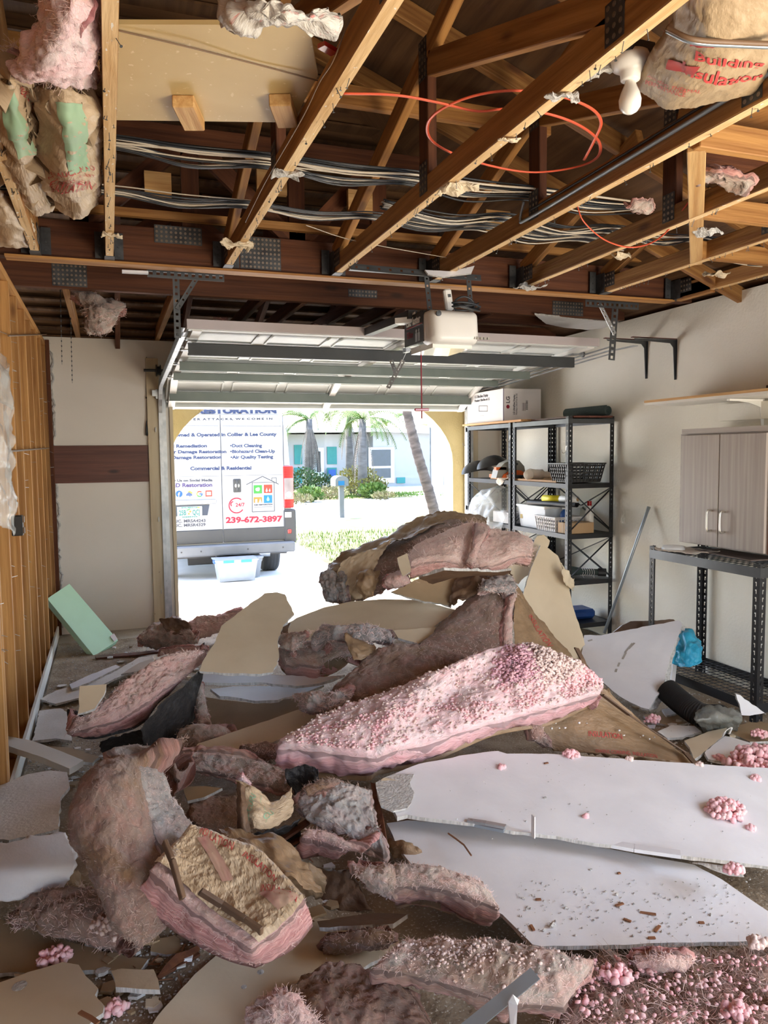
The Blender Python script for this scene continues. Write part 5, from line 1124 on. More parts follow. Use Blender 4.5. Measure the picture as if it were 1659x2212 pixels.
# house outline
def poly_line(pts, m, name, w=.011, par=van, f=fT):
    mb = MB(); P = [f(*p) for p in pts]
    for a, b in zip(P[:-1], P[1:]): mb.bar(a, b, .0012, w, up=(b-a).cross(V((0, 1, 0))))
    return mb.build(name, m, par)
poly_line([(532, 1047), (567, 1029), (602, 1046)], M['greytxt'], 'house_outline_roof'); poly_line([(545, 1042), (545, 1106), (593, 1104), (592, 1042)], M['greytxt'], 'house_outline_wall', .009); poly_line([(544, 1042.5), (592, 1041.5)], M['greytxt'], 'house_outline_eave', .007); poly_line([(587, 1038), (587, 1032.5), (597, 1032), (597, 1043)], M['greytxt'], 'house_outline_chimney', .008)
def tile(px, py, w, h, m): c = fT(px, py); e = fT(px+w, py); g = fT(px, py-h); L_ = (e-c).length; return MB().box((c.x-L_/2, VY-.0145, c.z-(g.z-c.z)/2), (c.x+L_/2, VY-.013, c.z+(g.z-c.z)/2))
fQ = lambda x, y: PY(x, y, VY-.0155)
t_ = tile(557, 1057, 18, 18, 0).build('green_tile', M['c_green'], van); MB().ball(fQ(557, 1057), .035, 2, .3, sq=(1, .03, .8)).build('germ_mark', flat('light_green_ink', (.25, .75, .2)), t_)
t_ = tile(579, 1056, 18, 18, 0).build('red_tile', M['c_red'], van); mb = MB()
for dx, s_ in ((-3, 1), (3.5, .8)): c = fQ(579+dx, 1060); mb.ball(c, .016*s_, 2, sq=(1, .05, 1.2)).prism([c+V((-.012, 0, 0)), c+V((.012, 0, 0)), c+V((.004, 0, .045*s_))], (0, -.001, 0))
mb.build('flame_mark', M['van'], t_)
t_ = tile(557, 1080, 18, 12, 0).build('orange_tile', M['c_orange'], van); mb = MB(); c = fQ(553, 1082); mb.box((c.x-.012, c.y-.001, c.z-.03), (c.x+.02, c.y, c.z+.025)); c = fQ(562, 1081); mb.prism([c+V((-.02, 0, -.03)), c+V((.02, 0, -.03)), c+V((0, 0, .03))], (0, -.001, 0)); mb.build('storm_mark', M['van'], t_)
t_ = tile(579, 1078, 18, 17, 0).build('blue_tile', M['c_cyan'], van); c = fQ(579, 1079); MB().ball(c, .022, 2, sq=(1, .05, 1)).prism([c+V((-.018, 0, .01)), c+V((.018, 0, .01)), c+V((0, 0, .05))], (0, -.001, 0)).build('drop_mark', flat('pale_blue_ink', (.15, .6, .85)), t_)
txt2('D&D RESTORATION', (549, 1092), (588, 1090.5), 2.5, fT, M['greytxt'], van); poly_line([(549, 1095.5), (588, 1094.5)], M['greytxt'], 'underline', .004)
# social marks
def disc(c, r, m, name, par=van, n=24): return MB().lathe(c, [(r, 0), (0, .0008)], (0, -1, 0), n).build(name, m, par)
c = fT(387, 1067); t_ = disc(c, .046, M['c_blue'], 'round_blue_logo'); text('f', .09, fQ(384.5, 1073.5), (1, 0, 0), (0, 0, 1), M['van'], t_, bold=.003)
t_ = MB().prism([fT(402, 1068), fT(409, 1062), fT(415, 1067), fT(415, 1071), fT(411, 1071), fT(412, 1074), fT(408, 1071), fT(402, 1071)], (0, -.001, 0)).build('grey_arrow_logo', M['c_blue'].copy(), van); t_.data.materials[0] = flat('steel_blue_ink', (.04, .07, .15)); MB().prism([fQ(404, 1064), fQ(409, 1060), fQ(416, 1064), fQ(414, 1067), fQ(409, 1063)], (0, -.001, 0)).build('yellow_roof_mark', M['c_yellow'], t_)
c = fT(431, 1067); ringarc(c, .035, 40, 140, .014, M['c_red'], 'g_logo_red'); ringarc(c, .035, 140, 215, .014, M['c_yellow'], 'g_logo_yellow'); ringarc(c, .035, 215, 310, .014, M['c_green'], 'g_logo_green'); ringarc(c, .035, 310, 360, .014, M['c_blue'], 'g_logo_blue'); MB().box((c.x, c.y-.001, c.z-.007), (c.x+.042, c.y, c.z+.007)).build('g_logo_bar', M['c_blue'], van)
t_ = MB().obox(fT(451, 1066), (1, 0, 0), (0, 1, 0), (.09, .002, .085)).build('red_square_logo', M['c_red'], van); t_ = MB().obox(fQ(451, 1066), (1, 0, 0), (0, 1, 0), (.062, .001, .05)).build('logo_window', M['van'], t_)
MB().obox(fT(371, 1068), (1, 0, 0), (0, 1, 0), (.07, .002, .08)).build('pink_square_logo', M['crimson'], van)
# ---- tubs behind the van
gz = ground(10.2)
for (px0, px1, py0, py1, Y, d_, lab) in ((470, 556, 1208, 1257, 10.2, .38, 'front clear plastic tub with turquoise handles on the driveway under the van bumper'), (478, 566, 1198, 1240, 10.65, .4, 'rear clear plastic tub with a blue handle, partly behind the front tub')):
    g_ = ground(Y); a = PY(px0, py1, Y); b = PY(px1, py0, Y); t = empty('storage_tub', (a.x, Y, g_), lab, 'tub')
    tub(t, a.x, b.x, Y, Y+d_, g_+.01, g_+.29, .035, None); MB().box((a.x-.03, Y-.02, g_+.285), (b.x+.02, Y+d_, g_+.30), bev=.004).build('lid', M['tub_out'], t); [c_.data.materials.__setitem__(0, M['tub_out']) for c_ in t.children if c_.name.startswith('tub_body')]
    if Y < 10.4:
        for q in (.28, .72): MB().box((a.x+(b.x-a.x)*q-.07, Y-.03, g_+.265), (a.x+(b.x-a.x)*q+.07, Y-.015, g_+.30)).build('turquoise_handle', flat('turquoise_plastic', (.02, .16, .19)), t)
        MB().box((a.x-.04, Y+.02, g_+.26), (a.x-.02, Y+.14, g_+.30)).build('blue_handle', M['c_blue'], t); MB().ball((.5*(a.x+b.x), Y+.2, g_+.06), .2, 2, .3, sq=(1, .7, .35)).build('contents', M['carton'], t)
    else: MB().box((a.x+.02, Y-.03, g_+.29), (a.x+.25, Y-.01, g_+.32)).build('blue_handle', M['c_blue'], t)
# ---- mailbox
MY = 20.0; c = PY(737, 1060, MY); t = empty('mailbox', (c.x, MY, -.25), 'grey kerbside mailbox on a square post across the street', 'mailbox')
MB().bar((c.x, MY, -.25), (c.x, MY, .62), .13, .13)  .build('post', mat('mailbox_grey', (.13, .13, .12), (.11, .11, .10), .5), t)
a = PY(722, 1050, MY); b = PY(750, 1026, MY)
mb = MB(); n = 14; prof = [(a.x, a.z), (b.x, a.z), (b.x, (a.z+b.z)/2)]+[((a.x+b.x)/2+(b.x-a.x)/2*math.cos(PI*k/n), (a.z+b.z)/2+.13*math.sin(PI*k/n)) for k in range(1, n)]+[(a.x, (a.z+b.z)/2)]
mb.prism([(x, MY-.12, z) for x, z in prof], (0, .5, 0)); mb.build('box', bpy.data.materials['mailbox_grey'], t); MB().box((a.x+.08, MY-.13, a.z+.02), (b.x-.12, MY-.12, a.z+.14)).build('number_label', M['c_cyan'], t)
# ---- house across the street
HY = 38.5; fH = lambda x, y: PY(x, y, HY); hb = -.24
ho = empty('house', (12, HY, hb), 'white single-storey house with mint panels across the street', 'house')
hx0 = fH(600, 1000).x; hx1 = fH(985, 1000).x; hz = fH(700, 938).z
MB().box((hx0-6, HY, hb), (fH(800, 1000).x, HY+8, hz)).build('wall', M['van'], ho)
MB().prism([(fH(795, 1000).x, HY-.8, hb), (hx1+3, HY-.8, hb), (hx1+3, HY-.8, fH(985, 940).z), (fH(795, 932).x, HY-.8, fH(795, 932).z)], (0, 8, 0)).build('wall', M['van'], ho)
MB().prism([(hx0-7, HY-.8, hz+.0), (hx0-7, HY-.8, hz+.25), (fH(795, 926).x, HY-1.4, fH(795, 926).z), (fH(990, 934).x, HY-1.4, fH(990, 934).z), (fH(990, 940).x, HY-1.4, fH(990, 940).z), (fH(795, 934).x, HY-1.4, fH(795, 934).z)], (0, 9, 0)).build('roof', M['carton'], ho)
mint = mat('mint_panel', (.03, .19, .17), (.025, .17, .16), .6)
def hp(x0, y0, x1, y1, m, name, par=ho, Y=HY-.03, d=.03):
    f = lambda x, y: PY(x, y, Y); a = f(x0, y1); b = f(x1, y0); return MB().box((a.x, Y-d, a.z), (b.x, Y, b.z)).build(name, m, par)
for q in ((636, 961, 652, 1003), (636, 1010, 652, 1044), (707, 965, 727, 1003), (707, 1010, 727, 1044)): hp(*q, mint, 'mint_panel')
dr = hp(674, 967, 699, 1044, mat('pale_grey_door', (.60, .68, .68)), 'front_door'); hp(684, 975, 692, 1020, bpy.data.materials['grey_window_glass'] if 'grey_window_glass' in bpy.data.materials else M['vangrey'], 'door_glass', dr, HY-.07)
wf = hp(797, 966, 851, 1044, M['white'], 'window_frame', Y=HY-.85)
for q in ((803, 971, 844, 1007), (803, 1011, 844, 1033)):
    w_ = hp(*q, mat('grey_window_glass', (.06, .07, .08), (.055, .065, .07), .3), 'window_pane', wf, HY-.9)
hp(770, 1011, 798, 1030, bpy.data.materials['grey_window_glass'], 'window_pane', wf, HY-.9); hp(857, 1031, 875, 1044, mint, 'mint_panel', Y=HY-.85)
hp(710, 1014, 725, 1036, M['c_blue'], 'blue_door_pot', Y=HY-.4)
tag(MB().box((PY(930, 1000, 30).x, 29.9, -.25), (PY(955, 1000, 30).x, 30, 3.2)).build('boundary_panel', M['carton']), 'tall pale panel standing at the right beyond the leaning trunk', 'panel')
tag(MB().tube([PY(931, 1108, 24)+V((0, 0, -.3)), PY(929, 900, 24)+V((0, 0, 1.5))], .03, 6).build('utility_pole', M['steel_gray']), 'thin dark pole standing behind the leaning palm trunk', 'pole')
tag(MB().tube([(PY(895, 1110, 14).x, 14, ground(14)), (PY(895, 1110, 14).x, 14, PY(895, 1103, 14).z)], .06, 12).build('utility_marker', M['tub']), 'short pale marker post in the lawn near the garage', 'marker')
# ---- palms and plants
def frond(mb, base, d, L, droop, w, R, nl=26, mi=0):
    d = V(d).normalized(); p = V(base); pts = [p]; dd = d.copy()
    for k in range(8): p = p+dd*L/8; dd = (dd+V((0, 0, -droop/8*(1+k*.25)))).normalized(); pts.append(p)
    mb.tube(pts, [.02-.002*k for k in range(9)], 4, mi)
    P = _line(pts, nl)
    for k in range(1, nl):
        t = (P[min(k+1, nl)]-P[k-1]).normalized(); sd_ = t.cross(V((0, 0, 1)));
        if sd_.length < .05: sd_ = V((1, 0, 0))
        sd_.normalize(); l = w*math.sin(PI*min(.95, (k+2)/(nl+2)))**.6
        for s in (-1, 1):
            e = P[k]+(sd_*s*.7+t*.6+V((0, 0, -.5))).normalized()*l*R.uniform(.75, 1.15); b = t*.03
            mb.add([P[k]-b, P[k]+b, e], [(0, 1, 2)], None, mi)
gre = mat('palm_green', (.035, .085, .01), (.10, .15, .025), .6); dead = mat('dead_frond_grey', (.17, .145, .12), (.10, .085, .07), .9); trunkm = mat('palm_trunk', (.12, .115, .11), (.08, .075, .07), .9, sc=(3, 3, 9)); barkm = mat('ringed_bark', (.16, .12, .10), (.08, .06, .05), .9, sc=(4, 4, 14), bump=.8, bs=(10, 10, 40))
def palm(px, pyb, pyt, Y, label, greens, deads, seed, L=2.0, lean=0, trunk=True, crown=True):
    R = random.Random(seed); b = PY(px, pyb, Y); b.z = -.24; tp = PY(px+lean, pyt, Y); t = empty('palm_tree', b, label, 'palm')
    MB().tube([b, b.lerp(tp, .5), tp], [.22, .17, .14], 12).build('trunk', trunkm, t, True)
    mb = MB()
    for k in range(greens): a = R.uniform(0, 2*PI); frond(mb, tp, (math.cos(a), math.sin(a), R.uniform(-.1, 1.0)), L*R.uniform(.8, 1.1), R.uniform(.9, 1.7), .42, R)
    mb.build('green_fronds', gre, t)
    if deads:
        mb = MB()
        for k in range(deads): a = R.uniform(0, 2*PI); frond(mb, tp+V((0, 0, -.1)), (math.cos(a)*.35, math.sin(a)*.35, -.9), L*R.uniform(.8, 1.15), 1.2, .22, R)
        mb.build('dead_fronds', dead, t)
    return t
palm(668, 1046, 905, 33, 'palm with a skirt of grey dead fronds beside the van', 12, 26, 1, 2.3)
palm(783, 1056, 905, 29, 'palm with bright green hanging fronds before the house window', 22, 6, 2, 2.3)
palm(758, 1050, 895, 32, 'palm partly behind, left of the brightest green palm', 12, 3, 5, 1.9, lean=-6)
a = PY(951, 1108, 13.5); a.z = ground(13.5)-.0; b = PY(878, 885, 13.5); c = b+(b-a)*.35
L_ = _line([a, a.lerp(b, .3)+V((.05, 0, 0)), a.lerp(b, .7), b, c], 60); t = empty('leaning_palm', a, 'ringed palm trunk leaning left across the right part of the opening', 'palm')
MB().tube(L_, [.115-.0006*i+.006*math.sin(i*2.6) for i in range(61)], 14).build('trunk', barkm, t, True)
mb = MB(); R = random.Random(8)
for k in range(12): q = 2*PI*k/12; frond(mb, c, (math.cos(q), math.sin(q), .8), 1.6, 1.2, .3, R)
mb.build('fronds', gre, t)
def bush(px, py, Y, r, mt, label, seed, n=500, ls=.09, h=1.0, name='bush'):
    R = random.Random(seed); c = PY(px, py, Y); mb = MB(); z0 = -.24 if Y > 11 else ground(Y)
    for k in range(n):
        u = V((R.gauss(0, 1), R.gauss(0, 1), R.gauss(0, 1))).normalized()*r*R.uniform(.4, 1); p = V((c.x+u.x, Y+u.y, z0+max(0, (u.z*.5+r*.55)*h))); d = (u+V((R.gauss(0, .3), R.gauss(0, .3), R.uniform(0, .7)))).normalized()*ls; s = d.cross(V((R.random(), R.random(), R.random()))).normalized()*ls*.3
        mb.add([p-s*.3, p+d*.5-s, p+d, p+d*.5+s], [(0, 1, 2, 3)])
    return tag(mb.build(name, mt), label, 'plant')
yg = mat('yellow_green_leaf', (.12, .13, .02), (.16, .13, .05), .6); dg = mat('dark_green_leaf', (.015, .04, .015), (.03, .07, .02), .5); cg = mat('dry_leaf', (.17, .14, .08), (.14, .15, .05), .8)
bush(652, 1030, 31, .85, dg, 'dark green shrub at the foot of the grey-skirted palm', 1, 700, .13, 1.3); bush(692, 1030, 32, .8, dg, 'dark green shrub right of the grey-skirted palm', 2, 500, .13)
bush(669, 1055, 27, .45, gre, 'low bright green tuft in front of the grey-skirted palm', 3, 350, .2); bush(775, 1040, 30, .9, yg, 'yellow-leaved shrub left of the bright green palm', 4, 800, .13, 1.3); bush(797, 1045, 29, .8, yg, 'yellow-green shrub below the house window', 5, 700, .12)
bush(803, 1055, 28, .5, gre, 'low grassy green tuft right of the bright green palm', 6, 350, .2); bush(645, 1055, 26, .5, cg, 'dry low planting beside the van tail light', 7, 300, .12, .6); bush(710, 1053, 28, .8, cg, 'dry low planting behind the mailbox', 8, 500, .12, .6)
bush(828, 1060, 27, .5, cg, 'dry low planting right of the window shrubs', 9, 300, .12, .5)
t = empty('tree', PY(830, 930, 45), 'leafy tree top showing above the roof of the white house', 'tree'); t.location.z = -.24; c = PY(835, 930, 45)
MB().tube([(c.x, 45, -.24), (c.x, 45, 3.0)], [.25, .15], 8).build('trunk', barkm, t); R = random.Random(3); mb = MB()
for k in range(22): a = R.uniform(0, 2*PI); frond(mb, V((c.x+R.uniform(-2.5, 3.2), 45, R.uniform(2.2, 3.9))), (math.cos(a), math.sin(a), R.uniform(0, .8)), 1.3, .5, .5, R)
mb.build('foliage', gre, t)
# grass blades
R = random.Random(11); mb = MB()
for k in range(9000):
    x = R.uniform(3.45, 10); y = R.uniform(9.5, 16.3)
    if noise.noise(V((x*.5, y*.6, 0))) < -.12+R.uniform(-.2, .2): continue
    h = R.uniform(.05, .13); a = R.uniform(0, PI); w = .007; z = ground(y); l = V((R.uniform(-.04, .04), R.uniform(-.04, .04), h)); s = V((math.cos(a)*w, math.sin(a)*w, 0)); p = V((x, y, z)); mb.add([p-s, p+s, p+l], [(0, 1, 2)])
for k in range(5000):
    x = R.uniform(3, 22); y = R.uniform(28.1, 31)
    if noise.noise(V((x*.5, y*.8, 3))) < -.05+R.uniform(-.2, .2): continue
    h = R.uniform(.05, .16); w = .02; p = V((x, y, -.24)); mb.add([p-V((w, 0, 0)), p+V((w, 0, 0)), p+V((R.uniform(-.04, .04), 0, h))], [(0, 1, 2)])
tag(mb.build('lawn_grass', M['blade']), 'patchy sunlit green grass beyond the driveway', 'grass', kind='stuff')
# ================================================================ IN THE ROOF
# hardboard panel on joists
P4 = [PZ(252, 58, 2.575), PZ(668, 54, 2.575), PZ(692, 162, 2.575), PZ(662, 250, 2.575), PZ(252, 258, 2.575)]
P4 = [V((.06, 2.10, 2.575)), PZ(668, 54, 2.575), V((.60, 2.2, 2.575)), V((.60, 2.52, 2.575)), V((.06, 2.68, 2.575))]
hb_ = empty('hardboard_panel', (.3, 2.4, 2.575), 'tan hardboard panel laid over the roof chords at the upper left', 'panel')
MB().prism(P4, (0, 0, .012)).build('sheet', M['mdf'], hb_)
for a, b in (((395, 215), (420, 268)), ((604, 212), (622, 262))):
    a = PZ(*a, 2.56); b = PZ(*b, 2.56); MB().bar((a.x, a.y, 2.556), (b.x, b.y, 2.556), .066, .036, bev=.003).build('wood_cleat', M['wood_light'], hb_)
def cable(pts, r, mt, label, name='cable', group=None, flat_=1.0, n=8, seg=40):
    o = MB().tube(_line([V(p) for p in pts], seg), r, n, flat=flat_).build(name, mt, None, True); return tag(o, label, 'cable', group)
cable([PZ(252, 65, 2.57), PZ(400, 100, 2.565), PZ(550, 138, 2.57), PZ(690, 175, 2.565)], .0022, M['browncable'], 'thin brown wire sagging under the hardboard panel')
cable([PZ(755, 40, 2.56), PZ(720, 130, 2.5), PZ(690, 178, 2.5), PZ(650, 260, 2.49), PZ(575, 390, 2.49), PZ(530, 480, 2.49)], .002, M['browncable'], 'thin brown wire stapled along the chord right of the hardboard panel')
# cable bundles across the chords
def bundle(yc, z, x0, x1, n, label, seed, blackf=.6, sag=.03):
    R = random.Random(seed)
    for k in range(n):
        dy = R.uniform(-.055, .055); dz = R.uniform(-.02, .03); pts = []
        X = [x0, .037, .33, .62, .92, 1.21, 1.5, 1.79, 2.1, 2.38, 2.7, 2.95, 3.3, 3.6]; X = [x for x in X if x0 <= x <= x1]
        ph = R.uniform(0, 6)
        for x in X:
            onj = any(abs(x-t_) < .02 for t_ in TX); pts.append(V((x, yc+dy*(.6 if onj else 1.25)+.05*math.sin(x*1.3+ph)*.6, z+dz*.6+(0 if onj else -sag*R.uniform(.3, 1)))))
        bl = R.random() < blackf
        cable(pts, R.uniform(.0035, .0065), M['blackcable'] if bl else M['whitecable'], label[0 if bl else 1], group=label[2], flat_=.75, n=6, seg=60)
bundle(3.03, 2.63, XL, 2.6, 15, ('black cable of the front bundle crossing the chords', 'cream cable of the front bundle crossing the chords', 'front cable bundle'), 1)
bundle(3.50, 2.62, XL, 2.9, 13, ('black cable of the bundle near the girder crossing the chords', 'cream cable of the bundle near the girder crossing the chords', 'cable bundle near the girder'), 2)
bundle(3.28, 2.60, 1.2, 3.6, 12, ('black cable of the tangle on the right side chords', 'cream cable of the tangle on the right side chords', 'cable tangle at the right'), 3, sag=.05)
cable([(.9, 3.55, 2.56), (1.2, 3.7, 2.55), (1.79, 3.9, 2.56)], .002, M['whitecable'], 'single thin cream wire below the bundles near the girder')
for k in range(5):
    R = random.Random(30+k); cable([PZ(1500+R.uniform(-10, 10), 530, 2.6), PZ(1560, 560+R.uniform(-12, 8), 2.55), PZ(1620, 570+R.uniform(-14, 6), 2.52), PZ(1680, 575+R.uniform(-10, 4), 2.55)], R.uniform(.003, .005), M['blackcable'] if k % 2 else M['whitecable'], 'cable hanging loosely beyond the cross frame at the right edge', group='loose cables at the right edge')
# red loop
z = 2.60
cable([PZ(738, 202, z), PZ(850, 205, z), PZ(940, 220, z), PZ(1030, 240, z), PZ(1095, 235, z), PZ(1180, 245, z), PZ(1250, 270, z), PZ(1293, 305, z), PZ(1290, 340, z), PZ(1240, 362, z), PZ(1150, 372, z), PZ(1060, 358, z), PZ(975, 330, z), PZ(930, 300, z), PZ(925, 265, z), PZ(955, 235, z), PZ(1020, 208, z), PZ(1100, 196, z), PZ(1190, 203, z), PZ(1270, 230, z), PZ(1298, 262, z), PZ(1285, 300, z), PZ(1262, 345, z)], .0058, M['redcable'], 'orange-red flat cable coiled in a big loop under the roof', flat_=.6, seg=160)
cable([PZ(1246, 442, 2.55), PZ(1262, 480, 2.48), PZ(1310, 520, 2.44), PZ(1370, 534, 2.43), PZ(1430, 510, 2.46), PZ(1488, 436, 2.55)], .0045, M['redcable'], 'smaller orange-red cable drooping between two chords right of centre', flat_=.6)
cable([PZ(1622, 400, 2.7), PZ(1632, 370, 2.72), PZ(1645, 368, 2.72), PZ(1668, 400, 2.7)], .005, M['redcable'], 'short orange-red cable arch at the right edge', flat_=.6)
# conduit-like fat cable along the truss right of the bulb
x = 1.79-.028
cable([(x, 3.05, 2.60), (x, 3.08, 2.53), (x, 3.0, 2.515), (x, 2.4, 2.525), (x, 1.9, 2.535), (x, 1.3, 2.55), (x, .6, 2.56)], .0085, M['conduit'], 'thick grey cable clipped along the side of the chord right of the bulb', flat_=.7, seg=60)
cable([(x, 3.0, 2.545), (x, 2.4, 2.55), (x, 1.9, 2.56), (x, 1.3, 2.575), (x, .6, 2.58)], .005, M['blackcable'], 'black cable clipped above the thick grey one')
# bulb
c = V((PZ(1362, 150, 2.5).x, 0, 0)); c = PY(1362, 140, 1.83)
lb = empty('ceiling_bulb', c, 'unlit white bulb in a round porcelain lampholder under the roof chords', 'light bulb')
ax = V((0, 0, -1))
MB().lathe(c+V((0, 0, .012)), [(0, -.012), (.050, -.012), (.054, 0), (.050, .018), (.036, .026), (.028, .034), (.026, .052), (.020, .056), (0, .056)], ax, 32).build('lampholder', M['white'], lb, True)
MB().lathe(c+V((0, 0, -.040)), [(.013, 0), (.014, .006), (.018, .018), (.026, .036), (.0305, .054), (.0285, .072), (.020, .084), (.009, .090), (0, .091)], ax, 32).build('glass_bulb', M['glass'], lb, True)
for s in (-1, 1): MB().lathe(c+V((s*.036, -.01, -.005)), [(.005, 0), (.004, .003), (0, .003)], ax, 10).build('screw', M['galv'], lb)
MB().obox(c+V((0, 0, .03)), (1, 0, 0), (0, 1, 0), (.09, .09, .03)).build('ceiling_box', M['plate'], lb)
mb = crumple([[PY(1290, 100, 1.86), PY(1340, 80, 1.84), PY(1395, 95, 1.82)], [PY(1265, 170, 1.87), PY(1330, 150, 1.86), PY(1420, 150, 1.86)]], 20, 14, .02, 30, .012, 4, jag=.02)
tag(mb.build('plaster_scrap', M['gyp']), 'ragged grey plaster and paper remains around the lampholder', 'scrap')
# ---- kraft-faced batt hanging at the upper right (printed)
rows = [[PZ(1440, -60, 2.55), PZ(1560, -60, 2.50), PZ(1720, -60, 2.55)], [PZ(1455, 40, 2.53), PZ(1550, 40, 2.47), PZ(1720, 20, 2.53)], [PZ(1415, 110, 2.53), PZ(1540, 120, 2.46), PZ(1700, 90, 2.53)], [PZ(1385, 170, 2.53), PZ(1500, 190, 2.46), PZ(1660, 150, 2.52)], [PZ(1375, 195, 2.55), PZ(1460, 238, 2.50), PZ(1500, 240, 2.49), PZ(1640, 195, 2.53)]]
rows = [[r[0], r[1], r[-1]] for r in rows]
mb = slab(rows, .10, 60, 46, .010, 7, .006, .01, 3, 6, rnd=.3); t = empty('kraft_faced_batt', mb.G[20][20], 'kraft-faced insulation batt with red lettering bulging at the upper right', 'insulation batt')
mb.build('glass_wool', M['ins_c'], t, True)
kf = sheetof(mb, .012, .004, .0012, 1, .005, 14, under=False, seed=2); ko = kf.build('kraft_facing', M['kraft_m'], t, True)
fS = lambda mbq, off: (lambda u, v: surf(mbq, u, v, off))
def locate(mbq, px, py):
    best = None; nu = len(mbq.G[0])-1; nv = len(mbq.G)-1; d0 = ray(px, py).normalized()
    for j in range(nv+1):
        for i in range(nu+1):
            q = (mbq.T[j*mbq.nU+i]-CAM); e = (q-d0*q.dot(d0)).length/q.length
            if best is None or e < best[0]: best = (e, i/nu, j/nv)
    return best[1], best[2]
def print_on(mbq, s, p0, p1, hpx, m, parent, off=.003, bold=.0, sx=1):
    """print lettering on a facing between two points of it"""
    u0, v0 = locate(mbq, *p0); u1, v1 = locate(mbq, *p1); nx_, ny_ = p1[0]-p0[0], p1[1]-p0[1]; l = math.hypot(nx_, ny_); ux, uy = ny_/l*hpx, -nx_/l*hpx
    u2, v2 = locate(mbq, p0[0]+ux, p0[1]+uy)
    c = bpy.data.curves.new('t', 'FONT'); c.body = s; c.size = 1; t_ = bpy.data.objects.new('t', c); COL.objects.link(t_); bpy.context.view_layer.update(); w = t_.dimensions.x; bpy.data.objects.remove(t_, do_unlink=True)
    f = lambda x, y: surf(mbq, u0+(u1-u0)*x/w+(u2-u0)*y/.73, v0+(v1-v0)*x/w+(v2-v0)*y/.73, off)
    return text(s, 1, None, (1, 0, 0), (0, 1, 0), m, parent, 'lettering', wrap=f, bold=bold)
kf.LU = kf.LV = 1
def block_on(mbq, quad, m, parent, off=.0032, name='print_block', n=8):
    q = [locate(mbq, *p) for p in quad]; mb2 = MB(); vs = []
    for j in range(n+1):
        for i in range(n+1):
            a, b = i/n, j/n; u = (q[0][0]*(1-a)+q[1][0]*a)*(1-b)+(q[3][0]*(1-a)+q[2][0]*a)*b; v = (q[0][1]*(1-a)+q[1][1]*a)*(1-b)+(q[3][1]*(1-a)+q[2][1]*a)*b; vs.append(surf(mbq, u, v, off))
    mb2.add(vs, [(j*(n+1)+i, j*(n+1)+i+1, (j+1)*(n+1)+i+1, (j+1)*(n+1)+i) for j in range(n) for i in range(n)]); return mb2.build(name, m, parent, True)
print_on(kf, 'Building', (1500, 130), (1640, 145), 22, M['print_r'], ko, bold=.02); print_on(kf, 'Insulation', (1472, 150), (1640, 168), 24, M['print_r'], ko, bold=.02)
block_on(kf, [(1446, 128), (1512, 142), (1500, 160), (1440, 146)], M['print_r'], ko)
print_on(kf, 'ASSURED THERMAL', (1398, 168), (1512, 198), 10, M['print_r'], ko); print_on(kf, 'PERFORMANCE', (1395, 180), (1480, 204), 9, M['print_r'], ko)
block_on(kf, [(1500, 82), (1560, 90), (1540, 104), (1490, 96)], M['print_r'], ko)
fuzz(mb, 150, 5, .03, parent=t, edge=1)
for k in range(2): cable([PZ(1440, 60+k*6, 2.49), PZ(1500, 85+k*6, 2.45), PZ(1600, 92+k*6, 2.46), PZ(1700, 96+k*6, 2.47)], .006, M['conduit'] if k else M['browncable'], 'cable crossing under the printed kraft batt, '+('lower one' if k else 'upper one'))
# ---- left: hanging batt, pink top and kraft bag with green stripes
rows = [[PZ(60, -90, 2.60), PZ(130, -90, 2.56), PZ(225, -90, 2.58)], [PZ(85, 20, 2.55), PZ(150, 0, 2.47), PZ(222, 20, 2.54)], [PZ(40, 90, 2.53), PZ(130, 80, 2.44), PZ(222, 90, 2.52)], [PZ(0, 140, 2.53), PZ(90, 160, 2.43), PZ(220, 150, 2.51)], [PZ(5, 165, 2.55), PZ(100, 195, 2.45), PZ(218, 205, 2.52)]]
mb = slab(rows, .07, 70, 60, .034, 6, .03, .02, 11, 6, rnd=.5, fine=.006); t = empty('insulation_batt', mb.G[30][30], 'torn pink insulation batt hanging between chords at the upper left', 'insulation batt'); mb.build('glass_wool', M['ins_h'], t, True); fuzz(mb, 1500, 6, .035, lift=.8, edge=.5, parent=t)
def bag(rows, label, seed, stripes=(), prints=(), th=.08, amp=.022, fr=11, base='kraft_l'):
    mb = crumple(rows, 60, 70, amp, fr, th, seed, jag=.006, ridge=.75); t = empty('kraft_faced_batt', mb.G[35][30], label, 'insulation batt'); o = mb.build('kraft_facing', M[base], t, True)
    for q in stripes: block_on(mb, q, M['print_g'], o, .002, 'green_stripe', 16)
    for s, a, b, h, m in prints: print_on(mb, s, a, b, h, M[m], o, .003)
    return mb, t
rows = [[PZ(75, 185, 2.54), PZ(140, 195, 2.50), PZ(222, 205, 2.54)], [PZ(85, 250, 2.50), PZ(150, 260, 2.43), PZ(222, 270, 2.52)], [PZ(80, 330, 2.50), PZ(150, 330, 2.42), PZ(218, 330, 2.52)], [PZ(95, 400, 2.50), PZ(155, 405, 2.42), PZ(215, 400, 2.52)], [PZ(130, 450, 2.53), PZ(175, 468, 2.48), PZ(210, 440, 2.54)]]
bag(rows, 'crumpled kraft-faced batt with a green stripe and red print left of the first chord', 4, stripes=[[(120, 218), (175, 225), (195, 370), (150, 375)]], prints=[('PRECAUCION NO', (105, 375), (205, 368), 8, 'print_r'), ('MUST NOT BE LEFT', (105, 388), (205, 382), 8, 'print_r'), ('EXPOSED', (110, 400), (190, 396), 8, 'print_r'), ('INSULATION', (110, 412), (195, 408), 7, 'print_r')])
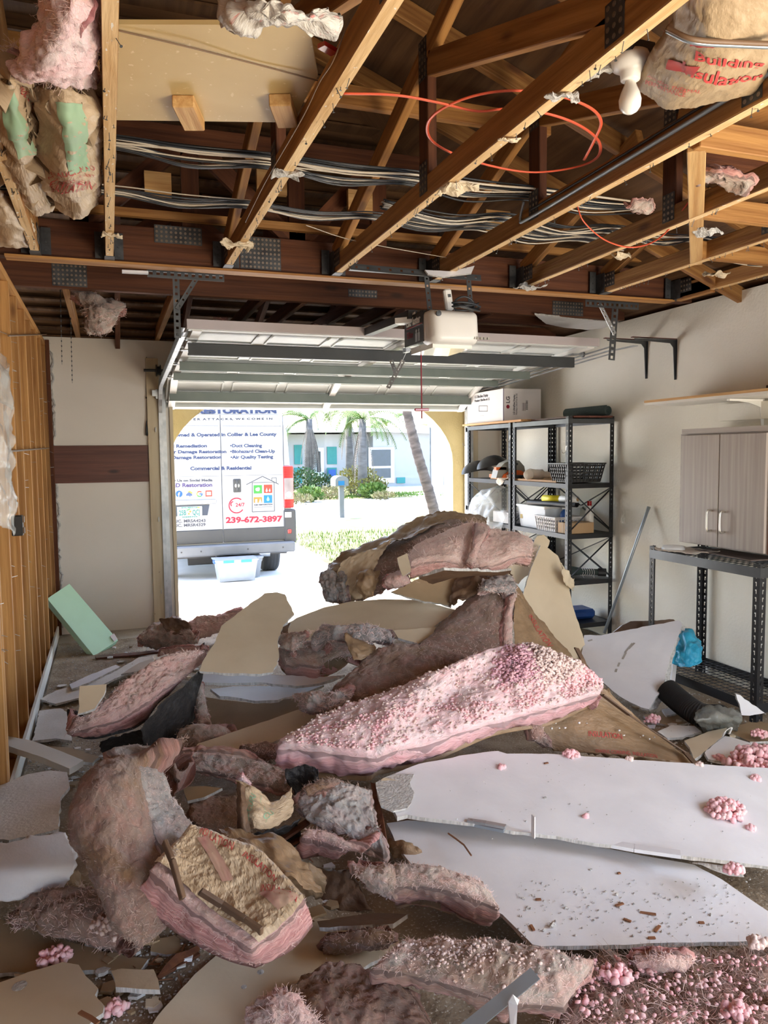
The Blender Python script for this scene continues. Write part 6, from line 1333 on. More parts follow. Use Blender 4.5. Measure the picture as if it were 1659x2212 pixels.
rows = [[PZ(-20, 160, 2.53), PZ(20, 175, 2.48), PZ(60, 190, 2.54)], [PZ(-20, 260, 2.50), PZ(30, 260, 2.45), PZ(85, 270, 2.52)], [PZ(0, 340, 2.50), PZ(45, 340, 2.45), PZ(88, 340, 2.52)], [PZ(20, 400, 2.52), PZ(60, 410, 2.46), PZ(95, 400, 2.53)], [PZ(50, 440, 2.54), PZ(80, 462, 2.52), PZ(110, 455, 2.55)]]
bag(rows, 'crumpled kraft-faced batt with a slanting green stripe at the left edge', 9, stripes=[[(-5, 195), (30, 190), (78, 330), (38, 340)]], prints=[('INSULATION', (40, 192), (75, 240), 8, 'print_r')])
mb = crumple([[PZ(-40, 400, 2.56), PZ(0, 410, 2.52), PZ(40, 440, 2.55)], [PZ(-40, 470, 2.52), PZ(10, 470, 2.47), PZ(70, 480, 2.52)], [PZ(-30, 530, 2.50), PZ(30, 535, 2.48), PZ(75, 520, 2.52)]], 30, 30, .025, 14, .01, 21); tag(mb.build('kraft_scrap', M['kraft_l'], None, True), 'torn kraft paper flap above the left end of the girder', 'kraft paper')
mb = slab([[PY(150, 620, 5.2), PY(200, 625, 5.2), PY(240, 650, 5.3)], [PY(175, 660, 5.1), PY(220, 670, 5.0), PY(275, 660, 5.2)], [PY(175, 690, 5.2), PY(215, 700, 5.1), PY(255, 690, 5.2)], [PY(190, 725, 5.3), PY(210, 730, 5.3), PY(235, 720, 5.3)]], .08, 40, 40, .03, 9, .03, .02, 13, 6, fine=.008); t = empty('insulation_batt', mb.G[20][20], 'dusty pink insulation lump hanging between joists above the back left corner', 'insulation batt'); mb.build('glass_wool', M['ins_c'], t, True); fuzz(mb, 500, 7, .04, lift=.8, parent=t)
# plastic wad near the top
mb = crumple([[PZ(480, 5, 2.52), PZ(560, 0, 2.46), PZ(640, 15, 2.47), PZ(725, 40, 2.5)], [PZ(475, 30, 2.50), PZ(560, 35, 2.43), PZ(640, 35, 2.44), PZ(730, 60, 2.48)], [PZ(500, 60, 2.52), PZ(580, 62, 2.46), PZ(650, 55, 2.47), PZ(715, 70, 2.5)]], 60, 34, .034, 11, .004, 5, .014, ridge=1.0); tag(mb.build('plastic_wad', mat('milky_plastic', (.78, .74, .68), (.62, .16, .14), .25, sc=(9, 9, 9), lo=.60, hi=.72, bump=.7, bs=24, alpha=.8), None, True), 'crumpled milky plastic wad with red print hanging over the hardboard panel', 'plastic')
o = MB().obox(PZ(708, 105, 2.55), (1, .6, 0), (0, 1, 0), (.05, .025, .012)).build('red_clip', M['redlens']); tag(o, 'bright red plastic clip beside the chord right of the hardboard panel', 'clip')
# paper tufts and plaster scraps still nailed to the chords
spots = [(618, 375, 'grey torn paper tuft nailed to the chord right of the hardboard panel', .05), (515, 525, 'pale torn plaster flap at the girder end of the second long chord', .06), (985, 400, 'tan torn paper tuft on the chord below the red loop', .07), (1222, 205, 'grey torn paper tuft on the chord near the lampholder', .05), (1100, 300, 'small torn paper tuft on the chord inside the red loop', .03), (1385, 445, 'white fluff caught on the cables at the right', .05), (1525, 500, 'grey plaster lump hanging on the cross frame', .07), (1345, 548, 'pale wood splinter under the short chord right of centre', .05), (1145, 615, 'pale plaster flap on the hanger below the fourth chord', .07), (1545, 590, 'pale splintered scrap at the lower end of the cross frame', .06), (1560, 400, 'pink fluff lying on the timbers at the right edge', .09), (478, 695, 'pale fibre tuft hanging on a joist above the garage door', .05), (690, 705, 'small pale fibre tuft above the middle of the garage door', .04), (240, 505, 'small torn paper bit at the end of the first chord', .035)]
for k, (px, py, lab, s) in enumerate(spots):
    Z = 2.475; c = PZ(px, py, Z) if k not in (11, 12) else PY(px, py, 5.6); R = random.Random(k); rr = [[c+V((R.uniform(-1, 1)*s*.3+(i-1)*s, R.uniform(-.2, .2)*s+(j-1)*s*.5, R.uniform(-.5, .3)*s)) for i in range(3)] for j in range(3)]
    if k in (5, 10, 11, 12): mb = slab(rr, s*.4, 20, 16, s*.25, 25, s*.2, s*.2, k, 5, fine=.004); o = mb.build('fibre_tuft', M['ins_c'], None, True)
    else: o = crumple(rr, 16, 12, s*.35, 30, .004, k, .012).build('paper_tuft', M['gyp'] if k in (0, 3, 6, 8) else M['dry_t'])
    tag(o, lab, 'scrap')
mb = board([(1155, 680), (1255, 690), (1355, 698), (1345, 705), (1270, 713), (1220, 708), (1180, 700)], 'Z', [(1155, 682, 2.47), (1255, 692, 2.475), (1270, 713, 2.46)], .012, .004); tag(mb.build('ceiling_remnant', WHT()), 'white ceiling drywall remnant left over the corner above the door', 'drywall')
# ================================================================ THE DEBRIS PILE
def rowsof(mode, rows): return [[on(mode, p) for p in r] for r in rows]
def batt(name, label, mode, rows, th, m, seed, nu=70, nv=36, amp=.014, freq=7, fz=500, fl=.03, hm='hair', kraft=None, ragged=.014, bulge=.012, fine=.004, edge=.55, lift=.5, rnd=.45, cat='insulation batt', group=None, kd='kraft'):
    mb = slab(rowsof(mode, rows), th, nu, nv, amp, freq, ragged, bulge, seed, 7, rnd=rnd, fine=fine)
    G = mb.G; c = G[len(G)//2][len(G[0])//2]; zmin = min(v.z for v in mb.v); t = empty(name, (c.x, c.y, max(0, zmin)), label, cat, group)
    mb.build('glass_wool', M[m], t, True)
    if kraft is not None: sheetof(mb, kraft, .002, .0015, 2).build('kraft_facing', M[kd], t, True)
    if fz: fuzz(mb, fz, seed, fl, parent=t, m=M[hm], edge=edge, lift=lift)
    return mb, t
def sheet(name, label, px, mode, anchors, mats, th=.0127, jag=.006, seed=0, cat='drywall', straight=(), group=None):
    return debris(board(px, mode, anchors, th, jag, seed, straight), name, mats, label, cat, group)
def paper(name, label, mode, rows, m, nu=36, nv=26, amp=.012, freq=14, seed=0, th=.0012, jag=.006, cat='kraft paper', ridge=.6):
    mb = crumple(rowsof(mode, rows), nu, nv, amp, freq, th, seed, jag, ridge); o = tag(mb.build(name, M[m], None, True), label, cat); return mb, o
# base of trodden dust and crumbs over the floor so nothing hovers
vs = []; nx, ny = 90, 120; lay = []
def base_h(x, y):
    h = .012+.012*fbm(V((x*3, y*3, 0)), 4)
    h += .16*math.exp(-(((x-.95)/.55)**2+((y-3.3)/.6)**2))+.09*math.exp(-(((x-.35)/.4)**2+((y-2.5)/.5)**2))+.45*math.exp(-(((x-2.05)/.45)**2+((y-4.5)/.5)**2))
    return max(.004, h*(1+.25*noise.noise(V((x*5, y*5, 1)))))
for j in range(ny+1):
    for i in range(nx+1):
        x = XL+.03+(XR-XL-.06)*i/nx; y = .9+5.6*j/ny; vs.append((x, y, base_h(x, y))); lay.append((x, y, 0))
o = MB().add(vs, [(j*(nx+1)+i, j*(nx+1)+i+1, (j+1)*(nx+1)+i+1, (j+1)*(nx+1)+i) for j in range(ny) for i in range(nx)], lay).build('rubble_bed', mat('plaster_dust', (.34, .27, .19), (.20, .145, .095), .95, sc=(7, 7, 7), det=6, bump=.8, bs=45, speck=(.50, .44, .36), speck_sc=(110, 110, 110), speck_th=.60), None, True)
tag(o, 'layer of plaster dust and crumbs covering the garage floor under the pile', 'rubble', kind='stuff')
# ---- far pile
batt('insulation_batt', 'pale batt with wispy fibres on the very top of the far pile, left half', 'Y', [[(890, 1178, 4.35), (950, 1150, 4.4), (1010, 1125, 4.42), (1052, 1128, 4.4)], [(882, 1198, 4.2), (940, 1178, 4.2), (1000, 1165, 4.2), (1030, 1185, 4.2)], [(885, 1215, 4.1), (930, 1205, 4.08), (975, 1205, 4.05), (1015, 1222, 4.08)]], .10, 'ins_p', 21, fz=1800, fl=.07, lift=.9, kraft=.01)
batt('insulation_batt', 'pale batt folded over on top of the far pile, right half', 'Y', [[(1048, 1135, 4.35), (1090, 1143, 4.35), (1130, 1152, 4.3), (1155, 1172, 4.25)], [(1030, 1180, 4.15), (1075, 1172, 4.15), (1120, 1170, 4.12), (1155, 1185, 4.15)], [(1020, 1222, 4.08), (1060, 1215, 4.02), (1110, 1200, 4.02), (1150, 1195, 4.08)]], .09, 'ins_p', 22, fz=1300, fl=.05, lift=.9, kraft=.01, kd='kraft_d')
batt('insulation_batt', 'narrow upright pink fold between the two pale batts on the far pile', 'Y', [[(1030, 1125, 4.3), (1045, 1128, 4.3), (1058, 1135, 4.28)], [(1020, 1170, 4.1), (1032, 1165, 4.08), (1048, 1160, 4.1)], [(1005, 1215, 4.04), (1020, 1218, 4.0), (1030, 1215, 4.02)]], .05, 'ins', 23, nu=20, nv=30, fz=250, fl=.04)
# long rolled kraft batt arching over the back
batt('insulation_batt', 'long kraft-backed batt arching over the back of the far pile, its pink side inward', 'Y', [[(700, 1250, 4.75), (780, 1195, 4.8), (870, 1155, 4.8), (960, 1118, 4.75), (1045, 1122, 4.7)], [(725, 1280, 4.55), (800, 1235, 4.5), (880, 1180, 4.55), (965, 1140, 4.5), (1050, 1140, 4.5)], [(775, 1300, 4.5), (830, 1270, 4.42), (890, 1215, 4.4), (960, 1170, 4.4), (1045, 1160, 4.4)]], .05, 'ins_b', 24, nu=90, fz=900, fl=.04, lift=.6)
mb, o = paper('kraft_facing_sheet', 'wrinkled kraft facing wrapping the outer side of the arching batt on the far pile', 'Y', [[(695, 1238, 4.72), (745, 1195, 4.8), (835, 1158, 4.86), (905, 1118, 4.84), (960, 1106, 4.8), (1020, 1112, 4.78), (1052, 1120, 4.7)], [(700, 1250, 4.62), (755, 1212, 4.66), (840, 1172, 4.7), (912, 1135, 4.72), (962, 1120, 4.68), (1020, 1124, 4.65), (1050, 1130, 4.6)], [(722, 1258, 4.56), (775, 1232, 4.56), (835, 1192, 4.58), (905, 1150, 4.6), (962, 1132, 4.6), (1015, 1132, 4.6), (1045, 1135, 4.6)]], 'kraft', 90, 26, .03, 9, 5, jag=.012)
mb, o = paper('kraft_facing_sheet', 'torn pale kraft paper with white edge hanging down the left end of the far pile', 'Y', [[(735, 1215, 4.5), (790, 1190, 4.5), (850, 1165, 4.52)], [(728, 1255, 4.45), (775, 1240, 4.4), (815, 1212, 4.42)], [(745, 1300, 4.45), (770, 1295, 4.38), (790, 1290, 4.4)]], 'kraft_l', 40, 40, .03, 11, 6, jag=.014)
for k, (rr, lab) in enumerate((([[(690, 1240, 4.55), (712, 1228, 4.55), (735, 1240, 4.5)], [(688, 1265, 4.5), (715, 1262, 4.42), (740, 1265, 4.45)], [(700, 1300, 4.5), (722, 1302, 4.42), (745, 1298, 4.45)]], 'grey dusty wool folds at the left end of the far pile, outermost'), ([[(722, 1235, 4.5), (740, 1232, 4.45), (752, 1245, 4.42)], [(725, 1265, 4.42), (740, 1262, 4.36), (752, 1270, 4.38)], [(732, 1302, 4.4), (745, 1304, 4.35), (755, 1295, 4.38)]], 'grey dusty wool folds at the left end of the far pile, beside the torn paper'))):
    batt('insulation_batt', lab, 'Y', rr, .07, 'ins_g', 31+k, 30, 40, .03, 12, fz=260, fl=.03, hm='hair_b', fine=.008)
paper('kraft_scrap', 'twisted kraft flap at the foot of the arching batt, casting a dark fold', 'Y', [[(780, 1240, 4.3), (800, 1232, 4.28), (820, 1240, 4.3)], [(772, 1262, 4.25), (795, 1258, 4.2), (815, 1255, 4.22)], [(785, 1292, 4.25), (798, 1290, 4.22), (808, 1288, 4.25)]], 'kraft', 26, 26, .035, 16, 8, jag=.01)
batt('insulation_batt', 'small pink wool roll under the arching batt, left of the pale batt', 'Y', [[(835, 1240, 4.2), (860, 1228, 4.2), (885, 1235, 4.2)], [(828, 1255, 4.12), (858, 1250, 4.08), (888, 1255, 4.1)], [(838, 1275, 4.15), (862, 1275, 4.1), (890, 1268, 4.12)]], .08, 'ins', 34, 34, 26, .015, 12, fz=350, fl=.03)
sheet('broken_drywall', 'small cream drywall chip between the pink roll and the pale batt', [(858, 1205), (880, 1195), (887, 1235), (870, 1245), (862, 1225)], 'Y', [(858, 1205, 4.14), (880, 1195, 4.14), (870, 1245, 4.05)], TAN(), seed=3)
sheet('broken_drywall', 'brown drywall piece standing below the pale batts of the far pile', [(845, 1278), (880, 1262), (905, 1250), (958, 1235), (1010, 1232), (1040, 1240), (985, 1275), (975, 1310), (930, 1300), (880, 1290)], 'Y', [(845, 1278, 4.05), (1010, 1232, 4.15), (975, 1310, 3.95)], BRN(), seed=4, jag=.008)
sheet('broken_drywall', 'crumbling grey drywall edge under the pale batts', [(905, 1250), (960, 1232), (1075, 1236), (1105, 1232), (1090, 1243), (1020, 1244), (975, 1250), (935, 1262)], 'Z', [(905, 1250, .86), (1075, 1238, .88), (975, 1250, .85)], [M['kraft_d'], M['gyp'], M['dry_t']], .014, .01, 5)
paper('dark_paper_mass', 'dark crumpled paper and wool between the tent-shaped batt and the pale batts', 'Y', [[(985, 1245, 4.1), (1040, 1238, 4.15), (1110, 1242, 4.1)], [(975, 1275, 4.0), (1030, 1270, 3.95), (1085, 1255, 4.0)], [(968, 1310, 3.95), (1000, 1300, 3.9), (1040, 1275, 3.95)]], 'kraft_d', 36, 26, .04, 12, 12, jag=.02)
sheet('broken_drywall', 'tan drywall fragment with a ragged top behind the tall leaning sheet', [(1085, 1232), (1140, 1200), (1160, 1158), (1175, 1155), (1188, 1168), (1180, 1195), (1150, 1232), (1120, 1262), (1095, 1245)], 'Y', [(1095, 1245, 4.35), (1165, 1160, 4.45), (1150, 1232, 4.35)], TAN(), seed=6, jag=.009)
sheet('broken_drywall', 'tall tan drywall sheet leaning on the far pile beside the shelving unit', [(1168, 1178), (1186, 1185), (1205, 1200), (1225, 1250), (1235, 1300), (1250, 1345), (1264, 1395), (1262, 1415), (1252, 1432), (1228, 1418), (1190, 1385), (1150, 1330), (1130, 1285), (1145, 1235)], 'Y', [(1168, 1178, 4.3), (1262, 1415, 3.95), (1130, 1285, 4.15)], TAN(), seed=7, jag=.008)
paper('kraft_scrap', 'torn paper flap on the right edge of the tall tan drywall sheet', 'Y', [[(1212, 1215, 4.15), (1225, 1235, 4.15), (1238, 1255, 4.18)], [(1214, 1240, 4.12), (1228, 1258, 4.12), (1240, 1265, 4.15)], [(1220, 1262, 4.12), (1232, 1272, 4.12), (1238, 1275, 4.12)]], 'dry_t', 14, 14, .015, 20, 14, .002, jag=.016)
# tan sheets mid
sheet('broken_drywall', 'long curved tan drywall strip in front of the far pile', [(606, 1356), (640, 1335), (700, 1312), (760, 1299), (830, 1294), (905, 1296), (950, 1308), (985, 1318), (940, 1352), (905, 1388), (870, 1378), (800, 1372), (720, 1378), (650, 1385), (612, 1378)], 'Y', [(606, 1356, 4.1), (905, 1296, 4.15), (870, 1378, 3.75)], TAN(), seed=8, jag=.006)
sheet('broken_drywall', 'narrow tan drywall lath lying below the long curved strip', [(850, 1362), (900, 1358), (960, 1352), (925, 1376), (905, 1390), (860, 1378)], 'Y', [(850, 1362, 3.75), (960, 1352, 3.8), (905, 1390, 3.65)], TAN(), seed=9, jag=.004)
sheet('broken_drywall', 'large tan triangular drywall piece leaning left of the far pile', [(572, 1281), (598, 1279), (616, 1284), (624, 1302), (636, 1326), (612, 1350), (600, 1385), (603, 1420), (590, 1452), (560, 1456), (490, 1454), (430, 1450), (440, 1425), (462, 1392), (478, 1352), (520, 1320), (548, 1298)], 'Y', [(590, 1279, 4.25), (430, 1450, 3.55), (590, 1452, 3.5)], TAN(), seed=10, jag=.006)
sheet('broken_drywall', 'pale drywall slab lying flat under the tan triangular piece, upper one', [(424, 1452), (480, 1456), (600, 1458), (700, 1462), (745, 1458), (690, 1476), (640, 1482), (560, 1474), (500, 1476), (432, 1474)], 'Z', [(424, 1452, .40), (700, 1462, .40), (560, 1474, .385)], WHT(), seed=11, jag=.006)
sheet('broken_drywall', 'pale drywall slab lying flat under the tan triangular piece, lower one', [(455, 1488), (520, 1482), (640, 1482), (700, 1480), (650, 1498), (600, 1512), (552, 1514), (505, 1506), (475, 1504)], 'Z', [(455, 1488, .33), (640, 1482, .33), (552, 1514, .315)], WHT(), seed=12, jag=.008)
sheet('broken_drywall', 'brown drywall face in the hollow below the stacked pale slabs', [(440, 1505), (480, 1512), (560, 1520), (640, 1505), (690, 1500), (660, 1545), (600, 1575), (520, 1590), (470, 1600), (445, 1560)], 'Z', [(440, 1505, .24), (640, 1505, .26), (520, 1590, .16)], BRN(), seed=13, jag=.006)
sheet('broken_drywall', 'white-faced drywall strip with a pointed left end before the dusty brown batt', [(420, 1616), (428, 1606), (500, 1582), (580, 1556), (640, 1534), (700, 1522), (690, 1545), (640, 1578), (590, 1603), (560, 1615), (500, 1622), (430, 1630)], 'Z', [(420, 1616, .27), (640, 1534, .33), (560, 1615, .27)], [M['dry_t'], M['gyp'], M['dry_w']], seed=14, jag=.004)
# mid batts
batt('insulation_batt', 'stubby dusty batt with a torn front in front of the long tan strip', 'Z', [[(612, 1385, .52), (680, 1385, .55), (745, 1385, .56), (800, 1392, .52)], [(600, 1400, .50), (680, 1402, .51), (750, 1405, .52), (790, 1410, .50)], [(612, 1425, .47), (675, 1430, .48), (720, 1425, .48), (760, 1420, .47)]], .11, 'ins_c', 41, fz=700, fl=.035, amp=.02, kraft=.01)
batt('insulation_batt', 'grey-topped batt curled over the stubby batt below the long tan strip', 'Z', [[(690, 1352, .64), (750, 1345, .67), (800, 1340, .68), (845, 1362, .62)], [(675, 1368, .60), (735, 1362, .64), (790, 1360, .65), (850, 1378, .60)], [(672, 1390, .56), (720, 1385, .58), (780, 1385, .60), (848, 1392, .56)]], .07, 'ins_g', 42, 70, 34, .03, 9, fz=700, fl=.035, fine=.007)
batt('insulation_batt', 'small frayed wool tuft at the left tip of the curled grey-topped batt', 'Z', [[(602, 1372, .56), (625, 1362, .60), (650, 1372, .60)], [(602, 1385, .55), (628, 1382, .57), (655, 1385, .57)], [(612, 1402, .52), (630, 1405, .53), (655, 1400, .53)]], .05, 'ins_c', 43, 26, 22, .03, 16, fz=260, fl=.03, fine=.008)
paper('kraft_scrap', 'folded kraft corner sticking up between the curled batt and the dusty brown batt', 'Y', [[(742, 1372, 3.45), (770, 1380, 3.45), (805, 1395, 3.5)], [(752, 1400, 3.35), (775, 1405, 3.32), (812, 1402, 3.4)], [(765, 1428, 3.3), (785, 1422, 3.3), (800, 1412, 3.35)]], 'kraft', 22, 22, .02, 14, 15, jag=.008)
sheet('broken_drywall', 'dark torn drywall corner at the left tip of the long tan strip', [(596, 1345), (612, 1350), (628, 1345), (622, 1372), (606, 1395), (598, 1370)], 'Y', [(596, 1345, 3.95), (628, 1345, 3.95), (606, 1395, 3.85)], [M['kraft_d'], M['gyp'], M['dry_t']], seed=16, jag=.012)
batt('insulation_batt', 'large dusty brown batt lying behind the bright pink batt', 'Z', [[(800, 1400, .57), (860, 1384, .62), (930, 1390, .62), (1000, 1412, .58)], [(760, 1440, .52), (830, 1425, .55), (910, 1428, .55), (975, 1445, .52)], [(715, 1480, .46), (790, 1470, .49), (870, 1478, .48), (940, 1490, .46)], [(690, 1520, .40), (760, 1520, .41), (840, 1525, .40), (900, 1535, .38)]], .12, 'ins_b', 44, 90, 60, .02, 6, fz=1500, fl=.03, hm='hair_b', fine=.006)
batt('insulation_batt', 'knotted ball of dusty wool at the left end of the dusty brown batt', 'Z', [[(625, 1500, .44), (660, 1490, .47), (700, 1492, .48), (760, 1500, .46)], [(640, 1515, .42), (680, 1510, .45), (720, 1512, .45), (765, 1518, .42)], [(655, 1540, .38), (690, 1540, .40), (730, 1545, .39), (765, 1548, .36)]], .09, 'ins_c', 45, 60, 40, .045, 13, fz=700, fl=.03, fine=.01)
# tent-shaped batt and its kraft side
batt('insulation_batt', 'brownish pink batt face of the tent-shaped pile under the pale batts', 'Y', [[(945, 1352, 3.85), (1005, 1292, 3.95), (1065, 1247, 4.0), (1112, 1248, 3.95)], [(925, 1372, 3.7), (990, 1335, 3.72), (1055, 1310, 3.75), (1108, 1312, 3.72)], [(905, 1392, 3.6), (975, 1388, 3.58), (1045, 1385, 3.55), (1104, 1385, 3.55)], [(960, 1430, 3.5), (1010, 1430, 3.48), (1060, 1432, 3.45), (1104, 1432, 3.45)]], .09, 'ins_b', 46, 70, 60, .014, 5, fz=1300, fl=.025, hm='hair')
batt('insulation_batt', 'grey matted wool cap at the tip of the tent-shaped pile', 'Y', [[(1040, 1258, 3.9), (1072, 1240, 3.92), (1105, 1242, 3.88)], [(1035, 1272, 3.82), (1075, 1262, 3.8), (1118, 1262, 3.8)], [(1075, 1282, 3.78), (1095, 1280, 3.76), (1118, 1290, 3.78)]], .05, 'ins_g', 47, 40, 30, .025, 14, fz=500, fl=.03, fine=.008)
batt('insulation_batt', 'thin salmon edge strip of wool down the ridge of the tent-shaped pile', 'Y', [[(1104, 1285, 3.74), (1112, 1280, 3.76), (1118, 1280, 3.78)], [(1092, 1360, 3.56), (1102, 1356, 3.58), (1110, 1352, 3.6)], [(1090, 1425, 3.44), (1102, 1422, 3.44), (1110, 1420, 3.46)]], .06, 'ins', 48, 12, 50, .01, 12, fz=200, fl=.02)
mb, o = paper('kraft_facing_sheet', 'brown kraft facing sloping down the right side of the tent-shaped pile', 'Y', [[(1112, 1262, 3.85), (1122, 1275, 3.85), (1140, 1305, 3.88)], [(1112, 1320, 3.65), (1150, 1330, 3.75), (1180, 1355, 3.82)], [(1110, 1380, 3.55), (1170, 1385, 3.68), (1225, 1405, 3.78)], [(1115, 1420, 3.45), (1180, 1425, 3.58), (1262, 1452, 3.68)]], 'kraft', 50, 60, .014, 9, 16, jag=.004)
print_on(mb, 'INSULATION', (1140, 1330), (1180, 1395), 8, M['print_r'], o, .003)
# lower kraft slope
mb, o = paper('kraft_facing_sheet', 'broad brown kraft-faced batt sloping to the right from under the bright pink batt', 'Z', [[(1180, 1500, .40), (1250, 1480, .44), (1310, 1490, .42)], [(1165, 1545, .34), (1270, 1530, .36), (1370, 1545, .30)], [(1168, 1580, .28), (1300, 1580, .28), (1430, 1595, .22)], [(1195, 1622, .20), (1340, 1632, .20), (1502, 1652, .16)]], 'kraft', 70, 60, .008, 6, 17, th=.05, jag=.003)
print_on(mb, 'INSULATION', (1270, 1590), (1345, 1598), 12, M['print_r'], o, .003); print_on(mb, 'OWENS CORNING  INSULATION', (1285, 1625), (1420, 1640), 9, M['print_r'], o, .003)
batt('insulation_batt', 'pink wool edge showing at the left of the broad brown kraft slope', 'Z', [[(1148, 1560, .36), (1160, 1550, .37), (1172, 1552, .36)], [(1155, 1600, .29), (1168, 1592, .30), (1182, 1594, .29)], [(1172, 1620, .22), (1186, 1620, .22), (1198, 1622, .21)]], .06, 'ins_b', 49, 14, 30, .008, 12, fz=120, fl=.02)
mb = MB(); pts = [PZ(x, y, z_) for x, y, z_ in ((1245, 1400, .62), (1258, 1425, .58), (1272, 1462, .52), (1300, 1500, .45), (1360, 1545, .34), (1430, 1592, .26), (1480, 1625, .2), (1504, 1652, .18))]
for a, b in zip(pts[:-1], pts[1:]): mb.bar(a, b, .03, .006, up=(.3, .2, 1))
tag(mb.build('folded_kraft_flange', M['kraft_d']), 'dark folded kraft flange running along the right edge of the brown slope', 'kraft paper')
# white leaning drywall at right
sheet('broken_drywall', 'large white drywall piece leaning before the right shelving, with dark scuffs', [(1262, 1372), (1300, 1372), (1350, 1362), (1400, 1352), (1468, 1340), (1474, 1346), (1466, 1372), (1450, 1410), (1440, 1450), (1428, 1490), (1412, 1515), (1402, 1532), (1385, 1528), (1340, 1505), (1290, 1465), (1255, 1418)], 'Y', [(1262, 1372, 4.05), (1468, 1340, 3.75), (1402, 1532, 3.35)], WHT(), seed=18, jag=.005)
sheet('broken_drywall', 'dark-edged drywall piece sticking up behind the large white leaning piece', [(1325, 1366), (1345, 1350), (1362, 1342), (1455, 1338), (1462, 1344), (1400, 1358), (1350, 1370)], 'Y', [(1325, 1366, 4.15), (1362, 1340, 4.15), (1455, 1338, 4.1)], [M['kraft_d'], M['gyp'], M['dry_t']], .02, .005, 19)
sheet('broken_drywall', 'ragged grey back layer at the right edge of the large white leaning piece', [(1466, 1350), (1484, 1352), (1478, 1368), (1466, 1385), (1452, 1430), (1448, 1470), (1440, 1500), (1420, 1530), (1402, 1534), (1425, 1490), (1445, 1420)], 'Y', [(1466, 1350, 3.82), (1484, 1352, 3.82), (1402, 1534, 3.40)], [M['gyp'], M['gyp'], M['dry_t']], .012, .009, 20)
mb = MB(); o = sheet('boxed_panel', 'white carton edge with a printed serial label standing behind the white leaning piece', [(1446, 1400), (1458, 1396), (1450, 1470), (1432, 1500), (1425, 1495)], 'Y', [(1446, 1400, 3.95), (1458, 1396, 3.9), (1432, 1500, 3.6)], [M['carton']]*3, .03, 0, 21, 'carton', (0, 1, 2, 3, 4))
mk = mat('scuff_mark', (.30, .27, .24), (.45, .42, .38), .9)
pl = plane_of('Y', [(1262, 1372, 4.05), (1468, 1340, 3.75), (1402, 1532, 3.35)]); mb = MB()
for x, y, l, a in ((1350, 1410, 26, -.9), (1358, 1402, 18, -.8), (1345, 1424, 16, -1.1), (1335, 1440, 9, -1.2), (1330, 1452, 7, -1.3), (1270, 1385, 10, -.3)):
    c = hit(x, y, pl); e = hit(x+l*math.cos(a), y+l*math.sin(a), pl); mb.bar(c+pl[1]*.001, e+pl[1]*.001, .012, .001, up=pl[1])
o2 = [q for q in bpy.data.objects if q.get('label', '').startswith('large white drywall piece leaning before')][0]; mb.build('scuff_marks', mk, o2)
# left batt with its dark underside
batt('insulation_batt', 'long pink batt with ruffled top lying diagonally near the left studs', 'Z', [[(205, 1520, .42), (275, 1462, .50), (340, 1418, .56), (405, 1402, .57), (448, 1410, .54)], [(180, 1550, .38), (265, 1498, .45), (335, 1455, .50), (400, 1430, .52), (452, 1418, .52)], [(142, 1585, .32), (235, 1552, .37), (315, 1508, .43), (385, 1465, .47), (450, 1428, .50)]], .12, 'ins', 51, 110, 50, .022, 9, fz=1400, fl=.025, fine=.009, kraft=.012, kd='tar')
paper('asphalt_facing', 'black asphalt-coated facing hanging under the diagonal left batt', 'Z', [[(300, 1575, .36), (350, 1520, .40), (400, 1478, .44), (440, 1440, .46)], [(310, 1610, .26), (360, 1570, .28), (405, 1530, .32), (430, 1500, .34)], [(330, 1650, .10), (370, 1630, .12), (405, 1605, .14), (432, 1570, .16)]], 'tar', 40, 34, .02, 10, 20, .003)
paper('asphalt_facing', 'black facing in the dark hollow left of the white-faced strip', 'Z', [[(215, 1602, .22), (260, 1590, .24), (310, 1575, .28)], [(220, 1625, .14), (280, 1620, .15), (330, 1610, .18)], [(240, 1650, .06), (300, 1655, .06), (350, 1650, .08)]], 'tar', 30, 20, .012, 12, 21, .003)
batt('insulation_batt', 'narrow pale wool strip standing right of the diagonal left batt', 'Z', [[(418, 1475, .38), (430, 1470, .40), (442, 1478, .38)], [(422, 1530, .30), (436, 1525, .31), (448, 1528, .30)], [(430, 1560, .26), (444, 1558, .26), (456, 1562, .25)]], .04, 'ins_c', 52, 14, 34, .015, 14, fz=160, fl=.02)
batt('insulation_batt', 'rounded brown batt in the hollow left of the white-faced strip', 'Z', [[(385, 1568, .30), (430, 1556, .32), (480, 1562, .31), (512, 1578, .28)], [(375, 1590, .27), (425, 1582, .29), (470, 1588, .28), (500, 1598, .26)], [(368, 1618, .22), (415, 1615, .23), (455, 1610, .23), (480, 1612, .22)]], .10, 'ins_c', 53, 50, 30, .014, 9, fz=500, fl=.025, hm='hair_b')
